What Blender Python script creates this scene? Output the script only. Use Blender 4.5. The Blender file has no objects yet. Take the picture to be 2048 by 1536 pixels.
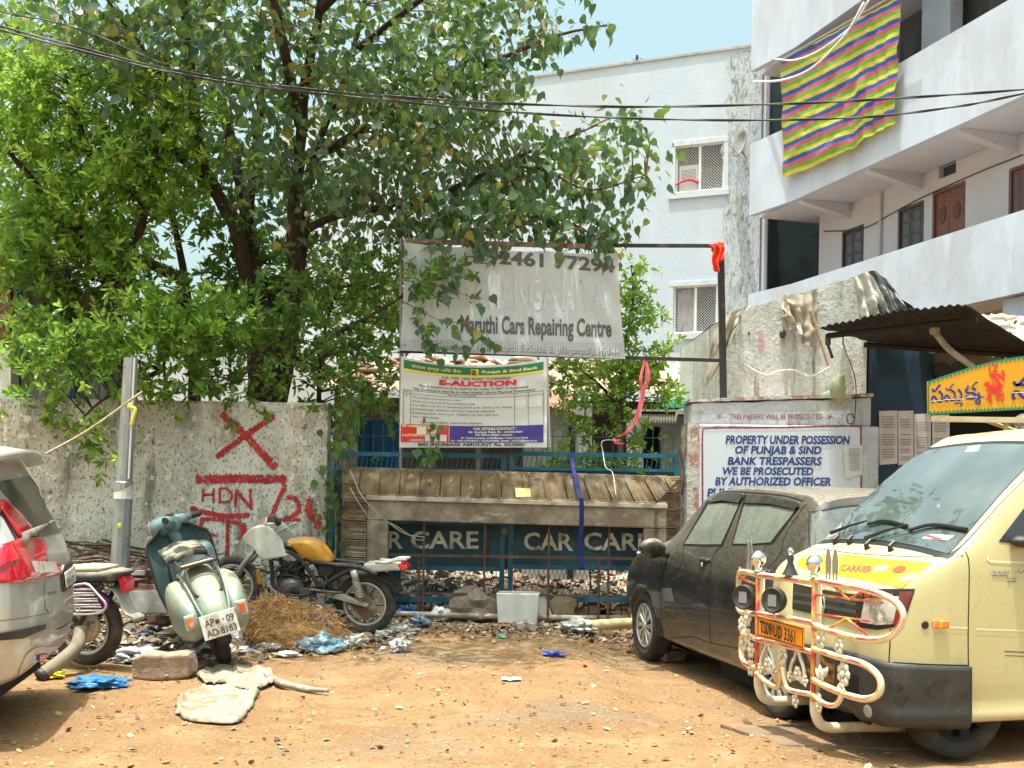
import bpy, bmesh, math, random
import numpy as np
from mathutils import Vector, Matrix, noise
from mathutils.bvhtree import BVHTree
R = math.radians
random.seed(7); RNG = np.random.default_rng(7)
sc = bpy.context.scene; COL = sc.collection
# ------------------------------------------------------------------ camera
F, CAMH, HX, HY, ROLL = 2200.0, 1.5, 1024.0, 960.0, R(0.86)
cr, sr = math.cos(ROLL), math.sin(ROLL)
cam = bpy.data.objects.new('camera', bpy.data.cameras.new('camera')); COL.objects.link(cam)
cam.data.sensor_width = 36; cam.data.lens = F / 2048 * 36; cam.data.shift_y = (HY - 768) / 2048
cam.data.clip_start = .05; cam.data.clip_end = 3000
cam.matrix_world = Matrix(((cr, -sr, 0, 0), (0, 0, -1, 0), (sr, cr, 0, CAMH), (0, 0, 0, 1)))
sc.camera = cam
# ------------------------------------------------------------------ light
TO_SUN = Vector((-.10, -.105, 1)).normalized()
SUN_EL = math.asin(TO_SUN.z); SUN_AZ = math.atan2(TO_SUN.x, TO_SUN.y)
w = bpy.data.worlds.new('World'); sc.world = w; w.use_nodes = True
nt = w.node_tree; sky = nt.nodes.new('ShaderNodeTexSky'); sky.sky_type = 'NISHITA'; sky.sun_disc = False
sky.sun_elevation = SUN_EL; sky.sun_rotation = SUN_AZ; sky.air_density = 1.0; sky.dust_density = 7.0; sky.ozone_density = 1.0
bg = nt.nodes['Background']; tint = nt.nodes.new('ShaderNodeMix'); tint.data_type = 'RGBA'; tint.blend_type = 'MULTIPLY'; tint.inputs[0].default_value = 1; tint.inputs[7].default_value = (1.06, 1.18, .92, 1); nt.links.new(sky.outputs[0], tint.inputs[6]); nt.links.new(tint.outputs[2], bg.inputs[0]); bg.inputs[1].default_value = .15
sun = bpy.data.objects.new('sun', bpy.data.lights.new('sun', 'SUN')); COL.objects.link(sun)
sun.data.energy = 3.3; sun.data.angle = R(.5); sun.data.color = (1, .97, .91)
sun.rotation_euler = TO_SUN.to_track_quat('Z', 'Y').to_euler(); sun.location = (0, 0, 30)
vs = sc.view_settings; vs.view_transform = 'Standard'; vs.look = 'None'; vs.gamma = 1; vs.exposure = 1.12; vs.use_curve_mapping = False

# ------------------------------------------------------------------ helpers
def P(px, py, Y):                       # point at depth Y seen at a pixel of the 2048x1536 frame
    dx, dy = px - HX, py - HY
    u = dx * cr + dy * sr; v = -dx * sr + dy * cr
    return Vector((u / F * Y, Y, CAMH - v / F * Y))
def RAY(px, py): return P(px, py, 1) - Vector((0, 0, CAMH))
def G(px, py, z=0.0):                   # point on the ground seen at a pixel
    d = RAY(px, py); k = (z - CAMH) / d.z
    return Vector((0, 0, CAMH)) + d * k
def PLANE(px, py, o, n):
    d = RAY(px, py); c = Vector((0, 0, CAMH)); k = (o - c).dot(n) / d.dot(n)
    return c + d * k
def sm(a, b, x):
    t = min(1, max(0, (x - a) / (b - a))); return t * t * (3 - 2 * t)
def lerp(a, b, t): return a + (b - a) * t
def V(*a): return Vector(a)
def nz(x, y=0, z=0, s=1.0): return noise.noise(Vector((x * s, y * s, z * s)))
def catmull(pts, n=6, closed=False):
    pts = [Vector(p) for p in pts]; m = len(pts); out = []
    rng = range(m) if closed else range(m - 1)
    for i in rng:
        p1, p2 = pts[i % m], pts[(i + 1) % m]
        p0 = pts[(i - 1) % m] if (closed or i > 0) else p1 * 2 - p2
        p3 = pts[(i + 2) % m] if (closed or i + 2 < m) else p2 * 2 - p1
        for k in range(n):
            t = k / n
            out.append(.5 * ((2 * p1) + (p2 - p0) * t + (2 * p0 - 5 * p1 + 4 * p2 - p3) * t * t + (3 * p1 - p0 - 3 * p2 + p3) * t ** 3))
    if not closed: out.append(pts[-1].copy())
    return out
def resample(pts, n):
    pts = [Vector(p) for p in pts]; L = [0]
    for a, b in zip(pts, pts[1:]): L.append(L[-1] + (b - a).length)
    out = []; j = 0
    for k in range(n):
        s = L[-1] * k / (n - 1)
        while j < len(L) - 2 and L[j + 1] < s: j += 1
        d = L[j + 1] - L[j]; out.append(pts[j].lerp(pts[j + 1], (s - L[j]) / d if d > 1e-9 else 0))
    return out
def rot(ax, ang): return Matrix.Rotation(ang, 3, ax)

class MB:                               # collects shapes, build() links them as ONE mesh object
    def __init__(s): s.v = []; s.f = []
    def add(s, vs, fs):
        n = len(s.v); s.v += [Vector(p) for p in vs]; s.f += [[i + n for i in f] for f in fs]; return s
    def box(s, c, sz, m=None, taper=1.0):
        c = Vector(c); h = Vector(sz) / 2; vs = []
        for z in (-1, 1):
            k = taper if z > 0 else 1
            for x, y in ((-1, -1), (1, -1), (1, 1), (-1, 1)):
                p = Vector((x * h.x * k, y * h.y * k, z * h.z)); vs.append(c + (m @ p if m else p))
        return s.add(vs, [[3, 2, 1, 0], [4, 5, 6, 7], [0, 1, 5, 4], [1, 2, 6, 5], [2, 3, 7, 6], [3, 0, 4, 7]])
    def bb(s, x0, x1, y0, y1, z0, z1): return s.box(((x0 + x1) / 2, (y0 + y1) / 2, (z0 + z1) / 2), (abs(x1 - x0), abs(y1 - y0), abs(z1 - z0)))
    def hexa(s, a, b): return s.add(list(a) + list(b), [[3, 2, 1, 0], [4, 5, 6, 7], [0, 1, 5, 4], [1, 2, 6, 5], [2, 3, 7, 6], [3, 0, 4, 7]])
    def tube(s, pts, r, n=8, closed=False, caps=True):
        pts = [Vector(p) for p in pts]; m = len(pts)
        rs = r if isinstance(r, (list, tuple)) else [r] * m
        if len(rs) != m: rs = [lerp(rs[0], rs[-1], i / (m - 1)) for i in range(m)]
        T = []
        for i in range(m):
            a = pts[(i - 1) % m] if (closed or i > 0) else pts[i]; b = pts[(i + 1) % m] if (closed or i < m - 1) else pts[i]
            d = b - a; T.append(d.normalized() if d.length > 1e-9 else Vector((0, 0, 1)))
        u = T[0].orthogonal().normalized(); vs = []
        for i in range(m):
            u = u - T[i] * u.dot(T[i])
            u = u.normalized() if u.length > 1e-6 else T[i].orthogonal().normalized()
            q = T[i].cross(u)
            for k in range(n):
                a = 2 * math.pi * k / n; vs.append(pts[i] + (u * math.cos(a) + q * math.sin(a)) * rs[i])
        fs = []
        for i in range(m if closed else m - 1):
            j = (i + 1) % m
            for k in range(n): fs.append([i * n + k, i * n + (k + 1) % n, j * n + (k + 1) % n, j * n + k])
        if caps and not closed: fs += [list(range(n))[::-1], [(m - 1) * n + k for k in range(n)]]
        return s.add(vs, fs)
    def lathe(s, prof, o, ax, n=24, closed=False):   # prof: (radius, along axis)
        o = Vector(o); ax = Vector(ax).normalized(); u = ax.orthogonal().normalized(); q = ax.cross(u); vs = []; fs = []
        for r, h in prof:
            for k in range(n):
                a = 2 * math.pi * k / n; vs.append(o + ax * h + (u * math.cos(a) + q * math.sin(a)) * r)
        m = len(prof)
        for i in range(m if closed else m - 1):
            j = (i + 1) % m
            for k in range(n): fs.append([i * n + k, i * n + (k + 1) % n, j * n + (k + 1) % n, j * n + k])
        return s.add(vs, fs)
    def grid(s, rows, closeu=False):
        n = len(rows[0]); vs = [p for r in rows for p in r]; fs = []
        for i in range(len(rows) - 1):
            for k in range(n if closeu else n - 1):
                fs.append([i * n + k, i * n + (k + 1) % n, (i + 1) * n + (k + 1) % n, (i + 1) * n + k])
        return s.add(vs, fs)
    def loft(s, rings):
        s.grid(rings, True); n = len(rings[0]); b = len(s.v) - n * len(rings); m = len(rings)
        s.f += [[b + k for k in range(n)][::-1], [b + (m - 1) * n + k for k in range(n)]]; return s
    def poly(s, pts): return s.add(pts, [list(range(len(pts)))])
    def prism(s, pts, d):
        n = len(pts); d = Vector(d); pts = [Vector(p) for p in pts]
        return s.add(pts + [p + d for p in pts], [list(range(n))[::-1], list(range(n, 2 * n))] + [[i, (i + 1) % n, n + (i + 1) % n, n + i] for i in range(n)])
    def blob(s, c, rad, amp=.25, sub=2, sd=0.0, fr=1.6, m=None, flat=None):
        bm = bmesh.new(); bmesh.ops.create_icosphere(bm, subdivisions=sub, radius=1); vs = []
        c = Vector(c)
        for v in bm.verts:
            p = v.co.copy(); k = 1 + amp * nz(p.x + sd, p.y + sd * 1.7, p.z - sd, fr) * 1.6 + (amp * .9 * (.25 - abs(nz(p.x - sd, p.y + sd, p.z, fr * 1.9))) + amp * .4 * nz(p.z, p.x + sd, p.y, fr * 4) if sub > 3 else 0)
            q = Vector((p.x * rad[0], p.y * rad[1], p.z * rad[2])) * k
            if flat is not None: q.z = max(q.z, flat)
            vs.append(c + (m @ q if m else q))
        fs = [[v.index for v in f.verts] for f in bm.faces]; bm.free(); return s.add(vs, fs)
    def build(s, name, mat, parent=None, w=False, loc=None, smooth=False, bevel=0, sub=0, solid=0, label=None, fixn=False, at_=None):
        off = Vector((0, 0, 0))
        if loc is not None: off = Vector(loc)
        elif w and parent is not None: off = wloc(parent)
        me = bpy.data.meshes.new(name); me.from_pydata([p - off for p in s.v], [], s.f)
        if fixn:
            bm = bmesh.new(); bm.from_mesh(me); bmesh.ops.recalc_face_normals(bm, faces=bm.faces); bm.to_mesh(me); bm.free()
        me.materials.append(mat)
        if smooth: me.polygons.foreach_set('use_smooth', [True] * len(me.polygons))
        me.update(); o = bpy.data.objects.new(name, me); COL.objects.link(o)
        if parent is not None: o.parent = parent
        if loc is not None: o.location = off
        if at_ is not None: o.location = at_
        if solid:
            q = o.modifiers.new('s', 'SOLIDIFY'); q.thickness = solid; q.offset = 0
        if bevel:
            q = o.modifiers.new('b', 'BEVEL'); q.width = bevel; q.segments = 2; q.limit_method = 'ANGLE'; q.angle_limit = R(40)
        if sub:
            q = o.modifiers.new('u', 'SUBSURF'); q.levels = sub; q.render_levels = sub
        if smooth == 'auto':
            try: me.shade_auto_smooth = True
            except Exception: pass
        if label: o['label'] = label
        return o
def wloc(o):
    l = Vector((0, 0, 0))
    while o is not None: l += o.location; o = o.parent
    return l
def tag(o, label, cat, group=None, kind=None):
    if label: o['label'] = label
    if cat: o['category'] = cat
    if group: o['group'] = group
    if kind: o['kind'] = kind
    return o
def thing(name, label, cat, loc=(0, 0, 0), rotz=0, group=None):
    o = bpy.data.objects.new(name, None); COL.objects.link(o); o.location = loc; o.rotation_euler = (0, 0, rotz); o.empty_display_size = .2
    return tag(o, label, cat, group)
def copy_tree(o, parent=None):
    c = o.copy(); COL.objects.link(c); c.parent = parent
    for ch in list(o.children): copy_tree(ch, c)
    return c
# ------------------------------------------------------------------ materials
MATS = {}
def M(name, col, layers=(), rough=.7, metal=0, bump=0, bscale=60, coat=0, spec=None, island=None, trans=0, dust=None, alpha=None, bstretch=None):
    """principled; layers = (colour, scale, stretch(xyz), lo, hi[, strength]) mixed in by noise in object space"""
    if name in MATS: return MATS[name]
    m = bpy.data.materials.new(name); m.use_nodes = True; t = m.node_tree; N = t.nodes; L = t.links
    b = N['Principled BSDF']; b.inputs['Roughness'].default_value = rough; b.inputs['Metallic'].default_value = metal
    if coat: b.inputs['Coat Weight'].default_value = coat
    if spec is not None: b.inputs['Specular IOR Level'].default_value = spec
    tc = N.new('ShaderNodeTexCoord'); cur = None
    def noisetex(scale, stretch, seed, det=8):
        mp = N.new('ShaderNodeMapping'); mp.inputs['Scale'].default_value = stretch; mp.inputs['Location'].default_value = (seed * 3.1, seed * 1.7, seed)
        L.new(tc.outputs['Object'], mp.inputs[0]); n = N.new('ShaderNodeTexNoise'); n.inputs['Scale'].default_value = scale
        n.inputs['Detail'].default_value = det; n.inputs['Roughness'].default_value = .62; L.new(mp.outputs[0], n.inputs['Vector']); return n
    if island:
        if trans: island = [tuple(min(.9, v * 1.3) for v in c_) for c_ in island]
        g = N.new('ShaderNodeNewGeometry'); r = N.new('ShaderNodeValToRGB'); e = r.color_ramp.elements
        while len(e) < len(island): e.new(.5)
        for i, c in enumerate(island): e[i].position = i / len(island) if len(island) > 3 else i / (len(island) - 1); e[i].color = (*c, 1)
        if len(island) > 3: r.color_ramp.interpolation = 'CONSTANT'
        L.new(g.outputs['Random Per Island'], r.inputs[0]); cur = r.outputs[0]
    else:
        rgb = N.new('ShaderNodeRGB'); rgb.outputs[0].default_value = (*col, 1); cur = rgb.outputs[0]
    for i, ly in enumerate(layers):
        c, scale, st, lo, hi = ly[:5]; k = ly[5] if len(ly) > 5 else 1
        n = noisetex(scale, st, i * 2.3 + len(name) * .37); mr = N.new('ShaderNodeMapRange'); mr.inputs[1].default_value = lo; mr.inputs[2].default_value = hi; mr.inputs[4].default_value = k
        L.new(n.outputs[0], mr.inputs[0]); mx = N.new('ShaderNodeMix'); mx.data_type = 'RGBA'
        L.new(mr.outputs[0], mx.inputs[0]); L.new(cur, mx.inputs[6]); mx.inputs[7].default_value = (*c, 1); cur = mx.outputs[2]
    if dust:                            # dust settled on upward faces, plus speckle
        g = N.new('ShaderNodeNewGeometry'); sx = N.new('ShaderNodeSeparateXYZ'); L.new(g.outputs['Normal'], sx.inputs[0])
        mr = N.new('ShaderNodeMapRange'); mr.inputs[1].default_value = dust[1]; mr.inputs[2].default_value = dust[2]; mr.inputs[4].default_value = dust[3]; L.new(sx.outputs[2], mr.inputs[0])
        n = noisetex(34, (1, 1, 1), 5, 4); md = N.new('ShaderNodeMapRange'); md.inputs[1].default_value = .35; md.inputs[2].default_value = .7; md.inputs[3].default_value = .45; md.inputs[4].default_value = 1.15; L.new(n.outputs[0], md.inputs[0])
        mm = N.new('ShaderNodeMath'); mm.operation = 'MULTIPLY'; mm.use_clamp = True; L.new(mr.outputs[0], mm.inputs[0]); L.new(md.outputs[0], mm.inputs[1])
        mx = N.new('ShaderNodeMix'); mx.data_type = 'RGBA'; L.new(mm.outputs[0], mx.inputs[0]); L.new(cur, mx.inputs[6]); mx.inputs[7].default_value = (*dust[0], 1); cur = mx.outputs[2]
        rr = N.new('ShaderNodeMapRange'); rr.inputs[3].default_value = rough; rr.inputs[4].default_value = .85; L.new(mm.outputs[0], rr.inputs[0]); L.new(rr.outputs[0], b.inputs['Roughness'])
    L.new(cur, b.inputs['Base Color'])
    if bump:
        n = noisetex(bscale, bstretch or (1, 1, 1), 9); bu = N.new('ShaderNodeBump'); bu.inputs['Strength'].default_value = min(1, bump); bu.inputs['Distance'].default_value = .02 * max(1, bump)
        L.new(n.outputs[0], bu.inputs['Height']); L.new(bu.outputs[0], b.inputs['Normal'])
    out = N['Material Output']; sh = b.outputs[0]
    if trans:
        tr = N.new('ShaderNodeBsdfTranslucent'); mc = N.new('ShaderNodeMix'); mc.data_type = 'RGBA'; mc.inputs[0].default_value = .6
        mc.inputs[7].default_value = (.40, .62, .09, 1) if trans < 2 else (.9, .9, .88, 1); L.new(cur, mc.inputs[6]); L.new(mc.outputs[2], tr.inputs[0])
        ms = N.new('ShaderNodeMixShader'); ms.inputs[0].default_value = trans % 2 if trans < 2 else trans - 2; L.new(sh, ms.inputs[1]); L.new(tr.outputs[0], ms.inputs[2]); sh = ms.outputs[0]
    if alpha:                           # worn-through paint / perforation by noise
        n = noisetex(alpha[0], alpha[3] if len(alpha) > 3 else (1, 1, 1), 4); mr = N.new('ShaderNodeMapRange'); mr.inputs[1].default_value = alpha[1]; mr.inputs[2].default_value = alpha[2]
        L.new(n.outputs[0], mr.inputs[0]); tp = N.new('ShaderNodeBsdfTransparent'); ms = N.new('ShaderNodeMixShader'); L.new(mr.outputs[0], ms.inputs[0]); L.new(tp.outputs[0], ms.inputs[1]); L.new(sh, ms.inputs[2]); sh = ms.outputs[0]
    if sh != b.outputs[0]: L.new(sh, out.inputs[0])
    MATS[name] = m; return m
def clear_glass(name, tint=(.8, .9, .88), a=.5, rough=.03):
    m = bpy.data.materials.new(name); m.use_nodes = True; t = m.node_tree; b = t.nodes['Principled BSDF']; b.inputs['Base Color'].default_value = (*tint, 1); b.inputs['Roughness'].default_value = rough
    tp = t.nodes.new('ShaderNodeBsdfTransparent'); tp.inputs[0].default_value = (*tint, 1); ms = t.nodes.new('ShaderNodeMixShader'); ms.inputs[0].default_value = a
    t.links.new(tp.outputs[0], ms.inputs[1]); t.links.new(b.outputs[0], ms.inputs[2]); t.links.new(ms.outputs[0], t.nodes['Material Output'].inputs[0]); return m
X1 = (1, 1, 1)
# ------------------------------------------------------------------ lettering
_TXT = {}
def text_geo(s, bold=0.0, shear=0.0, space=1.0):
    k = (s, bold, shear, space)
    if k in _TXT: return _TXT[k]
    cu = bpy.data.curves.new('lettering', 'FONT'); cu.body = s; cu.size = 1; cu.offset = bold; cu.shear = shear; cu.space_character = space
    cu.resolution_u = 3; cu.fill_mode = 'FRONT'
    o = bpy.data.objects.new('lettering', cu); COL.objects.link(o); dg = bpy.context.evaluated_depsgraph_get()
    me = bpy.data.meshes.new_from_object(o.evaluated_get(dg)); vs = [(v.co.x, v.co.y) for v in me.vertices]; fs = [list(p.vertices) for p in me.polygons]
    bpy.data.objects.remove(o); bpy.data.curves.remove(cu); bpy.data.meshes.remove(me); _TXT[k] = (vs, fs); return _TXT[k]
CAP = None
def put_text(mb, s, o, ex, ey, h, w=None, align='l', bold=.0, shear=0.0, space=1.0, surf=None, wob=0):
    """text with cap height h at o (left/centre/right of the baseline) along ex, up ey; w fixes the width"""
    global CAP
    if CAP is None: CAP = max(v[1] for v in text_geo('H')[0])
    vs, fs = text_geo(s, bold, shear, space)
    if not vs: return
    x0 = min(v[0] for v in vs); x1 = max(v[0] for v in vs); ky = h / CAP; kx = w / (x1 - x0) if w else ky
    W = (x1 - x0) * kx; sh = {'l': 0, 'c': -W / 2, 'r': -W}[align]; out = []
    for x, y in vs:
        a, b_ = (x - x0) * kx + sh, y * ky
        if wob: b_ += wob * nz(a * 9 / h * .05, 3.3) * h; a += wob * nz(b_ * 6 / h * .1, a * 2) * h * .5
        out.append(surf(a, b_) if surf else Vector(o) + Vector(ex) * a + Vector(ey) * b_)
    mb.add(out, fs)
_BR = [0]
def brush(mb, pts, wd, fn, step=.02, jit=.28, sd=0.0):   # ragged brush stroke; pts in plane units; fn maps (x,y) to 3D
    p2 = [Vector((p[0], p[1], 0)) for p in pts]; L = sum((b - a).length for a, b in zip(p2, p2[1:])); n = max(3, int(L / step)); q = resample(p2, n); Lf = []; Rt = []; _BR[0] += 1; o0 = (_BR[0] % 6) * .0006
    for i, p in enumerate(q):
        d = (q[min(n - 1, i + 1)] - q[max(0, i - 1)]).normalized(); nn = Vector((-d.y, d.x, 0)); e = min(1, .45 + min(i, n - 1 - i) / 2.2)
        a = wd / 2 * e * (1 + jit * nz(i * .9, sd + 1.3)); b = wd / 2 * e * (1 + jit * nz(i * .9, sd + 7.7)); a *= 1 + .35 * jit * random.uniform(-1, 1); b *= 1 + .35 * jit * random.uniform(-1, 1)
        dd = V(0, -o0 - i * .0000022, 0); Lf.append(fn(*(p + nn * a)[:2]) + dd); Rt.append(fn(*(p - nn * b)[:2]) + dd)
    mb.grid([Lf, Rt])
# ------------------------------------------------------------------ cloth and leaves
def coons(top, bot, nu, nv, fn=None):
    a = resample(top, nu); b = resample(bot, nu); rows = []
    for j in range(nv):
        t = j / (nv - 1); rows.append([(a[i].lerp(b[i], t) + (fn(i / (nu - 1), t) if fn else Vector((0, 0, 0)))) for i in range(nu)])
    return rows
HEART = (np.array([(0, 0, 0), (.25, 0, -.05), (.55, 0, -.05), (1.2, 0, .06), (-.07, .2, .03), (.17, .42, .05), (.5, .33, .04), (.8, .08, .0), (-.07, -.2, .03), (.17, -.42, .05), (.5, -.33, .04), (.8, -.08, .0)]),
         [(0, 1, 5, 4), (1, 2, 6, 5), (2, 3, 7, 6), (1, 0, 8, 9), (2, 1, 9, 10), (3, 2, 10, 11)])
LANCE = (np.array([(0, 0, 0), (.35, .19, .03), (.7, .16, .0), (1, 0, -.1), (.7, -.16, .0), (.35, -.19, .03), (.5, 0, -.04)]), [(0, 6, 2, 1), (6, 3, 2), (0, 5, 4, 6), (6, 4, 3)])
def leaves(name, mat, parent, C, D, Nn, S, tmpl=HEART):
    C = np.asarray(C, float) - np.array(wloc(parent)); D = np.asarray(D, float); Nn = np.asarray(Nn, float); S = np.asarray(S, float)
    D /= np.linalg.norm(D, axis=1)[:, None] + 1e-9; Nn -= D * (Nn * D).sum(1)[:, None]; Nn /= np.linalg.norm(Nn, axis=1)[:, None] + 1e-9; B = np.cross(Nn, D)
    T, fs = tmpl; k = len(T)
    v = C[:, None, :] + S[:, None, None] * (T[None, :, 0, None] * D[:, None, :] + T[None, :, 1, None] * B[:, None, :] + T[None, :, 2, None] * Nn[:, None, :])
    n = len(C); me = bpy.data.meshes.new(name); me.vertices.add(n * k); me.vertices.foreach_set('co', v.reshape(-1))
    li = np.concatenate([np.array(f) for f in fs]); lt = np.array([len(f) for f in fs]); nl = len(li)
    me.loops.add(n * nl); me.loops.foreach_set('vertex_index', (li[None, :] + (np.arange(n) * k)[:, None]).reshape(-1))
    me.polygons.add(n * len(fs)); ls = np.concatenate([[0], np.cumsum(lt)[:-1]])
    me.polygons.foreach_set('loop_start', (ls[None, :] + (np.arange(n) * nl)[:, None]).reshape(-1))
    me.polygons.foreach_set('use_smooth', np.ones(n * len(fs), bool))
    me.materials.append(mat); me.update(calc_edges=True); me.validate(); o = bpy.data.objects.new(name, me); COL.objects.link(o); o.parent = parent; return o
def clumps(zones, per=22, spread=.22):
    """zones: (px,py,rx,ry,Y0,Y1,n) -> leaf positions and clump centres"""
    C = []; K = []
    for (px, py, rx, ry, Y0, Y1, n) in zones:
        for _ in range(max(1, int(n / per))):
            while True:
                a, b = RNG.uniform(-1, 1, 2)
                if a * a + b * b < 1: break
            c = np.array(P(px + a * rx, py + b * ry, RNG.uniform(Y0, Y1))); K.append(c)
            m = int(per * RNG.uniform(.6, 1.4)); C.append(c + RNG.normal(0, spread, (m, 3)) * np.array([1, 1, .75]))
    return np.concatenate(C), np.array(K)
def peepal(name, mat, parent, zones, size=(.045, .165), per=22, spread=.24):
    C, K = clumps(zones, per, spread); n = len(C)
    D = np.stack([RNG.normal(0, .62, n), RNG.normal(0, .62, n), -np.ones(n) + np.abs(RNG.normal(0, .35, n))], 1); Nn = RNG.normal(0, 1, (n, 3)) + np.array([0, -.25, .35])
    leaves(name, mat, parent, C, D, Nn, size[0] + (size[1] - size[0]) * RNG.beta(1.6, 1.8, n), HEART); return K
def sprays(name, mat, parent, zones, ln=(.08, .13), k=9, per=7, spread=.2):
    C, K = clumps(zones, per, spread); n = len(C); out = RNG.normal(0, .7, (n, 3)) + np.array([0, -.35, .35]); out /= np.linalg.norm(out, axis=1)[:, None]
    ref = RNG.normal(0, 1, (n, 3)); u = np.cross(out, ref); u /= np.linalg.norm(u, axis=1)[:, None]; q = np.cross(out, u); CC = []; DD = []; NN = []; SS = []
    for j in range(k):
        a = 2.4 * j; f = (.25 + .75 * (j + 1) / k); d = out * (1.25 - f) + (u * math.cos(a) + q * math.sin(a)) * f + np.array([0, 0, -.12])
        CC.append(C + out * (.10 * (1 - j / k))[..., None] if False else C + out * (.1 * (1 - j / k))); DD.append(d); NN.append(out + RNG.normal(0, .25, (n, 3))); SS.append(RNG.uniform(ln[0], ln[1], n))
    leaves(name, mat, parent, np.concatenate(CC), np.concatenate(DD), np.concatenate(NN), np.concatenate(SS), LANCE); return K
def twigs(mb, K, stems, r=.006, frac=1.0):
    S = np.array([p for st in stems for p in st])
    for c in K:
        if random.random() > frac: continue
        d = ((S - c) ** 2).sum(1) + 4.0 * np.maximum(0, S[:, 2] - c[2] + .1) ** 2; p = Vector(S[d.argmin()]); c = Vector(c); L = (c - p).length
        if L > 2.6: p = c + (p - c) * (1.2 / L); L = 1.2
        m = p.lerp(c, .5) + Vector((random.uniform(-.1, .1), random.uniform(-.1, .1), .12)) * L
        mb.tube([p, p.lerp(m, .6), m, m.lerp(c, .6), c], [r * 2.4, r * 2, r * 1.6, r * 1.2, r * .6], 5, caps=False)
# ================================================================== GROUND
DIRT = M('orange dirt', (.285, .172, .088), [((.235, .138, .070), 1.1, X1, .42, .60, .85), ((.36, .228, .125), 2.7, X1, .5, .64, .8), ((.15, .10, .065), .8, (1, .5, 1), .56, .66, .5), ((.17, .11, .065), 9, X1, .56, .66, .6), ((.21, .16, .115), .5, X1, .52, .62, .7), ((.30, .17, .085), .9, (.25, 2.2, 1), .50, .60, .6), ((.50, .36, .23), 34, X1, .58, .66, .6), ((.11, .07, .042), 46, X1, .58, .66, .75), ((.52, .40, .28), 80, X1, .6, .66, .5)], rough=.95, bump=1.4, bscale=38, spec=.15)
def gh(x, y):
    h = .5 * sm(10.1, 12, y) * sm(-2.0, -3.7, x) + .10 * sm(10.6, 11.6, y) * sm(-.9, -2, x)
    h += .018 * nz(x, y, 0, 1.3) + .010 * nz(x, y, 3, 5) + .05 * sm(12.3, 14, y)
    h += .05 * sm(9.9, 10.9, y) * sm(0, -1.6, x) * abs(nz(x, y, 7, 3.2))
    h += .016 * sm(.0, .6, nz(x, y * .6, 5, 1.6)) + .012 * nz(x, y, 9, 3.1)
    for k in (6.35, 7.55): h -= .022 * math.exp(-((y - k - .12 * x - .1 * math.sin(x * .9)) / .10) ** 2) * (.6 + .8 * nz(x, k, 0, 1.5))
    h -= .11 * sm(6.5, 7.7, y) * sm(.5, 1.15, x) * (1 - sm(11.2, 11.8, y))
    return h - .01
def axis_pts(a, b, d, far): 
    o = list(np.arange(a, b + d / 2, d)); return [-far, -far / 3, a - 14, a - 5, a - 2, a - .7] + o + [b + .7, b + 2, b + 5, b + 14, far / 3, far]
xs = axis_pts(-5.2, 4.6, .07, 500); ys = axis_pts(5.2, 15.5, .07, 500)
g = MB(); g.grid([[Vector((x, y, gh(x, y))) for x in xs] for y in ys]); tag(g.build('ground', DIRT, smooth=True), None, None, kind='structure')

# ================================================================== walls and the lot's left boundary
WHITE_OLD = M('stained plaster', (.54, .51, .45), [((.72, .70, .64), 1.1, X1, .46, .56, .9), ((.17, .155, .135), .75, (1, 1, .45), .52, .62, .85), ((.12, .115, .10), 3.2, (1.7, 1.7, .34), .545, .66, .75), ((.40, .31, .21), 2.1, X1, .56, .64, .6), ((.08, .075, .07), 11, (1, 1, .5), .63, .66, .8), ((.78, .75, .69), 9, X1, .57, .60, .8), ((.09, .085, .08), 34, (1, 1, .7), .56, .60, .8)], rough=.95, bump=1, bscale=22)
RED_PAINT = M('red paint', (.50, .022, .022), [((.33, .012, .014), 5, X1, .45, .6), ((.62, .045, .04), 16, X1, .55, .65, .6)], rough=.7, alpha=(40, .36, .46))
t = thing('boundary_wall', 'stained concrete boundary wall with a red painted cross and lettering', 'wall', (-3.5, 12.1, 0))
xl, xr = -14.0, P(654, 950, 12).x; zt0, zt1 = P(0, 795, 12).z, P(654, 806, 12).z
b = MB(); n = 60; fr = [[], [], [], []]
for i in range(n + 1):
    x = lerp(xl, xr, i / n); z = lerp(zt0, zt1, (x - P(0, 795, 12).x) / (xr - P(0, 795, 12).x)) + .012 * nz(x, 0, 0, 3)
    for k, p in enumerate(((x, 12, -.3), (x, 12, z), (x, 12.23, z), (x, 12.23, -.3))): fr[k].append(Vector(p))
b.loft([[fr[k][i] for k in range(4)] for i in range(n + 1)]); b.build('wall', WHITE_OLD, t, w=True, bevel=.012)
def zz(x, y): return (380 + .20833 * x, 800 + .20833 * y)
WP = lambda x, y: P(*zz(x, y), 11.994)
b = MB()
for i, (pts, wd) in enumerate([([(300, 130), (420, 245), (530, 340), (680, 500), (825, 655)], 62), ([(810, 150), (680, 240), (560, 320), (400, 440), (250, 550)], 50)]): brush(b, catmull([(*p, 0) for p in pts], 8), wd * 1.12, WP, 7, .5, i)
b.build('painted_cross', RED_PAINT, t, w=True)
b = MB()
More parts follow.
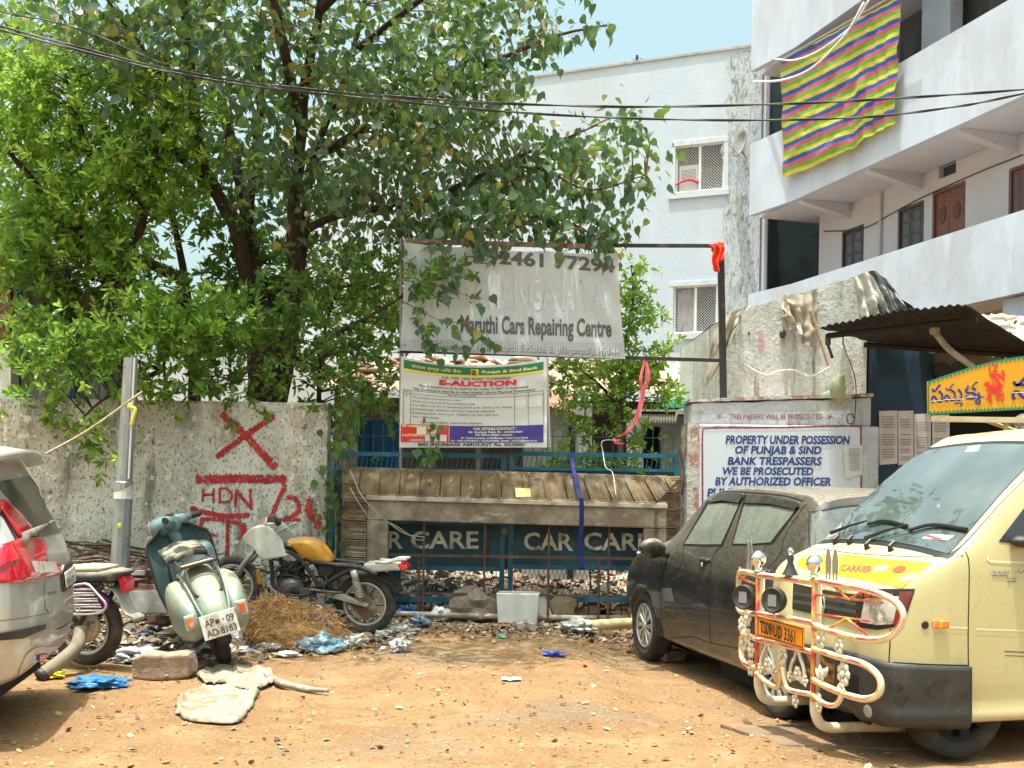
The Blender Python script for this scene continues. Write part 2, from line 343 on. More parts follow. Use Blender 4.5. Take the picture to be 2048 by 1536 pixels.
ST = [([(50, 765), (480, 755), (925, 762)], 66), ([(130, 845), (120, 980)], 20), ([(228, 845), (225, 990)], 20), ([(125, 915), (228, 905)], 20), ([(287, 850), (285, 985)], 20), ([(275, 852), (350, 852), (402, 910), (372, 970), (270, 985)], 20),
      ([(443, 860), (435, 1035)], 22), ([(440, 855), (510, 950), (595, 1050)], 28), ([(578, 850), (588, 1045)], 22), ([(0, 1040), (150, 1082), (350, 1112), (575, 1108)], 42), ([(112, 1135), (100, 1305)], 32),
      ([(100, 1140), (300, 1150), (515, 1192)], 30), ([(508, 1180), (518, 1260), (490, 1345)], 48), ([(98, 1280), (190, 1290), (268, 1305)], 22), ([(365, 1160), (360, 1400), (350, 1560)], 32), ([(917, 808), (850, 960), (735, 1222)], 36),
      ([(930, 932), (1000, 940), (1046, 1010), (1030, 1080), (960, 1120), (885, 1152)], 36), ([(890, 1146), (1065, 1150)], 26), ([(1158, 945), (1140, 1040), (1160, 1132)], 56), ([(1150, 1125), (1245, 1150)], 52), ([(1238, 1095), (1222, 1240)], 56)]
for i, (pts, wd) in enumerate(ST): brush(b, catmull([(*p, 0) for p in pts], 8), wd * 1.2, WP, 6, .55, i * 1.9)
b.build('painted_lettering', RED_PAINT, t, w=True)

# metal pole against the wall
GALV = M('galvanised steel', (.40, .42, .42), [((.30, .31, .31), 6, (1, 1, .2), .4, .6), ((.55, .56, .55), 14, (1, 1, .3), .55, .7, .7), ((.22, .19, .15), 9, X1, .62, .7, .7)], rough=.55, metal=.5)
A, B = P(238, 1160, 11.0), P(262, 716, 11.0); t = thing('metal_pole', 'leaning grey metal pole standing in rubble before the boundary wall', 'pole', (A.x, A.y, 0))
b = MB(); b.tube([A - (B - A) * .15, A.lerp(B, .44), A.lerp(B, .445), B], [.092, .088, .078, .070], 10); b.build('shaft', GALV, t, w=True)
b = MB(); b.tube([A.lerp(B, .455) + V(.062, -.055, 0), B + V(.052, -.045, 0)], .011, 6); b.build('conduit', M('white pvc', (.7, .7, .68), rough=.5), t, w=True)
b = MB(); c0 = A.lerp(B, .375); b.lathe([(.094, -.02), (.094, .10)], c0, B - A, 14)
for i in range(14, 28): b.v[i] = b.v[i] + V(0, 0, .06 * math.cos(i * .45))
b.build('paper_band', M('old paper', (.74, .70, .66), [((.60, .50, .44), 9, X1, .45, .6)], rough=.9), t, w=True)
b = MB(); b.blob(A.lerp(B, .245) + V(.01, -.092, 0), (.022, .008, .03), .2, 2); b.build('yellow_mark', M('yellow paint', (.62, .55, .05), rough=.8), t, w=True)
t = tag(MB().tube(catmull([P(262, 808, 10.9), P(258, 814, 10.88), P(270, 818, 10.88), P(266, 838, 10.87), P(262, 852, 10.86)], 4), [.02, .03, .03, .028, .02], 7).build('cloth_strip', M('yellow cloth', (.75, .62, .12), rough=.9), loc=P(265, 830, 10.9), smooth=True), 'yellow cloth strip knotted round the metal pole', 'cloth')
tag(MB().tube(catmull([P(92, 908, 10.7), P(180, 858, 10.75), P(285, 783, 10.85)], 5), .012, 6).build('bamboo_stick', M('dry bamboo', (.50, .40, .26), [((.35, .27, .17), 12, X1, .5, .6)], rough=.8), loc=P(180, 858, 10.75)), 'thin bare stick leaning slantwise behind the metal pole', 'stick')

# ================================================================== white building in the middle distance
def wall_holes(mb, o, ex, ey, U, W, holes, dv):
    us = sorted({0, U, *[h[0] for h in holes], *[h[1] for h in holes]}); vz = sorted({0, W, *[h[2] for h in holes], *[h[3] for h in holes]}); at = lambda u, v: o + ex * u + ey * v
    for u0, u1 in zip(us, us[1:]):
        for v0, v1 in zip(vz, vz[1:]):
            if any(h[0] - 1e-6 <= u0 and u1 <= h[1] + 1e-6 and h[2] - 1e-6 <= v0 and v1 <= h[3] + 1e-6 for h in holes): continue
            mb.poly([at(u0, v0), at(u1, v0), at(u1, v1), at(u0, v1)])
    for h in holes:
        c = [at(h[0], h[2]), at(h[1], h[2]), at(h[1], h[3]), at(h[0], h[3])]
        for i in range(4): mb.poly([c[(i + 1) % 4], c[i], c[i] + dv, c[(i + 1) % 4] + dv])
UP = V(0, 0, 1)
WALLW = M('weathered whitewash', (.51, .59, .72), [((.47, .53, .58), .7, (1, 1, .5), .45, .65, .7), ((.60, .67, .75), 1.8, (1, 1, .25), .5, .7, .6), ((.42, .43, .43), 3.1, (1.5, 1.5, .12), .62, .78, .55), ((.50, .50, .48), 12, X1, .66, .72, .35)], rough=.9, bump=.25, bscale=9)
WALLD_ = M('mould spotted whitewash', (.60, .61, .61), [((.16, .16, .15), 7.5, (1, 1, .55), .53, .60, .85), ((.70, .72, .74), 2.2, X1, .5, .62), ((.22, .22, .21), 24, (1, 1, .6), .58, .64, .8)], rough=.95, bump=.5, bscale=20)
WE = V(-.919, .394, 0); WO = PLANE(1512, 970, V((1500 - 1024) / 2200 * 23.9, 23.9, 0), V(.394, .919, 0)); WO.z = 0; WN = V(-.394, -.919, 0)
def wuv(px, py):
    p = PLANE(px, py, WO, WN); return (p - WO).dot(WE), p.z
HT = wuv(1482, 97)[1]
t = thing('white_building', 'tall pale white building with two grilled windows behind the yard', 'building', tuple(WO + WE * 2))
hol = []
for (x0, y0, x1, y1) in ((1351, 288, 1448, 382), (1347, 571, 1434, 666)):
    a = wuv(x1, (y0 + y1) / 2); c = wuv(x0, (y0 + y1) / 2); hol.append((a[0], c[0], wuv((x0 + x1) / 2, y1)[1], wuv((x0 + x1) / 2, y0)[1]))
UL = wuv(560, 500)[0]
b = MB(); wall_holes(b, WO, WE, UP, UL, HT, hol, -WN * .22)
q = -WN * 6; b.poly([WO, WO + UP * HT, WO + UP * HT + q, WO + q]); b.poly([WO + WE * UL, WO + WE * UL + q, WO + WE * UL + UP * HT + q, WO + WE * UL + UP * HT])
b.poly([WO + UP * (HT - .3) - WN * .2, WO + WE * UL + UP * (HT - .3) - WN * .2, WO + WE * UL + UP * (HT - .3) + q, WO + UP * (HT - .3) + q]); b.poly([WO + q, WO + UP * HT + q, WO + WE * UL + UP * HT + q, WO + WE * UL + q])
b.build('wall', WALLW, t, w=True)
b = MB(); o = WO + WN * .004; rr = []
for i in range(40):                       # ragged band of black mould down the right end
    z = lerp(.5, HT - .05, i / 39); wdt = .78 + .25 * nz(z, 1, 0, 2) + .12 * nz(z, 4, 0, 7); rr.append([o + UP * z, o + WE * wdt + UP * z])
b.grid(rr); b.build('mould_band', M('mould on plaster', (.50, .55, .60), [((.17, .18, .18), 9, (1, 1, .45), .56, .62, .8), ((.12, .12, .12), 28, (1, 1, .6), .57, .62, .75)], rough=.95, alpha=(6, .38, .50, (1, 1, .3))), t, w=True)
b = MB(); o = WO + WN * .03 + UP * HT; b.add([o - WN * -.0, o + WE * UL, o + WE * UL - WN * .3, o - WN * .3, o + UP * .05, o + WE * UL + UP * .05, o + WE * UL - WN * .3 + UP * .05, o - WN * .3 + UP * .05], [[3, 2, 1, 0], [4, 5, 6, 7], [0, 1, 5, 4], [1, 2, 6, 5], [2, 3, 7, 6], [3, 0, 4, 7]]); b.build('coping', M('grey cement', (.42, .42, .41), [((.3, .3, .29), 6, X1, .5, .65)], rough=.95), t, w=True)
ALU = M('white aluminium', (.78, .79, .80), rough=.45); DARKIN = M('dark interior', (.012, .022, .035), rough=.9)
for wi, h in enumerate(hol):
    u0, u1, v0, v1 = h; at = lambda u, v, d=0: WO + WE * u + UP * v + WN * d
    def slab(mb, a0, a1, b0, b1, d0, d1): mb.hexa([at(a0, b0, d0), at(a1, b0, d0), at(a1, b0, d1), at(a0, b0, d1)], [at(a0, b1, d0), at(a1, b1, d0), at(a1, b1, d1), at(a0, b1, d1)])
    b = MB(); e = .10
    slab(b, u0 - e, u1 + e, v1, v1 + e, .0, .025); slab(b, u0 - e, u0, v0, v1, 0, .02); slab(b, u1, u1 + e, v0, v1, 0, .02); slab(b, u0 - e - .03, u1 + e + .05, v0 - .13, v0, 0, .04)
    win = b.build('window', M('white trim', (.58, .64, .71), [((.48, .52, .57), 8, X1, .5, .7)], rough=.9), t, w=True, fixn=True)
    b = MB(); f = .035; um = (u0 + u1) / 2
    for a0, a1, b0, b1 in ((u0, u1, v1 - f, v1), (u0, u1, v0, v0 + f), (u0, u0 + f, v0 + f, v1 - f), (u1 - f, u1, v0 + f, v1 - f), (um - f * .8, um + f * .8, v0 + f, v1 - f)): slab(b, a0, a1, b0, b1, -.07, -.03)
    b.build('frame', ALU, win, w=True, fixn=True)
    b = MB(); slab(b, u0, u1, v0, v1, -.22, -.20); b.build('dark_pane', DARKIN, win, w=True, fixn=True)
    b = MB(); U, W = u1 - u0, v1 - v0; st = .062
    for k in range(-int(W / st) - 1, int(U / st) + 1):
        for sg in (1, -1):
            pa = []
            for v in np.linspace(0, W, 40):
                u = k * st + v if sg > 0 else U - (k * st + v)
                if 0 <= u <= U: pa.append((u, v))
            if len(pa) > 1: b.tube([at(u0 + pa[0][0], v0 + pa[0][1], -.05), at(u0 + pa[-1][0], v0 + pa[-1][1], -.05)], 0.0042, 4, caps=False)
    b.build('lattice_grille', ALU, win, w=True)
    if wi == 0:
        b = MB(); slab(b, um + .06, u1 - .07, v0 + .04, v0 + .62, -.17, -.09); ac = b.build('air_cooler', M('white plastic', (.74, .76, .78), rough=.5), win, w=True, fixn=True)
        b = MB()
        for k in range(9): slab(b, um + .10, u1 - .11, v0 + .27 + k * .03, v0 + .282 + k * .03, -.09, -.085)
        b.build('louvre', DARKIN, ac, w=True, fixn=True)
        b = MB(); b.tube(catmull([at(um + .03, v0 + .2, -.02), at(um + .2, v0 + .27, -.01), at(um + .38, v0 + .25, -.015), at(u1 - .02, v0 + .2, -.02)], 5), [.03, .035, .03, .02], 7); tag(b.build('red_cloth', M('red cloth', (.62, .03, .05), rough=.9), loc=at(um + .25, v0 + .22, 0), smooth=True), 'red cloth hung inside the upper grilled window', 'cloth')
    else:
        b = MB(); b.grid([[at(lerp(um + .05, u1 - .05, i / 30), v, -.16 + .025 * math.sin(i * 1.25)) for i in range(31)] for v in (v0 + .03, v1 - .05)]); b.build('curtain', M('mauve curtain', (.50, .45, .52), [((.30, .12, .30), 6, (1, 1, .5), .5, .6)], rough=.9), win, w=True, smooth=True)
# roof aerial
p = PLANE(1274, 118, WO - WN * .4, WN); t2 = thing('roof_aerial', 'small wire aerial mast on the white building roof', 'aerial', (p.x, p.y, HT))
b = MB(); b.tube([V(p.x, p.y, HT), V(p.x, p.y, HT + .34)], .03, 6); b.build('mast', M('dark iron', (.05, .05, .055), rough=.6, metal=.4), t2, w=True)
b = MB(); b.tube([V(p.x, p.y, HT + .3), V(p.x + .9, p.y + .1, HT + .02)], .006, 4); b.tube([V(p.x, p.y, HT + .3), V(p.x - .3, p.y + .1, HT + .02)], .006, 4); b.build('guy_wire', MATS['dark iron'], t2, w=True)

# ================================================================== apartment building on the right
AD = V(-642, 2200, 0).normalized() * -1; AN = V(AD.y, -AD.x, 0); AC = V((1577 - 1024) / 2200 * 22, 22, 0)
if AN.x > 0: AN = -AN
def ap(px, py, off=0.0):                 # (t, z) where the pixel meets the plane recessed by off
    p = PLANE(px, py, AC - AN * off, AN); return (p - AC).dot(AD), p.z
def A3(tt, z, off=0.0): return AC + AD * tt - AN * off + UP * z
APW = M('pale painted plaster', (.50, .57, .72), [((.44, .48, .56), .9, (1, 1, .6), .45, .62, .8), ((.58, .65, .78), 2.4, (1, 1, .35), .5, .65, .6), ((.36, .39, .44), 5, (1.4, 1.4, .25), .58, .72, .5)], rough=.85, bump=.2, bscale=7)
API = M('cream painted plaster', (.58, .585, .65), [((.52, .51, .53), 1.1, X1, .45, .65, .6), ((.58, .56, .56), 4, (1, 1, .3), .6, .75, .4)], rough=.85, bump=.15, bscale=7)
t = thing('apartment_building', 'white apartment block with long balcony parapets and a striped tarpaulin on it', 'building', tuple(A3(3, 0)))
TE = 13.0; RB = 1.25
zA0 = ap(1577, 405)[1]; zA1 = ap(1793, 130)[1]; zB1 = ap(1610, 559)[1]; zB0 = 4.32; zC0 = ap(1577, 104)[1]
E0 = P(1491, 900, 23.3); E0.z = 0; BE = (AC - E0)                       # bent end section
def par(mb, z0, z1, th=.13, t0=0.0):
    e = E0 + (AC - E0) * 0; pr = [e + UP * z0, A3(t0, z0), A3(TE, z0)]
    inn = [e - AN * th + UP * z0, A3(t0, z0, th), A3(TE, z0, th)]
    rows = [[p for p in pr], [p + UP * (z1 - z0) for p in pr], [p + UP * (z1 - z0) for p in inn], [p for p in inn], [p for p in pr]]; mb.grid(rows)
    mb.poly([rows[0][0], rows[3][0], rows[2][0], rows[1][0]]); mb.poly([rows[0][2], rows[1][2], rows[2][2], rows[3][2]])
def slabx(mb, z0, z1, off0, off1, ta, tb): mb.hexa([A3(ta, z0, off0), A3(tb, z0, off0), A3(tb, z0, off1), A3(ta, z0, off1)], [A3(ta, z1, off0), A3(tb, z1, off0), A3(tb, z1, off1), A3(ta, z1, off1)])
for z0, z1 in ((zB0, zB1), (zA0, zA1), (zC0, zC0 + 2.2)):
    b = MB(); par(b, z0, z1); b.build('balcony_parapet', APW, t, w=True, fixn=True)
tw = ap(1638, 500, RB)[0]
b = MB()
for z0 in (zB0, zA0, zC0):
    slabx(b, z0 + .02, z0 + .28, .13, RB + 6, -1.6, TE)
b.build('floor_slab', API, t, w=True, fixn=True)
# recessed wall with door/window openings
hl = []; itm = []
for nm, x0, y0, x1, y1 in (('door', 1866, 374, 1930, 478), ('shutter_window', 1685, 456, 1727, 534), ('shutter_window', 1797, 410, 1847, 498), ('shutter_window', 2019, 331, 2060, 425), ('vent_opening', 1877, 318, 1912, 352)):
    a = ap(x0, (y0 + y1) / 2, RB); c = ap(x1, (y0 + y1) / 2, RB); zt = ap((x0 + x1) / 2, y0, RB)[1]; zb = ap((x0 + x1) / 2, y1, RB)[1]
    if nm == 'door': zb = zB0 + .29
    hl.append((a[0] - tw, c[0] - tw, zb, zt)); itm.append((nm, a[0], c[0], zb, zt))
b = MB(); wall_holes(b, A3(tw, 0, RB), AD, UP, TE - tw, zA0 + .1, hl, -AN * .12)
b.poly([A3(tw, 0, RB), A3(tw, zA0 + .1, RB), A3(tw, zA0 + .1, RB + 4), A3(tw, 0, RB + 4)])
b.build('inner_wall', API, t, w=True)
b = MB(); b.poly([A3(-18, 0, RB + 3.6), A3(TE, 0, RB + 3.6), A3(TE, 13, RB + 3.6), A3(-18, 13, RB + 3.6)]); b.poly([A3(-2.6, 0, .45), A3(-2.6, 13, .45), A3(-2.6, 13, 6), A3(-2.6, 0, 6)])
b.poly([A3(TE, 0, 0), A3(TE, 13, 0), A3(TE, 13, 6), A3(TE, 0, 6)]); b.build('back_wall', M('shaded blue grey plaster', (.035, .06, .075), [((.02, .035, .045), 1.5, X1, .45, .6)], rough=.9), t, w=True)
# upper storey inner wall (recess shade put into its dark grey colour) with an opening
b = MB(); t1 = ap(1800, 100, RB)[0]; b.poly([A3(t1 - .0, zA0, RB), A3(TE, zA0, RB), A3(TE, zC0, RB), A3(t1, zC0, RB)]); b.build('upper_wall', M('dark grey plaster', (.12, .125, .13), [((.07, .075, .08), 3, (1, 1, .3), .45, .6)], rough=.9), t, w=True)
b = MB(); a0 = ap(1858, 60, .9)[0]; a1 = ap(1915, 60, .9)[0]
slabx(b, zA0 + .28, zC0, .75, 1.0, a0, a1); b.build('pillar', APW, t, w=True, fixn=True)
b = MB(); a0, a1 = ap(1512, 500, .35)[0], ap(1528, 500, .35)[0]; slabx(b, 0, 12.5, .35, .42, a0 - .3, a1); b.build('corner_pillar', API, t, w=True, fixn=True)
# cross beams under the slabs
for px, py in ((1640, 425), (1778, 372), (1960, 285)):
    b = MB(); a = ap(px, py, .6)[0]; b.hexa([A3(a - .09, zA0 - .03, .14), A3(a + .09, zA0 - .03, .14), A3(a + .09, zA0 - .26, RB - .002), A3(a - .09, zA0 - .26, RB - .002)], [A3(a - .09, zA0 + .019, .13), A3(a + .09, zA0 + .019, .13), A3(a + .09, zA0 + .019, RB - .002), A3(a - .09, zA0 + .019, RB - .002)]); b.build('beam', API, t, w=True, fixn=True)
b = MB(); a0, a1 = ap(1850, 610, .3)[0], ap(2022, 610, .3)[0]; slabx(b, 2.2, 4.3, .15, .28, a1, a1 + .45); b.build('ground_pillar', APW, t, w=True, fixn=True)
b = MB(); slabx(b, 0, 4.34, .9, 1.0, 0, TE); b.build('ground_wall', M('grey ochre plaster', (.34, .32, .29), [((.2, .19, .17), 2, X1, .45, .6)], rough=.9), t, w=True, fixn=True)
BRN = M('dark brown wood', (.055, .045, .042), [((.10, .08, .07), 10, (3, 3, .6), .5, .6)], rough=.5); RDW = M('red brown wood', (.20, .065, .038), [((.12, .04, .025), 7, (4, 4, .5), .5, .65)], rough=.45); GLS = M('dark shutter glass', (.05, .06, .08), rough=.15)
DF = M('brown door frame', (.16, .07, .045), [((.10, .045, .03), 8, (3, 3, .5), .5, .6)], rough=.5)
for (nm, a0, a1, z0, z1) in itm:
    fm, lf = (DF, RDW) if nm == 'door' else ((BRN, BRN) if a1 < ap(1900, 400, RB)[0] else (DF, RDW))
    if nm == 'vent_opening':
        b = MB(); slabx(b, z0, z1, RB + .11, RB + .115, a0, a1); b.build('vent_opening', M('teal dark glass', (.03, .07, .08), rough=.3), t, w=True, fixn=True); continue
    b = MB(); f = .055
    slabx(b, z1 - f, z1, RB - .015, RB + .06, a0, a1); slabx(b, z0, z1 - f, RB - .015, RB + .06, a0, a0 + f); slabx(b, z0, z1 - f, RB - .015, RB + .06, a1 - f, a1)
    d = b.build(nm, fm, t, w=True, fixn=True); am = (a0 + a1) / 2
    for q0, q1 in ((a0 + f, am - .004), (am + .004, a1 - f)):
        b = MB(); slabx(b, z0, z1 - f, RB + .02, RB + .055, q0, q1); lfo = b.build('leaf', lf, d, w=True, fixn=True)
        b = MB(); wq = q1 - q0; zc = z1 - f - .18 * (z1 - z0)
        if nm == 'door':
            for c in (zc, z0 + .4 * (z1 - z0)): b.prism([A3((q0 + q1) / 2 + wq * .26 * math.cos(k / 6 * math.pi), c + .16 * math.sin(k / 6 * math.pi), RB + .02) for k in range(12)], AN * .012)
            b.build('carved_panel', M('carved dark red wood', (.10, .035, .02), rough=.5), lfo, w=True)
        else:
            for (lo, hi) in ((.08, .30), (.36, .62)):
                b.poly([A3(q0 + wq * .2, z0 + lo * (z1 - z0), RB + .015), A3(q1 - wq * .2, z0 + lo * (z1 - z0), RB + .015), A3(q1 - wq * .2, z0 + hi * (z1 - z0), RB + .015), A3(q0 + wq * .2, z0 + hi * (z1 - z0), RB + .015)])
            b.poly([A3((q0 + q1) / 2 - wq * .3, z0 + .66 * (z1 - z0), RB + .015), A3((q0 + q1) / 2 + wq * .3, z0 + .66 * (z1 - z0), RB + .015)] + [A3((q0 + q1) / 2 + wq * .3 * math.cos(k / 8 * math.pi), z0 + (.76 + .1 * math.sin(k / 8 * math.pi)) * (z1 - z0), RB + .015) for k in range(9)])
            b.build('pane', GLS, lfo, w=True)
a, z = ap(1703, 412, RB); b = MB(); b.lathe([(0, .05), (.07, .045), (.10, .02), (.105, 0)], A3(a, z, RB), AN, 16); tag(b.build('bulkhead_lamp', M('grey lamp glass', (.42, .40, .37), rough=.3), loc=A3(a, z, RB), smooth=True), 'round bulkhead lamp on the balcony wall above the dark shutters', 'lamp')
b = MB(); a = ap(1764, 440, RB)[0]; b.tube([A3(a, zB0, RB - .04), A3(a, zA0, RB - .04)], .028, 8); b.build('drain_pipe', M('grey pvc', (.52, .52, .52), rough=.6), t, w=True)
b = MB(); q = [A3(ap(1517, 200, .28)[0], zz_, .28) for zz_ in (0, 12)]; b.tube(q, .055, 10)
for z in (5.2, 7.0, 8.8): b.tube([V(q[0].x, q[0].y, z), V(q[0].x, q[0].y, z + .12)], .07, 10)
b.build('downpipe', M('pale downpipe', (.58, .57, .54), [((.4, .39, .37), 5, (1, 1, .3), .5, .65)], rough=.7), t, w=True)
b = MB(); b.tube(catmull([A3(*ap(1650, 463, RB), RB - .03), A3(*ap(1725, 458, RB), RB - .03), A3(*ap(1790, 425, RB), RB - .03), A3(*ap(1847, 395, RB), RB - .03), A3(*ap(1960, 345, RB), RB - .03), A3(*ap(2048, 310, RB), RB - .03)], 5), .011, 5); b.build('wiring', M('black cable', (.03, .03, .03), rough=.6), t, w=True)
# stair flight in the dark stairwell
b = MB(); a0, a1 = ap(1548, 520, 1.6)[0], ap(1600, 520, 1.6)[0]; b.hexa([A3(-.25, zB0 + .2, 1.3), A3(-.05, zB0 + .2, 1.3), A3(-.05, zB0 + .2, 1.36), A3(-.25, zB0 + .2, 1.36)], [A3(-.25, zA0 - .75, 1.3), A3(-.05, zA0 - .95, 1.3), A3(-.05, zA0 - .95, 1.36), A3(-.25, zA0 - .75, 1.36)]); b.build('stair_wall', APW, t, w=True, fixn=True)

# striped tarpaulin hung from the balcony
def stripe_mat():
    m = bpy.data.materials.new('striped tarpaulin'); m.use_nodes = True; T = m.node_tree; N = T.nodes; L = T.links; tc = N.new('ShaderNodeUVMap'); s = N.new('ShaderNodeSeparateXYZ'); L.new(tc.outputs[0], s.inputs[0])
    fr = N.new('ShaderNodeMath'); fr.operation = 'FRACT'; mu = N.new('ShaderNodeMath'); mu.operation = 'MULTIPLY'; mu.inputs[1].default_value = 7.0; L.new(s.outputs[1], mu.inputs[0]); L.new(mu.outputs[0], fr.inputs[0])
    r = N.new('ShaderNodeValToRGB'); r.color_ramp.interpolation = 'CONSTANT'; e = r.color_ramp.elements; e.new(.5); e.new(.75)
    for k, (p, c) in enumerate(((0, (.025, .10, .44)), (.25, (.60, .12, .18)), (.50, (.18, .40, .03)), (.74, (.64, .57, .05)))): e[k].position = p; e[k].color = (*c, 1)
    L.new(fr.outputs[0], r.inputs[0]); b = N['Principled BSDF']; L.new(r.outputs[0], b.inputs['Base Color']); b.inputs['Roughness'].default_value = .5
    tr = N.new('ShaderNodeBsdfTranslucent'); L.new(r.outputs[0], tr.inputs[0]); ms = N.new('ShaderNodeMixShader'); ms.inputs[0].default_value = .25; L.new(b.outputs[0], ms.inputs[1]); L.new(tr.outputs[0], ms.inputs[2]); L.new(ms.outputs[0], N['Material Output'].inputs[0]); return m
def T3(px, py, o=-.10): return A3(*ap(px, py, o), o)
tl, tr_, br, bl = T3(1563, 122, -.16), T3(1801, -8, -.16), T3(1790, 246, -.14), T3(1567, 357, -.14)
nu, nv = 70, 60; rows = []; uv = []
bot = [T3(1567, 357, -.14), T3(1640, 327, -.14), T3(1715, 293, -.14), T3(1718, 283, -.14), T3(1790, 246, -.14)]
for j in range(nv):
    r = []; tv = j / (nv - 1)
    for i in range(nu):
        u = i / (nu - 1); p = tl.lerp(tr_, u).lerp(resample(bot, nu)[i] if j else bl, tv) if j else tl.lerp(tr_, u)
        p = p + AN * (.024 * math.sin(u * 75 + 2 * nz(u, tv, 0, 3)) * (.25 + .75 * tv) * sm(.3, .8, u) + .02 * nz(u * 1.2, tv * .3, 7, 22) + .03 * abs(nz(u + tv, tv, 9, 6)) + .05 * nz(u, tv, 1, 3) + .03 * nz(u, tv, 5, 9) * tv); r.append(p); uv.append((u, tv + .012 * nz(u, tv, 2, 4) - .02 * u))
    rows.append(r)
t = thing('striped_tarpaulin', 'multicoloured striped tarpaulin hung over the upper balcony', 'tarpaulin', tuple(tl.lerp(br, .5)))
b = MB(); b.grid(rows); o = b.build('sheet', stripe_mat(), t, w=True, smooth=True); ul = o.data.uv_layers.new(name='UVMap')
for l in o.data.loops: ul.data[l.index].uv = uv[l.vertex_index]
b = MB(); b.tube([tl + AN * .05 - AD * .25, tr_ + AN * .05 + AD * .5], .022, 6); b.build('hanging_rod', M('old bamboo', (.30, .26, .2), rough=.8), t, w=True)
b = MB(); WC = M('white cable', (.74, .74, .74), rough=.6)
b.tube(catmull([T3(1738, 0, -.3), T3(1705, 50, -.35), T3(1640, 100, -.35), T3(1590, 120, -.3), T3(1550, 118, -.25)], 6), .018, 6); b.tube(catmull([T3(1728, 5, -.32), T3(1690, 70, -.4), T3(1625, 135, -.4), T3(1565, 160, -.3), T3(1508, 163, -.2)], 6), .022, 6)
tag(b.build('loose_hose', WC, loc=T3(1650, 100, -.35), smooth=True), 'two white hoses drooping across the striped tarpaulin', 'hose')
# towel on the parapet
b = MB(); q = [T3(1539, 287, -.02), T3(1564, 274, -.02), T3(1563, 330, -.03), T3(1541, 345, -.03)]; b.grid(coons([q[0], q[1]], [q[3], q[2]], 8, 8, lambda u, v: AN * .03 * math.sin(u * 9))); tag(b.build('towel', M('grey towel', (.55, .56, .58), [((.05, .05, .06), 4, X1, .55, .6)], rough=.9), loc=q[0], smooth=True, solid=.012), 'grey and white cloth drying on the corner of the balcony', 'cloth')
# satellite dish
c = T3(1480, 285, -.25); t = thing('satellite_dish', 'grey satellite dish on an arm at the balcony corner', 'dish', tuple(c))
b = MB(); ax = V(-.93, -.30, .18); b.lathe([(0, -.08), (.12, -.07), (.22, -.045), (.31, 0), (.30, .01), (.21, -.03), (.1, -.055), (0, -.065)], c, ax, 24); b.build('reflector', M('dish grey', (.24, .25, .26), [((.17, .17, .17), 5, X1, .5, .65)], rough=.5), t, w=True, smooth=True)
b = MB(); b.tube([c - ax.normalized() * .07, c + V(.05, 0, -.2), T3(1512, 342, 0)], .022, 6); b.tube([c + V(0, 0, -.28), c + ax.normalized() * .3 + V(0, 0, -.12)], .01, 5); b.build('arm', M('arm grey', (.42, .42, .42), rough=.5, metal=.3), t, w=True)
# ================================================================== sign wall, plaster room, shop on the right
SIGNW = M('grey limewash', (.47, .50, .56), [((.36, .37, .37), 2.2, (1, 1, .5), .5, .66, .8), ((.20, .19, .18), 6, (1.4, 1, .3), .56, .68, .85), ((.62, .64, .68), 5, X1, .52, .62, .7), ((.15, .14, .13), 26, X1, .60, .65, .6)], rough=.95, bump=.5, bscale=18)
BRICKX = M('flaking brick edge', (.50, .48, .45), [((.34, .14, .085), 6, (1, 1, .6), .48, .56, .85), ((.68, .66, .63), 9, X1, .56, .64, .8), ((.17, .15, .13), 17, X1, .6, .68, .8)], rough=.95, bump=1, bscale=24)
def PY(px, py, Y=12.0): return P(px, py, Y)
x0, x1, x2 = PY(1373, 1000).x, PY(1391, 1000).x, PY(1757, 1000).x; zs = PY(1560, 850).z
t = thing('sign_wall', 'whitewashed wall with blue hand painted possession notice', 'wall', ((x0 + x2) / 2, 12.1, 0))
b = MB(); b.bb(x1, x2, 12, 12.5, -.3, zs); b.build('wall', SIGNW, t, w=True, bevel=.02)
b = MB(); b.grid([[V(x0 + .012 * nz(z * 6, 1), y, z) for y in (12.5, 11.985)] + [V(x1 + .03 + .02 * nz(z * 5, 3), 11.985, z)] for z in np.linspace(-.3, zs + .01, 40)]); b.poly([V(x0, 12.5, zs + .01), V(x0, 11.985, zs + .01), V(x1 + .03, 11.985, zs + .01), V(x1 + .03, 12.5, zs + .01)]); b.build('pillar_edge', BRICKX, t, w=True)
xa, xb = PY(1383, 820).x, PY(1745, 820).x; zt = PY(1560, 800).z; za = PY(1385, 806).z; zb = PY(1740, 795).z
b = MB(); n = 30; b.loft([[V(x, 12.035, zs), V(x, 12.035, lerp(za, zb, i / n) + .018 * nz(x, 2, 0, 4)), V(x, 12.55, lerp(za, zb, i / n) + .018 * nz(x, 5, 0, 4)), V(x, 12.55, zs)] for i, x in enumerate(np.linspace(xa, xb, n + 1))]); b.build('upper_band', SIGNW, t, w=True, bevel=.02)
b = MB(); b.loft([[V(x, 12.02, z), V(x, 12.02, z + .035 + .01 * nz(x, 1, 0, 8)), V(x, 12.56, z + .035), V(x, 12.56, z)] for x in np.linspace(xa - .01, xb + .015, 34) for z in [lerp(za, zb, (x - xa) / (xb - xa)) + .012]]); b.build('crumbling_top', BRICKX, t, w=True)
SP = lambda px, py: P(px, py, 11.994)
b = MB(); b.poly([SP(1393, 858), SP(1722, 852), SP(1724, 1180), SP(1393, 1180)]); b.build('white_panel', M('white distemper', (.60, .65, .76), [((.58, .60, .66), 2.5, X1, .5, .65, .7), ((.5, .5, .5), 9, (1, 1, .3), .64, .74, .5)], rough=.9), t, w=True)
SQ = lambda px, py: P(px, py, 11.990)
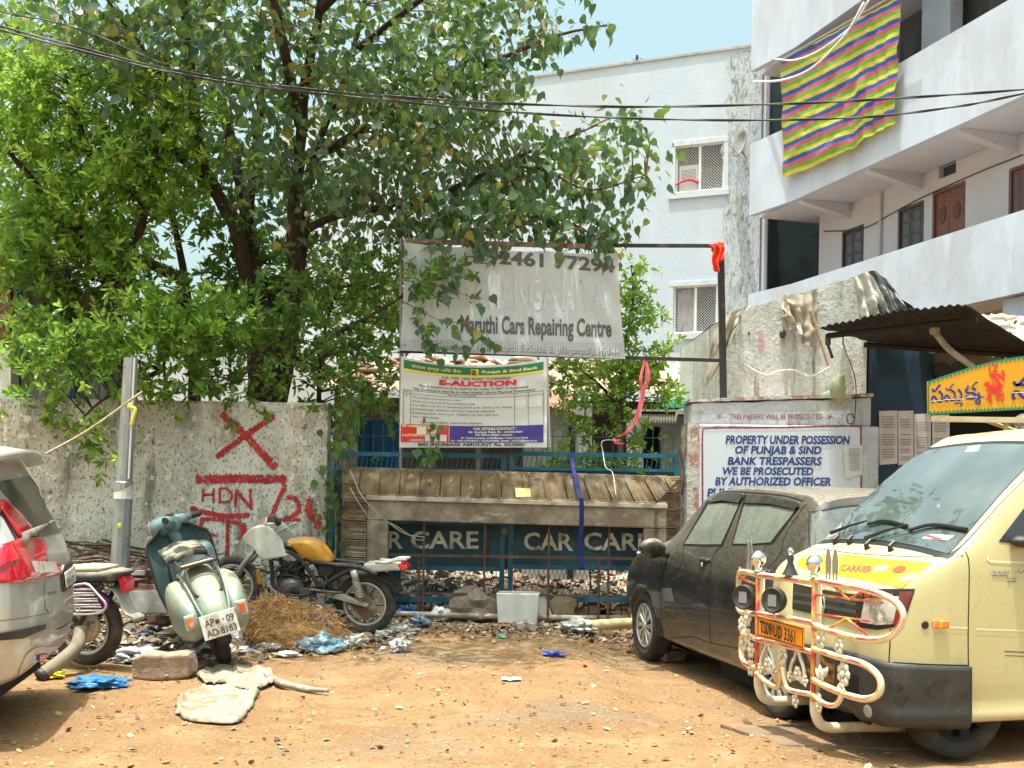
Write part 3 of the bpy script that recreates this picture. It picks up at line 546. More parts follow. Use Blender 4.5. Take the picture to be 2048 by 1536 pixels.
MAROON = M('maroon paint', (.27, .03, .05), rough=.8); BLUEP = M('blue sign paint', (.010, .035, .19), [((.03, .08, .28), 14, X1, .5, .62)], rough=.7)
b = MB(); brush(b, catmull([(1404, 1170, 0), (1405, 1000, 0), (1405, 870, 0), (1410, 859, 0), (1424, 856, 0), (1560, 855, 0), (1700, 852, 0), (1720, 856, 0), (1722, 872, 0), (1723, 1100, 0)], 10), 3.2, SQ, 4, .4, 3); b.build('red_border', MAROON, t, w=True)
b = MB()
def wl(s, x0_, x1_, y, h, sh=.16, bold=.035):
    f = lambda a, c: P(x0_ + a, y - c + 0.004 * a, 11.988); put_text(b, s, 0, 0, 0, h, w=x1_ - x0_, bold=bold, shear=sh, surf=f, wob=.02)
wl('PROPERTY UNDER POSSESSION', 1451, 1700, 887, 15.5); wl('OF PUNJAB & SIND', 1470, 1643, 907, 14.5); wl('BANK TRESPASSERS', 1455, 1644, 929, 14.5); wl('WE BE PROSECUTED', 1445, 1627, 949, 14); wl('BY AUTHORIZED OFFICER', 1430, 1662, 970, 15); wl('PUNJAB & SIND BANK', 1414, 1640, 993, 15.5); wl('HYDERABAD', 1408, 1520, 1016, 15)
b.build('blue_lettering', BLUEP, t, w=True)
b = MB(); f = lambda a, c: P(1459 + a, 838 - c, 12.026); put_text(b, 'TRES PASSERS WILL BE PROSECUTED', 0, 0, 0, 9.5, w=186, bold=.012, surf=f, wob=.03)
for cx, cy in ((1438, 833), (1659, 833)):
    for k in range(5): a = k * 1.257 + .3; brush(b, [(cx, cy), (cx + 7 * math.cos(a), cy + 7 * math.sin(a))], 2.2, lambda x, y: P(x, y, 12.026), 2, .4, k)
b.build('maroon_lettering', M('faded maroon paint', (.22, .07, .11), [((.4, .3, .33), 12, X1, .5, .62)], rough=.85), t, w=True)
PAPER = M('weathered paper', (.62, .63, .64), [((.52, .53, .54), 7, X1, .5, .65)], rough=.9)
b = MB(); b.grid(coons([SP(1685, 892) + V(0, -.01, 0), SP(1724, 890) + V(0, -.01, 0)], [SP(1690, 958) + V(0, -.012, 0), SP(1724, 950) + V(0, -.01, 0)], 8, 10, lambda u, v: V(0, -.05 * max(0, .45 - u) * v, 0))); o = b.build('pasted_notice', PAPER, loc=SP(1705, 920), smooth=True); tag(o, 'curling paper notice pasted at the right edge of the painted sign', 'notice')
b = MB(); [b.tube([SQ(1697, 898 + k * 4.2) + V(0, -.012, 0), SQ(1720, 897.5 + k * 4.2) + V(0, -.012, 0)], .0035, 4) for k in range(11)]; b.build('printed_lines', M('grey print', (.28, .28, .30), rough=.9), o, w=True)
t2 = MB().tube(catmull([SQ(1690, 690) + V(0, .05, 0), SQ(1709, 760) + V(0, -.03, 0), SQ(1708, 830) + V(0, -.03, 0), SQ(1706, 846), SQ(1696, 846), SQ(1694, 832), SQ(1703, 828), SQ(1708, 836)], 6), .006, 5).build('dangling_wire', M('black cable', (.03, .03, .03), rough=.6), loc=SQ(1708, 830)); tag(t2, 'thin black wire dangling with a looped end over the sign wall', 'wire')

# rough plaster room behind and above the sign wall
PLAST = M('rough plaster', (.52, .53, .52), [((.38, .39, .38), 2.4, (1, 1, .4), .46, .62, .85), ((.66, .67, .66), 6, X1, .52, .62, .8), ((.14, .135, .12), 5, (1.6, 1, .16), .56, .68, .85), ((.45, .36, .20), 1.6, X1, .60, .70, .5), ((.22, .21, .2), 22, X1, .58, .64, .6)], rough=.95, bump=1, bscale=26)
RP = lambda px, py, Y=12.45: P(px, py, Y)
t = thing('plaster_room', 'rough plastered room with tarpaulins draped over its sloping top', 'building', (RP(1590, 700).x, 13, 0))
tp = catmull([RP(1441, 640), RP(1480, 622), RP(1560, 598), RP(1640, 574), RP(1700, 556), RP(1736, 546)], 6); tp = [p + V(0, 0, .015 * nz(p.x, 0, 0, 9)) for p in tp]
b = MB(); b.grid([[V(p.x, 12.45, 0) for p in tp]] + [[V(p.x, 12.45, lerp(0, p.z, k / 8)) for p in tp] for k in range(1, 9)] + [[p + V(0, .5, .02) for p in tp], [p + V(0, 3, .02) for p in tp], [V(p.x, 15.45, 0) for p in tp]])
for e in (tp[0], tp[-1]): b.poly([V(e.x, 12.45, 0), V(e.x, 15.45, 0), V(e.x, 15.45, e.z + .02), e])
b.build('wall', PLAST, t, w=True)
b = MB(); b.blob(RP(1565, 668) + V(0, -.01, 0), (.035, .03, .05), .2, 2); b.tube([RP(1565, 668) + V(0, 0, 0), RP(1563, 670) + V(0, -.1, 0)], .028, 8); b.blob(RP(1498, 667), (.014, .02, .02), .2, 1); b.build('pipe_stub', M('black pipe', (.03, .03, .035), rough=.5), t, w=True)
b = MB(); brush(b, catmull([(1518, 662, 0), (1524, 675, 0), (1522, 690, 0), (1528, 700, 0)], 4), 13, lambda x, y: P(x, y, 12.444), 4, .6, 2); b.build('pink_stain', M('pink paint', (.60, .30, .46), rough=.9, alpha=(30, .4, .55)), t, w=True)
# tarps
BEIGE = M('beige tarpaulin', (.40, .365, .30), [((.27, .23, .175), 3, X1, .45, .65, .8), ((.50, .48, .43), 7, X1, .55, .65, .7)], rough=.95, spec=.1, bump=.3, bscale=14)
def cloth(name, mat, top, bot, label, cat, nu=26, nv=22, amp=.06, fr=7.0, loc=None, group=None, solid=0, out=V(0, -1, 0), sd=0.0):
    f = lambda u, v: out * (amp * (.35 + v) * (math.sin(u * fr * 3.1 + sd + 2 * nz(u, v, sd, 2)) * .5 + .9 * nz(u + sd, v, 1, 3) + .35 * nz(u, v + sd, 2, 9)) + .03)
    mb = MB(); mb.grid(coons(catmull(top, 6), catmull(bot, 6), nu, nv, f)); o = mb.build(name, mat, loc=loc or Vector(top[0]), smooth=True, solid=solid); return tag(o, label, cat, group)
q = lambda px, py, Y: P(px, py, Y)
cloth('beige_tarpaulin', BEIGE, [q(1562, 600, 12.6), q(1572, 588, 12.45), q(1600, 590, 12.4), q(1633, 585, 12.42)], [q(1560, 632, 12.36), q(1585, 655, 12.34), q(1610, 690, 12.36), q(1634, 690, 12.38)], 'beige tarpaulin bunched over the middle of the plaster room top', 'tarpaulin', amp=.10, fr=8)
cloth('beige_tarpaulin', BEIGE, [q(1500, 612, 12.7), q(1470, 622, 12.4), q(1443, 640, 12.4), q(1427, 655, 12.45)], [q(1480, 632, 12.4), q(1455, 690, 12.36), q(1432, 740, 12.36), q(1409, 780, 12.4)], 'dirty beige tarpaulin hanging down the left edge of the plaster room', 'tarpaulin', amp=.09, fr=5, sd=3)
cloth('pale_tarpaulin', M('pale tarpaulin', (.47, .46, .44), [((.33, .31, .28), 4, X1, .5, .65)], rough=.95, spec=.1), [q(1700, 560, 12.5), q(1732, 545, 12.42), q(1748, 560, 12.4)], [q(1730, 660, 12.38), q(1762, 648, 12.33), q(1795, 648, 12.3)], 'pale plastic sheet folded down the right end of the plaster room', 'tarpaulin', amp=.09, fr=6, sd=5)
cloth('black_tarpaulin', M('black tarpaulin', (.045, .05, .055), [((.25, .26, .27), 3, X1, .58, .68, .6)], rough=.35), [q(1728, 548, 12.6), q(1745, 542, 12.5), q(1770, 560, 12.5), q(1785, 590, 12.5)], [q(1765, 640, 12.3), q(1795, 645, 12.25), q(1825, 640, 12.25), q(1850, 637, 12.3)], 'shiny black tarpaulin sagging beside the pale sheet above the awning', 'tarpaulin', amp=.12, fr=6, sd=9)
b = MB(); b.tube(catmull([q(1622, 622, 12.3), q(1634, 660, 12.3), q(1648, 705, 12.3), q(1657, 733, 12.3)], 5), [.022, .03, .02, .012], 6); tag(b.build('tan_rope', M('jute', (.42, .29, .18), [((.3, .2, .12), 30, X1, .5, .6)], rough=.95), loc=q(1640, 690, 12.3)), 'thick tan rope hanging from the bunched beige tarpaulin', 'rope')
b = MB(); b.tube(catmull([q(1494, 732, 12.4), q(1510, 742, 12.38), q(1535, 751, 12.38), q(1560, 742, 12.38), q(1590, 741, 12.38), q(1615, 752, 12.38), q(1635, 748, 12.38), q(1660, 734, 12.36)], 6), .013, 6); tag(b.build('white_cable', M('dirty white cable', (.60, .60, .56), rough=.7), loc=q(1560, 742, 12.4)), 'dirty white cable sagging across the rough plaster wall', 'cable')
# hanging clear bag
t = thing('plastic_bag', 'clear plastic bag hung from the awning corner with yellowish contents', 'bag', tuple(q(1686, 790, 11.9)))
b = MB(); rg = []
for px, py, r in ((1686, 690, .02), (1687, 700, .03), (1684, 720, .07), (1682, 745, .11), (1679, 770, .15), (1680, 785, .16), (1682, 797, .12)):
    c = q(px, py, 11.9); rg.append([c + V(math.cos(a) * r * (1 + .25 * nz(a * 2, py * .05)), math.sin(a) * r * .6 * (1 + .25 * nz(a * 2, py * .05, 4)), 0) for a in np.linspace(0, 2 * math.pi, 17)[:-1]])
b.loft(rg); b.build('film', clear_glass('plastic film', (.80, .84, .80), .22, .15), t, w=True, smooth=True)
b = MB(); b.blob(q(1678, 776, 11.9), (.085, .06, .14), .3, 3); b.build('contents', M('yellowish contents', (.42, .36, .16), [((.3, .36, .2), 8, X1, .5, .6)], rough=.8), t, w=True, smooth=True)
b = MB(); b.tube([q(1686, 692, 11.9), q(1686, 672, 11.9)], .008, 5); b.build('tie', MATS['black cable'], t, w=True)
b = MB(); b.blob(q(1657, 790, 12.2), (.05, .05, .05), .4, 2); tag(b.build('green_plastic', M('pale green plastic', (.35, .55, .38), rough=.4), loc=q(1657, 790, 12.2), smooth=True), 'scrap of pale green plastic on the sign wall top', 'plastic scrap')
# shop: blue wall, dark interior
t = thing('shop', 'dark blue painted shop front behind the cream van', 'shop', (q(1850, 900, 12.5).x, 13, 0))
BLUEW = M('dark blue paint', (.010, .042, .095), [((.018, .065, .13), 1.5, X1, .45, .65), ((.006, .02, .045), 4, (1, 1, .3), .55, .7), ((.30, .26, .19), 2.6, X1, .655, .67, .9)], rough=.6)
xs0, xs1, xs2 = q(1736, 800, 12.5).x, q(1866, 800, 12.5).x, 9.6
b = MB(); b.bb(xs0, xs1, 12.5, 12.7, 0, 3.3); b.build('blue_wall', BLUEW, t, w=True)
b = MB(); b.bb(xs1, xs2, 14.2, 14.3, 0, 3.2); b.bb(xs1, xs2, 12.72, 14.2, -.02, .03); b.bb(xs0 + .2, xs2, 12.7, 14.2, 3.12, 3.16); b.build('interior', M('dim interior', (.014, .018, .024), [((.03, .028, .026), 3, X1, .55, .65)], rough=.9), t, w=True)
b = MB(); b.bb(xs1 + .003, q(2000, 735, 12.6).x, 12.56, 12.68, q(1900, 732, 12.6).z, 3.11); b.build('lintel', M('stained grey cement', (.20, .19, .17), [((.12, .11, .1), 4, X1, .45, .6)], rough=.95), t, w=True)
b = MB(); b.lathe([(.10, 0), (.10, .03), (0, .03)], q(1884, 742, 12.4), V(0, -1, 0), 16); b.lathe([(.08, 0), (.08, .03), (0, .03)], q(1917, 736, 12.4), V(0, -1, 0), 16); b.build('vent_fan', M('black fan', (.02, .02, .02), rough=.6), t, w=True)
NOTE = M('notice paper', (.72, .70, .73), [((.62, .60, .63), 3, X1, .5, .65)], rough=.9); PR = M('faint print', (.33, .31, .32), rough=.9)
for i, (x0_, y0_, x1_, y1_) in enumerate(((1758, 822, 1795, 930), (1796, 822, 1827, 931), (1828, 828, 1862, 932), (1864, 830, 1899, 920))):
    Yp = 12.485 if i < 3 else 12.47
    b = MB(); b.grid(coons([q(x0_, y0_, Yp), q(x1_, y0_ - 1, Yp)], [q(x0_ + 1, y1_, Yp), q(x1_, y1_ - 3, Yp)], 6, 8, lambda u, v: V(0, -.006 * abs(nz(u, v, i, 5)), 0)))
    o = b.build('notice_sheet', NOTE, loc=q((x0_ + x1_) / 2, (y0_ + y1_) / 2, Yp), smooth=True); tag(o, ('leftmost printed notice sheet pasted on the dark blue wall', 'printed notice sheet second from the left on the blue wall', 'printed notice sheet third from the left, torn at its foot', 'rightmost printed notice sheet at the edge of the dark shop opening')[i], 'notice', 'printed notices on the blue wall')
    b = MB()
    for k in range(20):
        y = y0_ + 8 + k * 5; 
        if k in (0, 6, 7, 13) or random.random() < .12 or y > y1_ - 8: continue
        b.poly([q(x0_ + 5, y, Yp - .012), q(x1_ - random.uniform(3, 9), y, Yp - .012), q(x1_ - 6, y - 1.6, Yp - .012), q(x0_ + 5, y - 1.6, Yp - .012)])
    b.build('printed_lines', PR, o, w=True)
# awning sheet
t = thing('awning', 'dark corrugated awning sheet projecting over the shop front', 'awning', tuple(q(1830, 660, 11.5)))
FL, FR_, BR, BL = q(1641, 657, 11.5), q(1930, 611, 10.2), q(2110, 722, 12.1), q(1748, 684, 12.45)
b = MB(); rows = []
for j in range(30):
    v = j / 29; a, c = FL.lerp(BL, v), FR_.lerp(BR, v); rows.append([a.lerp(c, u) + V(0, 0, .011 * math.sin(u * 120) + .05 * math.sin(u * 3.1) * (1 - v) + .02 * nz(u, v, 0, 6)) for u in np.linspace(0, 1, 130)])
b.grid(rows); b.build('sheet', M('sooty sheet metal', (.022, .019, .020), [((.045, .034, .030), 3, X1, .5, .65), ((.012, .011, .013), 8, (1, .3, 1), .5, .6)], rough=.8), t, w=True, smooth=True, solid=.008)  # shade of the underside is put into the very dark sheet colour
b = MB()
for v in (.12, .8):
    a, c = FL.lerp(BL, v), FR_.lerp(BR, v); b.tube([a - V(0, 0, .06), c - V(0, 0, .06)], .03, 6)
b.build('batten', M('dark timber', (.02, .016, .013), rough=.9), t, w=True)
b = MB(); b.tube(catmull([q(1868, 655, 11.0), q(1876, 672, 11.0), q(1900, 700, 11), q(1940, 730, 11.1), q(1990, 770, 11.2)], 5), [.035, .03, .032, .03, .03], 8); b.blob(q(1870, 660, 11), (.05, .05, .06), .3, 2); b.build('prop', M('bleached wood', (.42, .38, .33), [((.28, .24, .2), 9, X1, .5, .6)], rough=.9), t, w=True, smooth=True)
for (a, c, r) in ((q(1656, 668, 11.7), q(1656, 690, 11.7), .03),): 
    b = MB(); b.tube([a, c], r, 8); b.tube([c + V(0, 0, -.0), c + V(.05, 0, -.14)], .015, 6); b.build('hook', MATS['black pipe'], t, w=True)
# patched sheet roof right of the awning
t = thing('patched_roof', 'roof of overlapping pale broken cement sheets beside the apartment block', 'roof', tuple(q(2020, 660, 13)))
CEM = M('cement sheet', (.50, .45, .38), [((.62, .57, .48), 4, X1, .45, .6), ((.30, .26, .21), 6, X1, .55, .68), ((.38, .33, .27), 18, X1, .5, .6, .6)], rough=.95, bump=.8, bscale=20)
for k in range(5):
    b = MB(); y0_ = 12.3 + k * .55; zz0 = 3.02 + k * .16; rows = []
    for j in range(6):
        v = j / 5; rows.append([V(lerp(4.6, 8.6, u) + .04 * nz(u, k, 0, 9), y0_ + v * .75 + .06 * nz(u * 9, k), zz0 + v * .19 + .04 * math.sin(u * 190) + .07 * nz(u, k, v, 7)) for u in np.linspace(0, 1, 200)])
    b.grid(rows); b.build('cement_sheet', CEM, t, w=True, smooth=True, solid=.012)
b = MB()
for k in range(46):
    c = V(random.uniform(5.0, 7.6), random.uniform(12.3, 14.3), 0); c.z = 3.14 + (c.y - 12.3) * .29 + .03; b.blob(c, (random.uniform(.05, .16), random.uniform(.05, .13), random.uniform(.02, .05)), .5, 1, k)
tag(b.build('roof_rubble', CEM, t, w=True), None, None, kind='stuff')
# yellow sign board
t = thing('yellow_signboard', 'yellow shop signboard with blue hand painted Telugu lettering', 'sign', tuple(q(1960, 780, 10)))
SY = lambda px, py, d=0.0: P(px, py, 10.0 - d)
top = catmull([(1856, 763, 0), (1900, 748, 0), (1950, 732, 0), (2000, 720, 0), (2060, 711, 0), (2130, 706, 0), (2200, 706, 0), (2270, 712, 0), (2340, 724, 0), (2400, 742, 0)], 5); btm = [(1857, 829), (2400, 800)]
YEL = M('yellow enamel', (.70, .34, .01), [((.72, .34, .01), 2, X1, .5, .65, .6), ((.62, .36, .06), 10, X1, .62, .7, .5)], rough=.45)
b = MB(); pl = [SY(x, y) for x, y, _ in top] + [SY(*btm[1]), SY(*btm[0])]; b.prism(pl, V(0, .03, 0)); b.build('board', YEL, t, w=True)
b = MB(); GRN = M('green enamel', (.01, .22, .11), rough=.5)
rs_ = resample(top, 64)
for i in range(63):
    p, p2 = rs_[i], rs_[i + 1]; b.poly([SY(p.x, p.y - .5, .003), SY(p.x, p.y + 2, .003), SY((p.x + p2.x) / 2, (p.y + p2.y) / 2 + 8, .003), SY(p2.x, p2.y + 2, .003), SY(p2.x, p2.y - .5, .003)])
for i in range(70):
    x = lerp(1857, 2400, i / 70); xn = lerp(1857, 2400, (i + 1) / 70); y = lerp(829, 800, i / 70); b.poly([SY(x, y, .003), SY(xn, y - .4, .003), SY(xn, y - 2.5, .003), SY((x + xn) / 2, y - 8, .003), SY(x, y - 2.2, .003)])
b.tube([SY(1857, 764, .003), SY(1857, 829, .003)], .006, 4); b.build('green_border', GRN, t, w=True)
BLT = M('blue enamel', (.008, .03, .26), rough=.5); WHT = M('white enamel', (.8, .8, .78), rough=.5); REDE = M('red enamel', (.72, .035, .02), [((.8, .25, .02), 40, X1, .58, .62)], rough=.5)
def stroke(mb, pts, wd, d, n=6): brush(mb, catmull([(*p, 0) for p in pts], n), wd, lambda x, y: SY(x, y, d), 1.2, .05)
def zs_(x, y): return (1640 + x * .26037, 560 + y * .26037)
# Telugu letters as strokes (zoomed sketch units)
def zg(x, y): return (1850 + x * .1559, 700 + y * .1559)
b = MB(); TG = lambda x0, y0, d: (lambda a, c: SY(x0 + a, y0 - c - .05 * a, d))
for g, x0, y0, wd, h in (('స', 1862, 806, 25, 34), ('మ', 1888, 803, 37, 33), ('క', 1929, 799, 27, 33), ('సా', 2023, 799, 60, 42), ('ర', 2090, 796, 46, 40), ('ల', 2142, 794, 46, 40), ('మ', 2194, 791, 60, 40)): put_text(b, g, 0, 0, 0, h, w=wd, bold=.008, surf=TG(x0, y0, .006))
for st_, wd in (([(375, 690), (440, 680), (476, 690), (470, 716), (452, 714)], 2.6), ([(705, 550), (680, 562), (678, 588), (702, 600), (668, 632), (655, 672), (680, 692), (706, 668), (695, 612), (716, 575)], 3.6), ([(700, 600), (738, 606), (766, 598)], 2.2)): stroke(b, [zg(*p) for p in st_], wd, .0065)
b.build('blue_lettering', BLT, t, w=True); b = MB()
for x0, x1_, y in ((1862, 1886, 803), (1888, 1926, 800), (1930, 1955, 795.5), (2024, 2082, 786)): b.poly([SY(x0, y, .009), SY(x1_, y - 1.6, .009), SY(x1_, y - 2.8, .009), SY(x0, y - 1.2, .009)])
b.build('white_line', WHT, t, w=True)
b = MB()                                   # red painted rider figure, plain silhouette strokes
for st_, wd in (([(905, 185), (906, 240)], 9), ([(903, 250), (900, 330), (905, 430), (890, 520)], 14), ([(850, 340), (905, 310), (985, 350)], 9), ([(785, 410), (820, 470), (860, 540)], 13), ([(830, 470), (900, 520), (985, 560)], 16), ([(840, 540), (835, 600), (855, 685)], 7), ([(820, 560), (815, 620), (785, 645)], 6), ([(935, 550), (945, 600), (925, 650)], 7), ([(980, 540), (1000, 590), (990, 655)], 7), ([(835, 185), (832, 260), (850, 340)], 4), ([(830, 190), (838, 230)], 7), ([(990, 260), (1015, 330), (990, 400)], 6), ([(960, 430), (985, 500)], 10), ([(920, 400), (960, 470)], 12)): brush(b, catmull([(*zg(*p), 0) for p in st_], 5), wd * .78, lambda x, y: SY(x, y, .0055), 1.2, .5, wd)
b.build('red_figure', REDE, t, w=True)
b = MB(); b.bb(SY(1862, 838).x, SY(2400, 838).x, 9.99, 10.07, SY(1862, 843).z, SY(1862, 832).z + .0); b.build('cream_rail', M('cream timber', (.62, .52, .34), [((.45, .36, .22), 8, (.4, 1, 1), .5, .65)], rough=.8), t, w=True)
b = MB(); 
for px in (2012, 2300): b.tube([SY(px, 835, -.05), V(SY(px, 835).x, 10.05, 0)], .022, 6)
b.tube([SY(1975, 842, -.08), SY(2080, 880, -.3)], .02, 6); b.build('stand_leg', M('cream metal', (.55, .47, .30), rough=.6), t, w=True)
b = MB(); b.blob(q(2040, 862, 10.4), (.12, .1, .16), .3, 2); tag(b.build('snack_packets', M('dark packets', (.10, .09, .07), [((.4, .35, .1), 12, X1, .55, .6), ((.25, .25, .5), 16, X1, .6, .63)], rough=.4), loc=q(2040, 862, 10.4)), 'dark bundle of packets hanging under the yellow signboard', 'packets')

# ================================================================== yard behind the gate
t = thing('yard_house', 'small grey house with a dark doorway behind the gate', 'house', tuple(V(q(1330, 900, 14.6).x, 14.7, 0)))
GW = M('grey house plaster', (.44, .43, .41), [((.33, .32, .3), 1.8, X1, .45, .65), ((.52, .51, .49), 5, X1, .55, .68), ((.18, .17, .16), 6, (1, 1, .3), .62, .72, .7)], rough=.95)
o = V(q(1275, 900, 14.6).x, 14.6, 0); U = q(1440, 900, 14.6).x - o.x; zt = q(1330, 832, 14.6).z; d0, d1, dz = q(1287, 900, 14.6).x - o.x, q(1322, 900, 14.6).x - o.x, q(1300, 853, 14.6).z
b = MB(); wall_holes(b, o, V(1, 0, 0), UP, U, zt, [(d0, d1, 0, dz)], V(0, .2, 0)); b.poly([o, o + UP * zt, o + UP * zt + V(0, 1.5, 0), o + V(0, 1.5, 0)]); b.build('wall', GW, t, w=True)
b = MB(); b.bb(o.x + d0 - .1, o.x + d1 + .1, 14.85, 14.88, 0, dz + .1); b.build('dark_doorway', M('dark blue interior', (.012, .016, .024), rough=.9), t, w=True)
b = MB(); xl_, xr_ = q(1283, 825, 14.4).x, q(1450, 825, 14.4).x
b.loft([[V(x, 14.35, zt + .01 + .0 * x), V(x, 14.35, zt + .07), V(x, 16, zt + .16), V(x, 16, zt + .1)] for x in np.linspace(xl_, xr_, 12)]); b.build('roof_slab', M('pale cement edge', (.50, .46, .38), [((.3, .26, .2), 6, X1, .5, .65)], rough=.95), t, w=True)
b = MB(); n = 13
for i in range(n): x = lerp(xl_ - .05, q(1350, 825, 14.3).x, i / n); wd = .085; b.prism([V(x, 14.31, zt + .04), V(x + wd, 14.31, zt + .04), V(x + wd * .5, 14.31, zt - .12)], V(0, .02, 0))
b.build('scalloped_edge', M('weathered tin edge', (.46, .44, .38), rough=.8), t, w=True)
b = MB(); c = q(1355, 818, 14.4); b.lathe([(.13, 0), (.15, .02), (.17, .09), (.06, .13), (0, .135)], V(c.x, 14.7, zt + .11), UP, 18); tag(b.build('turquoise_tub', M('turquoise plastic', (.01, .46, .36), rough=.4), loc=V(c.x, 14.7, zt + .11), smooth=True), 'upturned turquoise plastic tub on the grey house roof', 'tub')
t = thing('tin_shed', 'long low shed roofed with broken tiles and corrugated sheets behind the gate', 'shed', tuple(V(q(1200, 760, 17).x, 17, 0)))
TILE = M('broken tile litter', (.47, .36, .27), [((.62, .54, .43), 5, X1, .48, .6), ((.30, .17, .11), 7, X1, .55, .66), ((.20, .17, .14), 14, X1, .58, .68), ((.66, .62, .56), 20, X1, .62, .7)], rough=.95, bump=1, bscale=16)
xl_, xr_ = q(640, 760, 16).x, q(1470, 760, 16).x; ze = q(1200, 785, 16.2).z; zr_ = q(1200, 722, 18.2).z
b = MB(); b.grid([[V(x, lerp(16.2, 18.4, v), lerp(ze, zr_, v) + .03 * math.sin(x * 42) * (1 - .4 * v) + .05 * nz(x, v, 0, 3)) for x in np.linspace(xl_, xr_, 330)] for v in np.linspace(0, 1, 10)]); b.build('sheet_roof', TILE, t, w=True, smooth=True, solid=.02)
b = MB(); 
for k in range(150):
    x = random.uniform(xl_, xr_); v = random.uniform(.05, .98); c = V(x, lerp(16.2, 18.4, v), lerp(ze, zr_, v) + .05); m = rot('Z', random.uniform(0, 3)) @ rot('X', random.uniform(-.2, .5)); b.box(c, (random.uniform(.1, .5), random.uniform(.08, .3), .02), m)
tag(b.build('loose_tiles', M('assorted tiles', (.5, .4, .3), rough=.95, island=[(.62, .55, .45), (.40, .22, .14), (.55, .44, .33), (.30, .24, .2), (.66, .62, .55)]), t, w=True), None, None, kind='stuff')
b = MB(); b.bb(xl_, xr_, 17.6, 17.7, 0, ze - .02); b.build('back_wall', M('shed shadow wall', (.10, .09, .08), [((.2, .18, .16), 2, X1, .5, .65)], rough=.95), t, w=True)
b = MB(); 
for x in np.linspace(xl_ + .2, xr_ - .2, 9): b.tube([V(x, 16.35, 0), V(x, 16.35, ze)], .05, 6)
b.build('post', M('grey timber', (.16, .13, .10), rough=.95), t, w=True)
b = MB(); a = q(1092, 742, 15.2); b.grid([[V(lerp(a.x - .4, q(1150, 770, 15.2).x, u), 15.0 - v * .0, 0) + V(0, v * .9, lerp(q(1100, 800, 15).z, q(1100, 768, 15.9).z, v) - u * .16 + .015 * math.sin(u * 100)) for u in np.linspace(0, 1, 120)] for v in (0, .5, 1)]); tag(b.build('red_sheet', M('red oxide sheet', (.36, .15, .11), [((.48, .25, .19), 4, (1, .4, 1), .5, .65)], rough=.8), loc=a, smooth=True, solid=.01), 'reddish corrugated sheet sloping out right behind the auction banner', 'metal sheet')
b = MB(); b.bb(q(1092, 860, 15).x - .3, q(1185, 860, 15).x, 15.1, 15.25, 0, q(1130, 805, 15).z); tag(b.build('grey_wall', GW, loc=V(q(1140, 900, 15).x, 15.1, 0)), 'short grey wall left of the young tree behind the gate', 'wall')
b = MB(); b.bb(q(1140, 860, 14.9).x, q(1152, 860, 14.9).x, 15.06, 15.095, 0, q(1140, 850, 15).z); tag(b.build('dark_window', MATS['dark blue interior'], loc=V(q(1146, 900, 14.9).x, 15.06, 0)), 'narrow dark opening in the grey wall behind the gate', 'opening')
BLUES = M('blue sheet metal', (.008, .12, .30), [((.005, .08, .20), 2, (1, 1, .4), .45, .6), ((.04, .2, .4), 6, X1, .6, .7)], rough=.6)
t = thing('blue_metal_door', 'bright blue sheet metal door standing behind the left gate leaf', 'door', (q(760, 900, 13.2).x, 13.2, 0))
b = MB(); b.bb(q(715, 900, 13.2).x, q(805, 900, 13.2).x, 13.2, 13.24, .0, q(760, 838, 13.2).z); b.build('panel', BLUES, t, w=True, bevel=.01)
b = MB(); b.bb(q(738, 900, 13.2).x, q(742, 900, 13.2).x, 13.18, 13.2, .1, q(760, 845, 13.2).z); b.build('seam', M('deep blue', (.005, .05, .13), rough=.7), t, w=True)
b = MB(); b.lathe([(0, .005), (.035, .005), (.04, 0)], q(782, 868, 13.19), V(0, -1, 0), 12); b.build('hole_plate', M('pale plate', (.55, .6, .6), rough=.6), t, w=True)
b = MB(); b.bb(-6.5, -.9, 18.9, 19.1, 0, q(760, 735, 19).z); tag(b.build('far_white_wall', M('far white wall', (.62, .66, .70), [((.5, .53, .56), 2, X1, .5, .65)], rough=.9), loc=V(-3, 19, 0)), 'plain whitish wall glimpsed through leaves behind the blue door', 'wall')
# grey sheet shed at the far left
t = thing('sheet_shed', 'old shed of grey vertical boards with blue posts behind the boundary wall', 'shed', tuple(V(q(110, 700, 13.4).x, 13.4, 0)))
b = MB(); x0_ = q(8, 700, 13.4).x - 1.6; x1_ = q(243, 700, 13.4).x; n = 34
for i in range(n):
    a = lerp(x0_, x1_, i / n); c = lerp(x0_, x1_, (i + .96) / n); zt = q(120, 470, 13.4).z + .35 * math.sin(i * .4) - .035 * max(0, i - 18) ** 1.3 * .5; b.bb(a, c, 13.4 + .012 * (i % 2), 13.45, 0, zt)
b.build('board_wall', M('weathered grey boards', (.34, .32, .28), [((.24, .22, .19), 5, (2, 2, .15), .45, .62), ((.46, .43, .38), 9, (2, 2, .2), .55, .68), ((.14, .12, .1), 3, X1, .62, .72)], rough=.95), t, w=True)
for px in (146, 34):
    b = MB(); x = q(px, 700, 13.3).x; b.bb(x - .03, x + .03, 13.3, 13.36, 0, q(px, 560, 13.3).z); b.build('post', M('blue post paint', (.012, .075, .2), rough=.6), t, w=True)
b = MB(); b.bb(q(110, 560, 13.35).x, q(140, 560, 13.35).x, 13.36, 13.39, q(120, 570, 13.35).z, q(120, 530, 13.35).z); b.build('blue_patch', MATS['blue post paint'], t, w=True)
b = MB(); pt = [q(-60, 440, 12.9), q(0, 430, 12.9), q(16, 520, 12.9), q(24, 640, 12.9), q(12, 690, 12.9), q(-60, 700, 12.9)]; b.prism(pt, V(0, .08, 0)); tag(b.build('rusty_sheet', M('rusty sheet', (.14, .055, .035), [((.22, .10, .06), 4, X1, .5, .65)], rough=.9), loc=q(0, 560, 12.9)), 'rusty brown metal sheet standing beside the grey board shed', 'metal sheet')
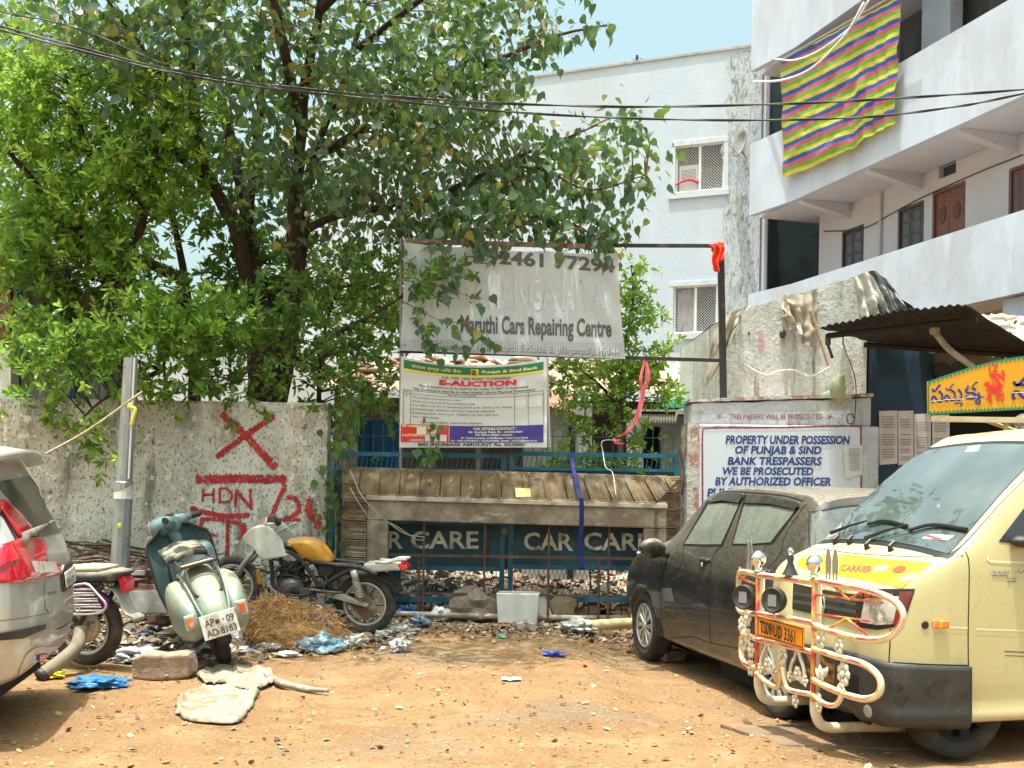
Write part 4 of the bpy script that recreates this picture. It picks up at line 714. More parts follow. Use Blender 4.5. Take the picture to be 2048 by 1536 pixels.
b = MB(); b.tube([q(-50, 632, 12.4), q(0, 637, 12.4), q(47, 642, 12.3)], [.06, .055, .045], 9); tag(b.build('wooden_log', M('grey wood', (.26, .20, .15), [((.16, .12, .09), 9, (.3, 1, 1), .5, .6)], rough=.9), loc=q(0, 637, 12.4)), 'grey wooden log end poking out before the rusty sheet', 'log')
b = MB(); b.bb(q(-80, 760, 12.15).x, q(9, 760, 12.15).x, 12.3, 12.5, 0, q(0, 700, 12.3).z); tag(b.build('white_post', M('white plaster post', (.6, .6, .58), rough=.9), loc=V(q(-20, 760, 12.3).x, 12.4, 0)), 'white plastered post rising behind the left end of the boundary wall', 'post')
# ================================================================== TREES
BARK = M('brown bark', (.055, .034, .028), [((.10, .065, .05), 7, (1, 1, .25), .48, .62), ((.03, .02, .017), 11, (1, 1, .3), .55, .68)], rough=.95, bump=1, bscale=20, bstretch=(1, 1, .3))
TWIG = M('pale twig', (.20, .13, .09), [((.32, .22, .16), 9, X1, .5, .65)], rough=.9)
PEEP = M('peepal leaf', (.05, .1, .05), rough=.36, spec=.7, trans=.27, island=[(.075, .12, .085), (.11, .15, .115), (.020, .060, .032), (.030, .082, .038), (.040, .098, .044), (.022, .066, .042), (.032, .082, .050), (.060, .125, .055), (.045, .11, .045), (.055, .12, .07), (.10, .18, .075), (.030, .078, .040), (.022, .064, .042), (.024, .07, .036), (.034, .082, .046), (.028, .076, .042), (.05, .11, .05), (.026, .07, .04), (.035, .085, .048), (.022, .062, .034), (.24, .20, .05)])
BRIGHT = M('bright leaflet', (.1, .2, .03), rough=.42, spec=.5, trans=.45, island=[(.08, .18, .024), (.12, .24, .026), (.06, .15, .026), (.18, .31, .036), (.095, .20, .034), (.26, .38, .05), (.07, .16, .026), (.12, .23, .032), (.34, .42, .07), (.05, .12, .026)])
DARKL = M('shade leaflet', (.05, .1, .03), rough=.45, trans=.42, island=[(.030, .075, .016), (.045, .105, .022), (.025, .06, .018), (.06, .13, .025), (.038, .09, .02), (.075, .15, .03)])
def limb(mb, pts, r0, r1, n=9):
    c = catmull(pts, 5); m = len(c); c = [p + V(.02 * nz(p.z, i, 0, 2), .02 * nz(p.z, 5, i), 0) for i, p in enumerate(c)]; mb.tube(c, [lerp(r0, r1, (i / (m - 1)) ** .8) for i in range(m)], n); return c
Y0 = 13.3; Q = P
S = [[Q(522, 830, Y0), Q(522, 740, Y0), Q(503, 600, 13.2), Q(470, 450, 13.0), Q(440, 400, 12.9), Q(398, 300, 12.6), Q(385, 180, 12.3), Q(372, 60, 12.0), Q(360, -80, 11.6)],
     [Q(528, 830, Y0), Q(525, 700, Y0), Q(503, 500, 13.3), Q(484, 380, 13.3), Q(455, 250, 13.4), Q(430, 140, 13.5), Q(408, 40, 13.7), Q(395, -120, 13.8)],
     [Q(510, 830, 13.4), Q(508, 700, 13.4), Q(496, 450, 13.5), Q(506, 330, 13.5), Q(522, 230, 13.4), Q(516, 100, 13.2), Q(540, -60, 12.9), Q(560, -260, 12.4)],
     [Q(548, 830, 13.2), Q(575, 690, 13.2), Q(590, 550, 13.2), Q(586, 430, 13.1), Q(600, 300, 12.9), Q(612, 150, 12.6), Q(640, 20, 12.2), Q(655, -160, 11.6)],
     [Q(540, 800, 13.4), Q(590, 600, 13.5), Q(612, 420, 13.6), Q(622, 330, 13.6), Q(655, 240, 13.6), Q(705, 110, 13.5), Q(740, -60, 13.4)],
     [Q(588, 470, 13.2), Q(680, 430, 12.9), Q(830, 405, 12.6), Q(960, 352, 12.3), Q(1050, 308, 12.2), Q(1168, 262, 12.1)],
     [Q(625, 320, 13.5), Q(740, 250, 13.0), Q(880, 175, 12.6), Q(1030, 105, 12.3), Q(1110, 72, 12.2), Q(1215, 50, 12.1)],
     [Q(1010, 330, 12.25), Q(1090, 340, 12.2), Q(1180, 380, 12.1), Q(1290, 350, 12.0)], [Q(1000, 336, 12.25), Q(1060, 400, 12.2), Q(1150, 450, 12.1), Q(1210, 480, 12.1)],
     [Q(600, 250, 12.9), Q(560, 60, 11.6), Q(520, -120, 10.4), Q(500, -330, 9.4)], [Q(640, 20, 12.2), Q(800, -130, 11.0), Q(980, -260, 10.0), Q(1150, -330, 9.4)], [Q(700, 110, 13.5), Q(840, 0, 12.6), Q(960, -90, 12.0), Q(1130, -110, 11.6)],
     [Q(440, 400, 12.9), Q(330, 280, 12.5), Q(220, 150, 12.2), Q(120, 60, 12.0)], [Q(396, 280, 12.6), Q(300, 120, 11.8), Q(200, -20, 11.2)]]
t = thing('peepal_tree', 'tall many stemmed tree with heart shaped leaves over the yard gate', 'tree', (S[0][0].x, 13.3, 0))
b = MB(); rad = [(.13, .04), (.12, .035), (.10, .03), (.13, .035), (.09, .025), (.055, .012), (.06, .010), (.022, .006), (.02, .006), (.07, .02), (.06, .02), (.05, .015), (.05, .012), (.05, .012)]
ST_ = [limb(b, s, *r) for s, r in zip(S, rad)]
for k in range(7): a = S[0][0] + V(random.uniform(-.25, .4), random.uniform(-.2, .3), -1.6); limb(b, [a, a + V(.05, 0, .9), a.lerp(Q(540, 620, 13.2), .6), Q(530 + k * 9, 600 - k * 12, 13.2)], .07, .025, 7)
b.build('trunk', BARK, t, w=True, smooth=True)
zones = [(600, 150, 400, 230, 11.4, 14.6, 4900), (880, 300, 220, 190, 11.6, 14.0, 2300), (700, 440, 250, 100, 12.0, 14.2, 700), (300, 40, 260, 110, 11.0, 13.0, 1300), (1000, 60, 110, 90, 11.8, 13.2, 480), (520, 330, 260, 150, 13.6, 15.0, 220), (1140, 380, 150, 100, 11.7, 12.8, 520), (1250, 300, 55, 75, 11.7, 12.4, 170), (1160, 450, 80, 40, 11.8, 12.4, 130), (960, 430, 120, 60, 11.7, 12.6, 320),
         (640, -330, 620, 260, 9.5, 13.5, 2600), (400, 320, 180, 120, 13, 14.6, 300), (560, -620, 520, 330, 8.3, 11.2, 4200), (1000, -420, 260, 240, 9.2, 11.4, 900)]
K = peepal('crown', PEEP, t, zones, per=20, spread=.19)
b = MB(); twigs(b, K, ST_, .005, .8)
# sparse strands on the outer shoots
def strand(stem, a0, a1, n, sz=(.10, .15)):
    C = []; D = []; k = len(stem)
    for i in range(n):
        f = lerp(a0, a1, (i + random.random()) / n) * (k - 1); j = min(k - 2, int(f)); p = stem[j].lerp(stem[j + 1], f - j); e = p + V(random.uniform(-.14, .14), random.uniform(-.14, .14), random.uniform(-.16, .02)); b.tube([p, p.lerp(e, .5) + V(0, 0, .03), e], .0028, 3, caps=False); C.append(tuple(e)); D.append((random.gauss(0, .3), random.gauss(0, .3), -1))
    leaves('crown', PEEP, t, C, D, RNG.normal(0, 1, (n, 3)), RNG.uniform(sz[0], sz[1], n))
strand(ST_[6], .45, 1.0, 62); strand(ST_[5], .45, 1.0, 80); strand(ST_[7], .2, 1, 60); strand(ST_[8], .2, 1, 50)
ex = [Q(1140, -60, 11.6), Q(1160, -20, 11.6), Q(1185, 0, 11.6)]; strand(ex, 0, 1, 7)
b.build('twigs', TWIG, t, w=True)
# hanging shoots in front of the banner and over the gate's left post
t2 = thing('young_peepal', 'young heart leaved shoots hanging across the left of the grey banner', 'shrub', tuple(Q(900, 620, 11.6)))
b = MB(); sh = [[Q(800, 560, 11.9), Q(870, 570, 11.7), Q(930, 590, 11.6), Q(975, 600, 11.6)], [Q(800, 600, 11.8), Q(880, 640, 11.6), Q(950, 650, 11.55), Q(990, 690, 11.55)], [Q(880, 480, 11.8), Q(900, 540, 11.6), Q(925, 560, 11.6)], [Q(1180, 440, 11.9), Q(1200, 480, 11.8), Q(1215, 510, 11.75)], [Q(960, 470, 11.8), Q(975, 490, 11.7), Q(1010, 520, 11.65)], [Q(840, 640, 11.7), Q(870, 690, 11.6), Q(930, 700, 11.55)]]
for s_ in sh:
    c = limb(b, s_, .008, .003, 5); n = 22; f = RNG.uniform(.1, 1, n); C = [tuple(c[int(k * (len(c) - 1))] + V(random.uniform(-.09, .09), random.uniform(-.08, .04), random.uniform(-.13, .04))) for k in f]
    leaves('foliage', PEEP, t2, C, np.stack([RNG.normal(0, .35, n), RNG.normal(0, .3, n), -np.ones(n)], 1), RNG.normal(0, .6, (n, 3)) + np.array([0, -1, 0]), RNG.uniform(.07, .13, n))
b.build('stem', TWIG, t2, w=True)
t = thing('creeper', 'leafy creeper climbing the gate beside the end of the boundary wall', 'creeper', (Q(672, 1000, 11.9).x, 11.9, 0))
b = MB(); c1 = limb(b, [Q(668, 1180, 11.85), Q(672, 1050, 11.85), Q(665, 940, 11.85), Q(690, 850, 11.8), Q(720, 780, 11.85)], .014, .006, 6); c2 = limb(b, [Q(860, 935, 11.7), Q(862, 890, 11.68), Q(858, 850, 11.66)], .006, .003, 5); b.build('stem', TWIG, t, w=True)
n = 130; cc = [c1[int(k * (len(c1) - 1))] for k in RNG.uniform(0, 1, n)] + [c2[int(k * (len(c2) - 1))] for k in RNG.uniform(0, 1, 22)]; n = len(cc)
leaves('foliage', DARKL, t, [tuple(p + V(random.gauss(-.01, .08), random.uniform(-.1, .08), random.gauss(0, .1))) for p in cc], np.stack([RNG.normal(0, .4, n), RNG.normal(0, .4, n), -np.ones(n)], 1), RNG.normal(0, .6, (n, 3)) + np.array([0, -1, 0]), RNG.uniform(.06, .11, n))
# bright shrubs hanging over the wall
def shrub(name, label, mat, zones, stems, r, per=8, spread=.17, ln=(.065, .135), frac=.9, cat='tree'):
    o = stems[0][0]; t = thing(name, label, cat, (o.x, o.y, 0)); b = MB(); st = [limb(b, s, r, r * .25, 7) for s in stems]; K = sprays('crown', mat, t, zones, ln=ln, per=per, spread=spread); twigs(b, K, st, .004, frac); b.build('trunk', BARK, t, w=True, smooth=True); return t
shrub('leafy_tree', 'bright yellow green tree with slender leaves rising above the grey board shed', BRIGHT, [(190, 240, 200, 150, 11.5, 13.0, 480), (60, 330, 110, 170, 11.6, 12.8, 300), (300, 200, 130, 90, 11.5, 12.6, 190), (180, 430, 190, 110, 12.0, 13.2, 400), (120, 560, 130, 60, 12.2, 13.0, 110), (60, 120, 60, 60, 11.6, 12.4, 50), (340, 330, 100, 100, 12.2, 13.0, 130)],
      [[Q(250, 830, 13.0), Q(240, 700, 13), Q(225, 540, 12.8), Q(200, 380, 12.5), Q(150, 220, 12.2), Q(120, 90, 12.0)], [Q(235, 600, 12.9), Q(290, 420, 12.6), Q(320, 260, 12.3), Q(350, 150, 12.1)], [Q(220, 520, 12.8), Q(120, 420, 12.4), Q(40, 330, 12.2), Q(-20, 260, 12)]], .07)
shrub('overhanging_shrub', 'sunlit leafy shrub spilling over the wall around the metal pole top', BRIGHT, [(310, 655, 150, 55, 11.3, 12.2, 260), (420, 640, 60, 40, 11.4, 12.2, 60), (90, 690, 100, 60, 11.4, 12.2, 110), (210, 720, 80, 40, 11.4, 12.0, 50), (130, 800, 60, 40, 11.5, 11.95, 28), (150, 860, 50, 30, 11.5, 11.9, 22), (200, 880, 50, 30, 11.6, 11.9, 14), (340, 780, 80, 25, 11.6, 12.1, 36)],
      [[Q(330, 840, 12.5), Q(330, 760, 12.4), Q(320, 690, 12.0), Q(290, 640, 11.7)], [Q(325, 740, 12.3), Q(200, 700, 12.0), Q(90, 680, 11.8)], [Q(325, 740, 12.3), Q(220, 790, 11.85), Q(140, 860, 11.8)], [Q(330, 700, 12.1), Q(400, 650, 11.9), Q(450, 640, 11.8)]], .03, cat='shrub')
shrub('leafy_shrub', 'green shrub at the foot of the tree beside the auction banner', M('mid green leaflet', (.08, .16, .03), rough=.42, spec=.5, trans=.4, island=[(.055, .13, .026), (.08, .17, .03), (.045, .105, .03), (.10, .20, .035), (.04, .095, .028), (.07, .15, .04), (.20, .28, .05)]), [(640, 640, 170, 95, 12.0, 13.0, 190), (560, 700, 120, 60, 11.9, 12.8, 70), (490, 775, 150, 28, 11.7, 12.3, 90), (740, 760, 70, 90, 12.1, 13.0, 110), (740, 550, 80, 60, 12.0, 13.0, 60), (660, 860, 60, 60, 12.4, 13.2, 80), (850, 570, 70, 50, 11.6, 12.2, 40), (860, 520, 70, 40, 11.7, 12.2, 30)],
      [[Q(640, 850, 12.6), Q(640, 740, 12.5), Q(660, 620, 12.4), Q(700, 520, 12.3)], [Q(640, 740, 12.5), Q(540, 700, 12.2), Q(480, 760, 11.9)], [Q(650, 680, 12.4), Q(760, 620, 12.1), Q(850, 560, 11.9)]], .035, cat='shrub')
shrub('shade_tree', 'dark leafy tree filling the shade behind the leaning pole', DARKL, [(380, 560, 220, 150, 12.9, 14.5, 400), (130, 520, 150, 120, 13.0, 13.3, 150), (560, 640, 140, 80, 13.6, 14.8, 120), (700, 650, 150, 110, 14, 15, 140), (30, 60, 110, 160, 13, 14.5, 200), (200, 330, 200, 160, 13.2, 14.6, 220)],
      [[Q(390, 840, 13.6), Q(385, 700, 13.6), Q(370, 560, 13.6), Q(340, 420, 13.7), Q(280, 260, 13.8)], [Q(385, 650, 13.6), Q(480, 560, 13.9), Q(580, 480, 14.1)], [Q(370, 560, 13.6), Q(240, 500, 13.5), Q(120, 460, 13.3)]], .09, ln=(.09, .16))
shrub('young_tree', 'slim young tree with a tall leafy leader behind the right gate leaf', BRIGHT, [(1265, 570, 22, 45, 12.6, 12.9, 34), (1268, 640, 30, 60, 12.5, 12.9, 50), (1300, 680, 36, 40, 12.5, 12.9, 34), (1190, 770, 70, 60, 12.4, 13.3, 110), (1290, 760, 60, 40, 12.5, 13.1, 60), (1180, 830, 50, 30, 12.5, 13.1, 46), (1250, 730, 50, 40, 12.5, 13.2, 50), (1320, 790, 30, 30, 12.5, 12.9, 26), (1130, 740, 26, 30, 12.5, 12.8, 16), (1260, 870, 40, 40, 12.5, 13.1, 30)],
      [[Q(1252, 960, 12.8), Q(1246, 850, 12.8), Q(1240, 770, 12.8), Q(1252, 680, 12.75), Q(1266, 600, 12.7), Q(1263, 530, 12.7)], [Q(1242, 820, 12.8), Q(1200, 770, 12.8), Q(1160, 740, 12.7)], [Q(1240, 770, 12.8), Q(1290, 740, 12.7), Q(1330, 720, 12.7)]], .028, ln=(.06, .10), spread=.11, cat='sapling')
t = shrub('gate_weed', 'low leafy weeds growing just behind the right gate leaf', BRIGHT, [(1120, 930, 60, 18, 12.3, 12.8, 26), (1200, 925, 60, 22, 12.3, 12.8, 40), (1260, 930, 40, 18, 12.3, 12.7, 18), (1170, 890, 30, 20, 12.4, 12.8, 12)], [[Q(1180, 1180, 12.6), Q(1180, 1000, 12.6), Q(1185, 900, 12.6)]], .012, ln=(.06, .10), spread=.10, cat='weeds')

# ================================================================== gate
GBL = M('blue gate paint', (.008, .115, .19), [((.02, .16, .24), 3, X1, .5, .65), ((.012, .06, .09), 6, X1, .52, .66), ((.20, .10, .06), 9, X1, .66, .72, .8)], rough=.55)
TEAL = M('dark teal panel', (.010, .045, .065), [((.02, .075, .10), 2.5, X1, .48, .62), ((.012, .022, .026), 4, (1, 1, .5), .54, .66, .85), ((.09, .055, .035), 7, X1, .64, .70, .7)], rough=.6)
CREAM = M('cream lettering', (.62, .60, .50), [((.16, .15, .13), 6, X1, .52, .62, .8), ((.30, .25, .2), 13, X1, .58, .68, .8)], rough=.8)
GY = 12.06
def gx(px): return P(px, 1000, GY).x
for li, (pa, pb, lab) in enumerate(((659, 1011, 'left leaf of the blue metal gate with a lettered dark panel'), (1018, 1356, 'right leaf of the blue metal gate with a lettered dark panel'))):
    xa, xb = gx(pa), gx(pb); pm = (pa + pb) / 2; Z = lambda y, px=pm: P(px, y, GY).z
    t = thing('gate_leaf', lab, 'gate', ((xa + xb) / 2, GY, 0), 0, 'leaves of the blue gate')
    b = MB(); zt = Z(905); th = .025
    for z0, z1 in ((Z(914), zt), (Z(942), Z(936)), (Z(1140), Z(1131)), (Z(1204), Z(1193)), (Z(1048), Z(1040))): b.bb(xa, xb, GY - th, GY + th, z0, z1)
    for x in (xa, xb - .055): b.bb(x, x + .055, GY - th - .004, GY + th + .004, .10, zt - .004)
    b.build('frame', GBL, t, w=True)
    b = MB()
    for k in range(int((xb - xa) / .055)): x = xa + .06 + k * .055; b.tube([V(x, GY, Z(938)), V(x + .03, GY, Z(910))], .006, 4, caps=False)
    b.build('top_bars', GBL, t, w=True)
    b = MB(); b.bb(xa + .05, xb - .05, GY - .006, GY + .006, Z(1132), Z(1046)); b.bb(xa + .05, xb - .05, GY - .006, GY + .006, Z(1040) + .002, Z(942) - .002); b.build('sheet_panel', TEAL, t, w=True)
    b = MB(); st = .05; z0, z1 = Z(1193), Z(1140)
    for k in range(int((xb - xa) / st)):
        x = xa + .03 + k * st
        for sgn in (1, -1): b.tube([V(x, GY, z0 if sgn > 0 else z1), V(min(xb, x + .12), GY + .002 * sgn, z1 if sgn > 0 else z0)], .004, 4, caps=False)
    b.build('mesh_infill', GBL, t, w=True)
    b = MB()
    for k in range(int((xb - xa) / .12)): x = xa + .05 + k * .12; b.tube([V(x, GY, .02), V(x, GY, Z(1200))], .009, 5)
    b.build('lower_bars', M('dark rusty iron', (.05, .035, .03), [((.12, .055, .03), 8, X1, .5, .62)], rough=.8), t, w=True)
    b = MB(); sp = [gx(p) for p in np.arange(pa + 6, pb, 20)]
    for x in sp: b.tube([V(x, GY, zt - .01), V(x, GY, zt + .27 + random.uniform(-.03, .05))], .006, 4)
    b.tube([V(xa, GY - .008, zt + .17), V(xb, GY - .008, zt + .17)], .006, 4); b.build('top_grid', M('thin blue iron', (.012, .05, .075), rough=.6), t, w=True)
    b = MB()
    if li == 0:
        for s, x0_, x1_ in (('CAR', 707, 806), ('CARE', 822, 957)): put_text(b, s, 0, 0, 0, 33, w=x1_ - x0_, bold=.02, surf=lambda a, c: P(x0_ + a, 1096.5 - c, GY - .0095))
    else:
        for s, x0_, x1_ in (('CAR', 1048, 1146), ('CARE', 1168, 1300)): put_text(b, s, 0, 0, 0, 33, w=x1_ - x0_, bold=.02, surf=lambda a, c: P(x0_ + a, 1099 - c + .015 * a, GY - .0095))
    b.build('cream_lettering', CREAM, t, w=True)
b = MB(); b.bb(gx(978), gx(1042), GY - .06, GY - .03, P(1010, 905, GY).z, P(1010, 896, GY).z); tag(b.build('latch_bar', M('black iron', (.02, .02, .022), rough=.6), loc=P(1010, 900, GY)), 'short black latch bar lying on top of the gate where the leaves meet', 'latch')
b = MB()
for k in range(3): c = P(1004 + k * 9, 892 + k * 2, GY - .05); b.tube([c + V(.06 * math.cos(a), 0, .045 * math.sin(a)) for a in np.linspace(0, 5.5, 16)], .006, 5)
tag(b.build('wire_coil', MATS['black iron'], loc=P(1010, 892, GY - .05)), 'coil of black wire on the gate top at the latch', 'wire')
# ================================================================== ornamental door frame standing in front of the gate
STN = M('brown cement', (.21, .16, .115), [((.40, .34, .26), 3, X1, .48, .64, .8), ((.15, .115, .085), 4, X1, .52, .66, .8), ((.55, .50, .42), 9, (.5, 1, 1.6), .60, .70, .7)], rough=.9, bump=.6, bscale=30)
STM = M('ochre moulding', (.15, .10, .052), [((.24, .175, .095), 2.6, X1, .48, .64, .8), ((.085, .06, .038), 3.4, X1, .50, .62, .85), ((.22, .21, .195), 1.9, X1, .56, .66, .7)], rough=.75, bump=.35, bscale=40)
FRY = 11.72
def fx(px, Y=FRY): return P(px, 1000, Y).x
t = thing('ornamental_frame', 'broad cement door frame with leaf moulding leaning upright before the gate', 'frame', (fx(1022), FRY, 0))
XL, XR = fx(680), fx(1364); ZT = P(1022, 938, FRY).z; MW = .30
def relief(x, s):                        # nested tongue pattern; x across a tongue (-.5...5), s 0 top..1
    if s < .30: e = math.hypot(x, max(0, (.30 - s)) * 1.35)
    else: e = abs(x)
    r = 0
    for c, wd, a in ((.44, .05, 1), (.33, .038, .8), (.235, .036, .65)): r += a * math.exp(-((e - c) / wd) ** 2)
    if e > .47: r -= .9
    r += .5 * math.exp(-((e) / .12) ** 2) * sm(.25, .5, s)
    return r * .025
def mould(u0, u1, n, place, name, mitre0=True, mitre1=True, skew=.0):
    rows = []; nc = n * 44; per = (u1 - u0) / n
    for j in range(64):
        s = j / 63; a = u0 + (s * MW if mitre0 else 0); c = u1 - (s * MW if mitre1 else 0); r = []
        fwd = .20 * math.sin(s * 1.45) ** 1.1 + (.02 if s > .95 else 0)
        for i in range(nc + 1):
            f = i / nc; uu = lerp(a, c, f); x = ((uu - u0) / per % 1) - .5; x = ((uu - u0) / per - skew * max(0, (uu - u0) / (u1 - u0) - .45) * s * 1.5) % 1 - .5
            r.append(place(uu, s * MW, fwd + relief(x, s) - (.012 if s < .03 else 0)))
        rows.append(r)
    b = MB(); b.grid(rows); b.build(name, STM, t, w=True, smooth=True)
slope = -.013
mould(XL, XR, 17, lambda u, s, d: V(u, FRY + .1 - d, ZT - s + slope * (u - XL)), 'top_moulding', skew=1)
mould(-ZT, .12, 9, lambda u, s, d: V(XL + s, FRY + .1 - d, -u - .0), 'side_moulding', mitre1=False)
mould(-ZT - slope * 3.7 * 1, .12, 9, lambda u, s, d: V(XR - s, FRY + .1 - d, -u), 'side_moulding', mitre1=False)
b = MB(); b.bb(XL + .01, XL + .1, FRY + .1, FRY + .14, 0, ZT - .02); b.bb(XR - .1, XR - .01, FRY + .1, FRY + .14, 0, ZT - .07); b.bb(XL + .1, XR - .1, FRY + .1, FRY + .14, ZT - .22, ZT - .06); b.build('backing', STN, t, w=True)
ya, yb = FRY - .11, FRY + .02; b = MB(); il, ir = fx(736), fx(1331); iz1 = P(1022, 995, FRY).z; iz0 = P(1022, 1047, FRY).z
b.hexa([V(il, ya, iz0 + .02), V(ir, ya, iz0 - .025), V(ir, yb, iz0 - .025), V(il, yb, iz0 + .02)], [V(il, ya, iz1 + .02), V(ir, ya, iz1 - .025), V(ir, yb, iz1 - .025), V(il, yb, iz1 + .02)])
b.build('lintel', STN, t, w=True, bevel=.012)
b = MB(); b.hexa([V(il - .005, ya - .025, iz1 - .045), V(ir + .005, ya - .025, iz1 - .09), V(ir + .005, ya, iz1 - .09), V(il - .005, ya, iz1 - .045)], [V(il - .005, ya - .025, iz1 + .005), V(ir + .005, ya - .025, iz1 - .04), V(ir + .005, ya, iz1 - .04), V(il - .005, ya, iz1 + .005)]); b.build('lintel_bead', M('pale cement', (.46, .42, .35), [((.28, .24, .19), 5, X1, .5, .62)], rough=.9), t, w=True, bevel=.006)
b = MB(); b.bb(il, fx(779), ya + .004, yb, -.05, iz0 + .017); b.build('jamb', STN, t, w=True, bevel=.01)
b = MB(); b.bb(fx(1286), ir, ya + .004, yb, -.05, iz0 - .026); b.build('jamb', STN, t, w=True, bevel=.01)
# rusty grille inside the frame
RUST = M('rust', (.10, .05, .034), [((.16, .08, .05), 8, X1, .48, .62), ((.05, .03, .025), 5, X1, .55, .66)], rough=.9)
t = thing('rusty_grille', 'rusty iron bar grille filling the opening of the cement frame', 'grille', (fx(1030), 11.68, 0)); GYR = 11.67
for px in (849, 971, 1099, 1219, 1200, 840): MB().tube([V(fx(px, GYR), GYR, .0), V(fx(px, GYR), GYR, (iz0 + .02) if px not in (1200, 840) else P(px, 1120, GYR).z)], .013, 6).build('upright', RUST, t, w=True)
b = MB(); z = P(1022, 1113, GYR).z
b.bb(fx(779), fx(1286), GYR - .012, GYR + .012, z - .015, z + .01)
for y in (1190, 1238): z = P(1022, y, GYR).z; b.bb(fx(790), fx(1270), GYR + .014, GYR + .03, max(.02, z) - .01, max(.02, z) + .012)
for px in (945, 1080, 1210): z = P(1022, 1113, GYR).z; b.tube([V(fx(px, GYR), GYR - .01, z + .01), V(fx(px + 22, GYR), GYR + .25, z - .03)], .009, 5)
b.build('cross_bar', RUST, t, w=True)
b = MB(); b.box(P(1009, 1062, 11.69), (.05, .04, .06)); b.tube(catmull([P(1009, 1050, 11.68), P(1003, 1046, 11.67), P(1009, 1041, 11.67), P(1015, 1046, 11.67), P(1010, 1052, 11.68)], 4), .006, 5); tag(b.build('padlock', M('rusty lock', (.12, .07, .05), rough=.7, metal=.5), loc=P(1009, 1060, 11.69)), 'rusty padlock at the middle of the gate opening', 'padlock')
# strap, paper, wires on the frame
STRAP = M('navy strap', (.022, .028, .19), [((.012, .015, .1), 12, (1, 1, .3), .5, .65)], rough=.8)
def ribbon(name, pts, wd, mat, label, cat, wdir=V(1, 0, 0), twist=0, n=6):
    c = catmull(pts, n); b = MB(); L = []; Rr = []
    for i, p in enumerate(c): d = (rot('Z', twist * i / len(c)) @ wdir) * wd / 2; L.append(p - d); Rr.append(p + d)
    b.grid([L, Rr]); return tag(b.build(name, mat, loc=c[0], smooth=True, solid=.003), label, cat)
ribbon('blue_strap', [P(1141, 906, 11.98), P(1143, 915, 11.9), P(1150, 950, 11.68), P(1159, 990, 11.48), P(1163, 1002, 11.46), P(1163, 1045, 11.52), P(1161, 1100, 11.58), P(1164, 1140, 11.6)], .048, STRAP, 'navy blue strap hanging over the cement frame from the gate top', 'strap', twist=.3)
b = MB(); b.grid(coons([P(1030, 975, 11.50), P(1060, 977, 11.50)], [P(1032, 994, 11.46), P(1062, 994, 11.46)], 7, 6, lambda u, v: V(0, -.012 * math.sin(u * 5 + v), 0))); tag(b.build('yellow_paper', M('pale yellow paper', (.72, .68, .32), rough=.9), loc=P(1045, 985, 11.48), smooth=True), 'small pale yellow paper stuck on the leaf moulding', 'paper')
b = MB(); b.tube(catmull([P(1240, 880, 11.9), P(1205, 882, 11.9), P(1206, 905, 11.9), P(1212, 935, 11.8), P(1225, 945, 11.7), P(1232, 990, 11.5)], 6), .005, 4); tag(b.build('white_string', M('white string', (.7, .7, .68), rough=.9), loc=P(1210, 900, 11.9)), 'thin white string trailing from the gate grid onto the frame', 'string')
b = MB(); b.tube(catmull([P(700, 940, 11.5), P(730, 1000, 11.45), P(800, 1062, 11.55), P(850, 1075, 11.6)], 6), .006, 4); b.tube(catmull([P(780, 1045, 11.55), P(805, 1060, 11.55), P(830, 1078, 11.6), P(848, 1080, 11.6)], 6), .005, 4); b.tube(catmull([P(700, 975, 11.5), P(720, 1010, 11.45), P(745, 1045, 11.5)], 6), .005, 4); tag(b.build('thin_wires', M('greyish wire', (.36, .33, .28), rough=.8), loc=P(780, 1040, 11.5)), 'thin greyish wires straggling over the left jamb of the frame', 'wire')
b = MB(); b.tube(catmull([P(1360, 898, 11.9), P(1366, 930, 11.85), P(1367, 965, 11.8), P(1363, 990, 11.8)], 5), .012, 6); tag(b.build('black_pipe', MATS['black iron'], loc=P(1366, 930, 11.85)), 'short black pipe stub beside the brick edge of the sign wall', 'pipe')

# ================================================================== banners
BY = 11.92
def wr1(px, py):
    u = (px - 800) / 450; v = (py - 490) / 220
    return .022 * math.sin(u * 33 + v * 2.2) * sm(.1, .9, u) * (.5 + .5 * v) + .05 * nz(u * 2.2, v * 1.2, 1, 1) + .02 * nz(u, v * .35, 3, 9) + .015 * math.sin((u - v * .4) * 40) * sm(.75, 1, u)
IRON = M('black painted steel', (.022, .020, .022), [((.09, .045, .03), 4, X1, .56, .66)], rough=.6); RUSTB = M('rusty pale steel', (.30, .20, .16), [((.16, .07, .045), 6, X1, .48, .6), ((.5, .45, .4), 9, X1, .58, .66)], rough=.9)
t = thing('banner_frame', 'black steel frame with two rails carrying the hanging banners', 'frame', (P(1443, 900, 12.1).x, 12.1, 0))
b = MB(); tp_, bt_ = P(1441, 486, 12.15), P(1447, 800, 12.15); b.loft([[p + V(dx, dy, 0) for dx, dy in ((-.034, -.03), (.034, -.03), (.034, .03), (-.034, .03))] for p in (bt_, tp_)]); b.build('post', IRON, t, w=True)
b = MB(); a, c = P(802, 476, 12.05), P(801, 1000, 12.05); b.tube([a, c], .018, 6); b.build('thin_post', M('grey steel', (.3, .29, .28), rough=.6), t, w=True)
def rail(p, q_, h, d, mat):
    b = MB(); b.loft([[x + V(0, dy, dz) for dy, dz in ((-d, -h), (-d, h), (d, h), (d, -h))] for x in (p, q_)]); b.build('rail', mat, t, w=True)
rail(P(1215, 491, 12.12), P(1438, 492, 12.12), .018, .02, IRON); rail(P(806, 482, 12.02), P(1216, 494, 12.08), .024, .02, RUSTB); rail(P(800, 702, 12.02), P(1440, 721, 12.12), .018, .018, IRON)
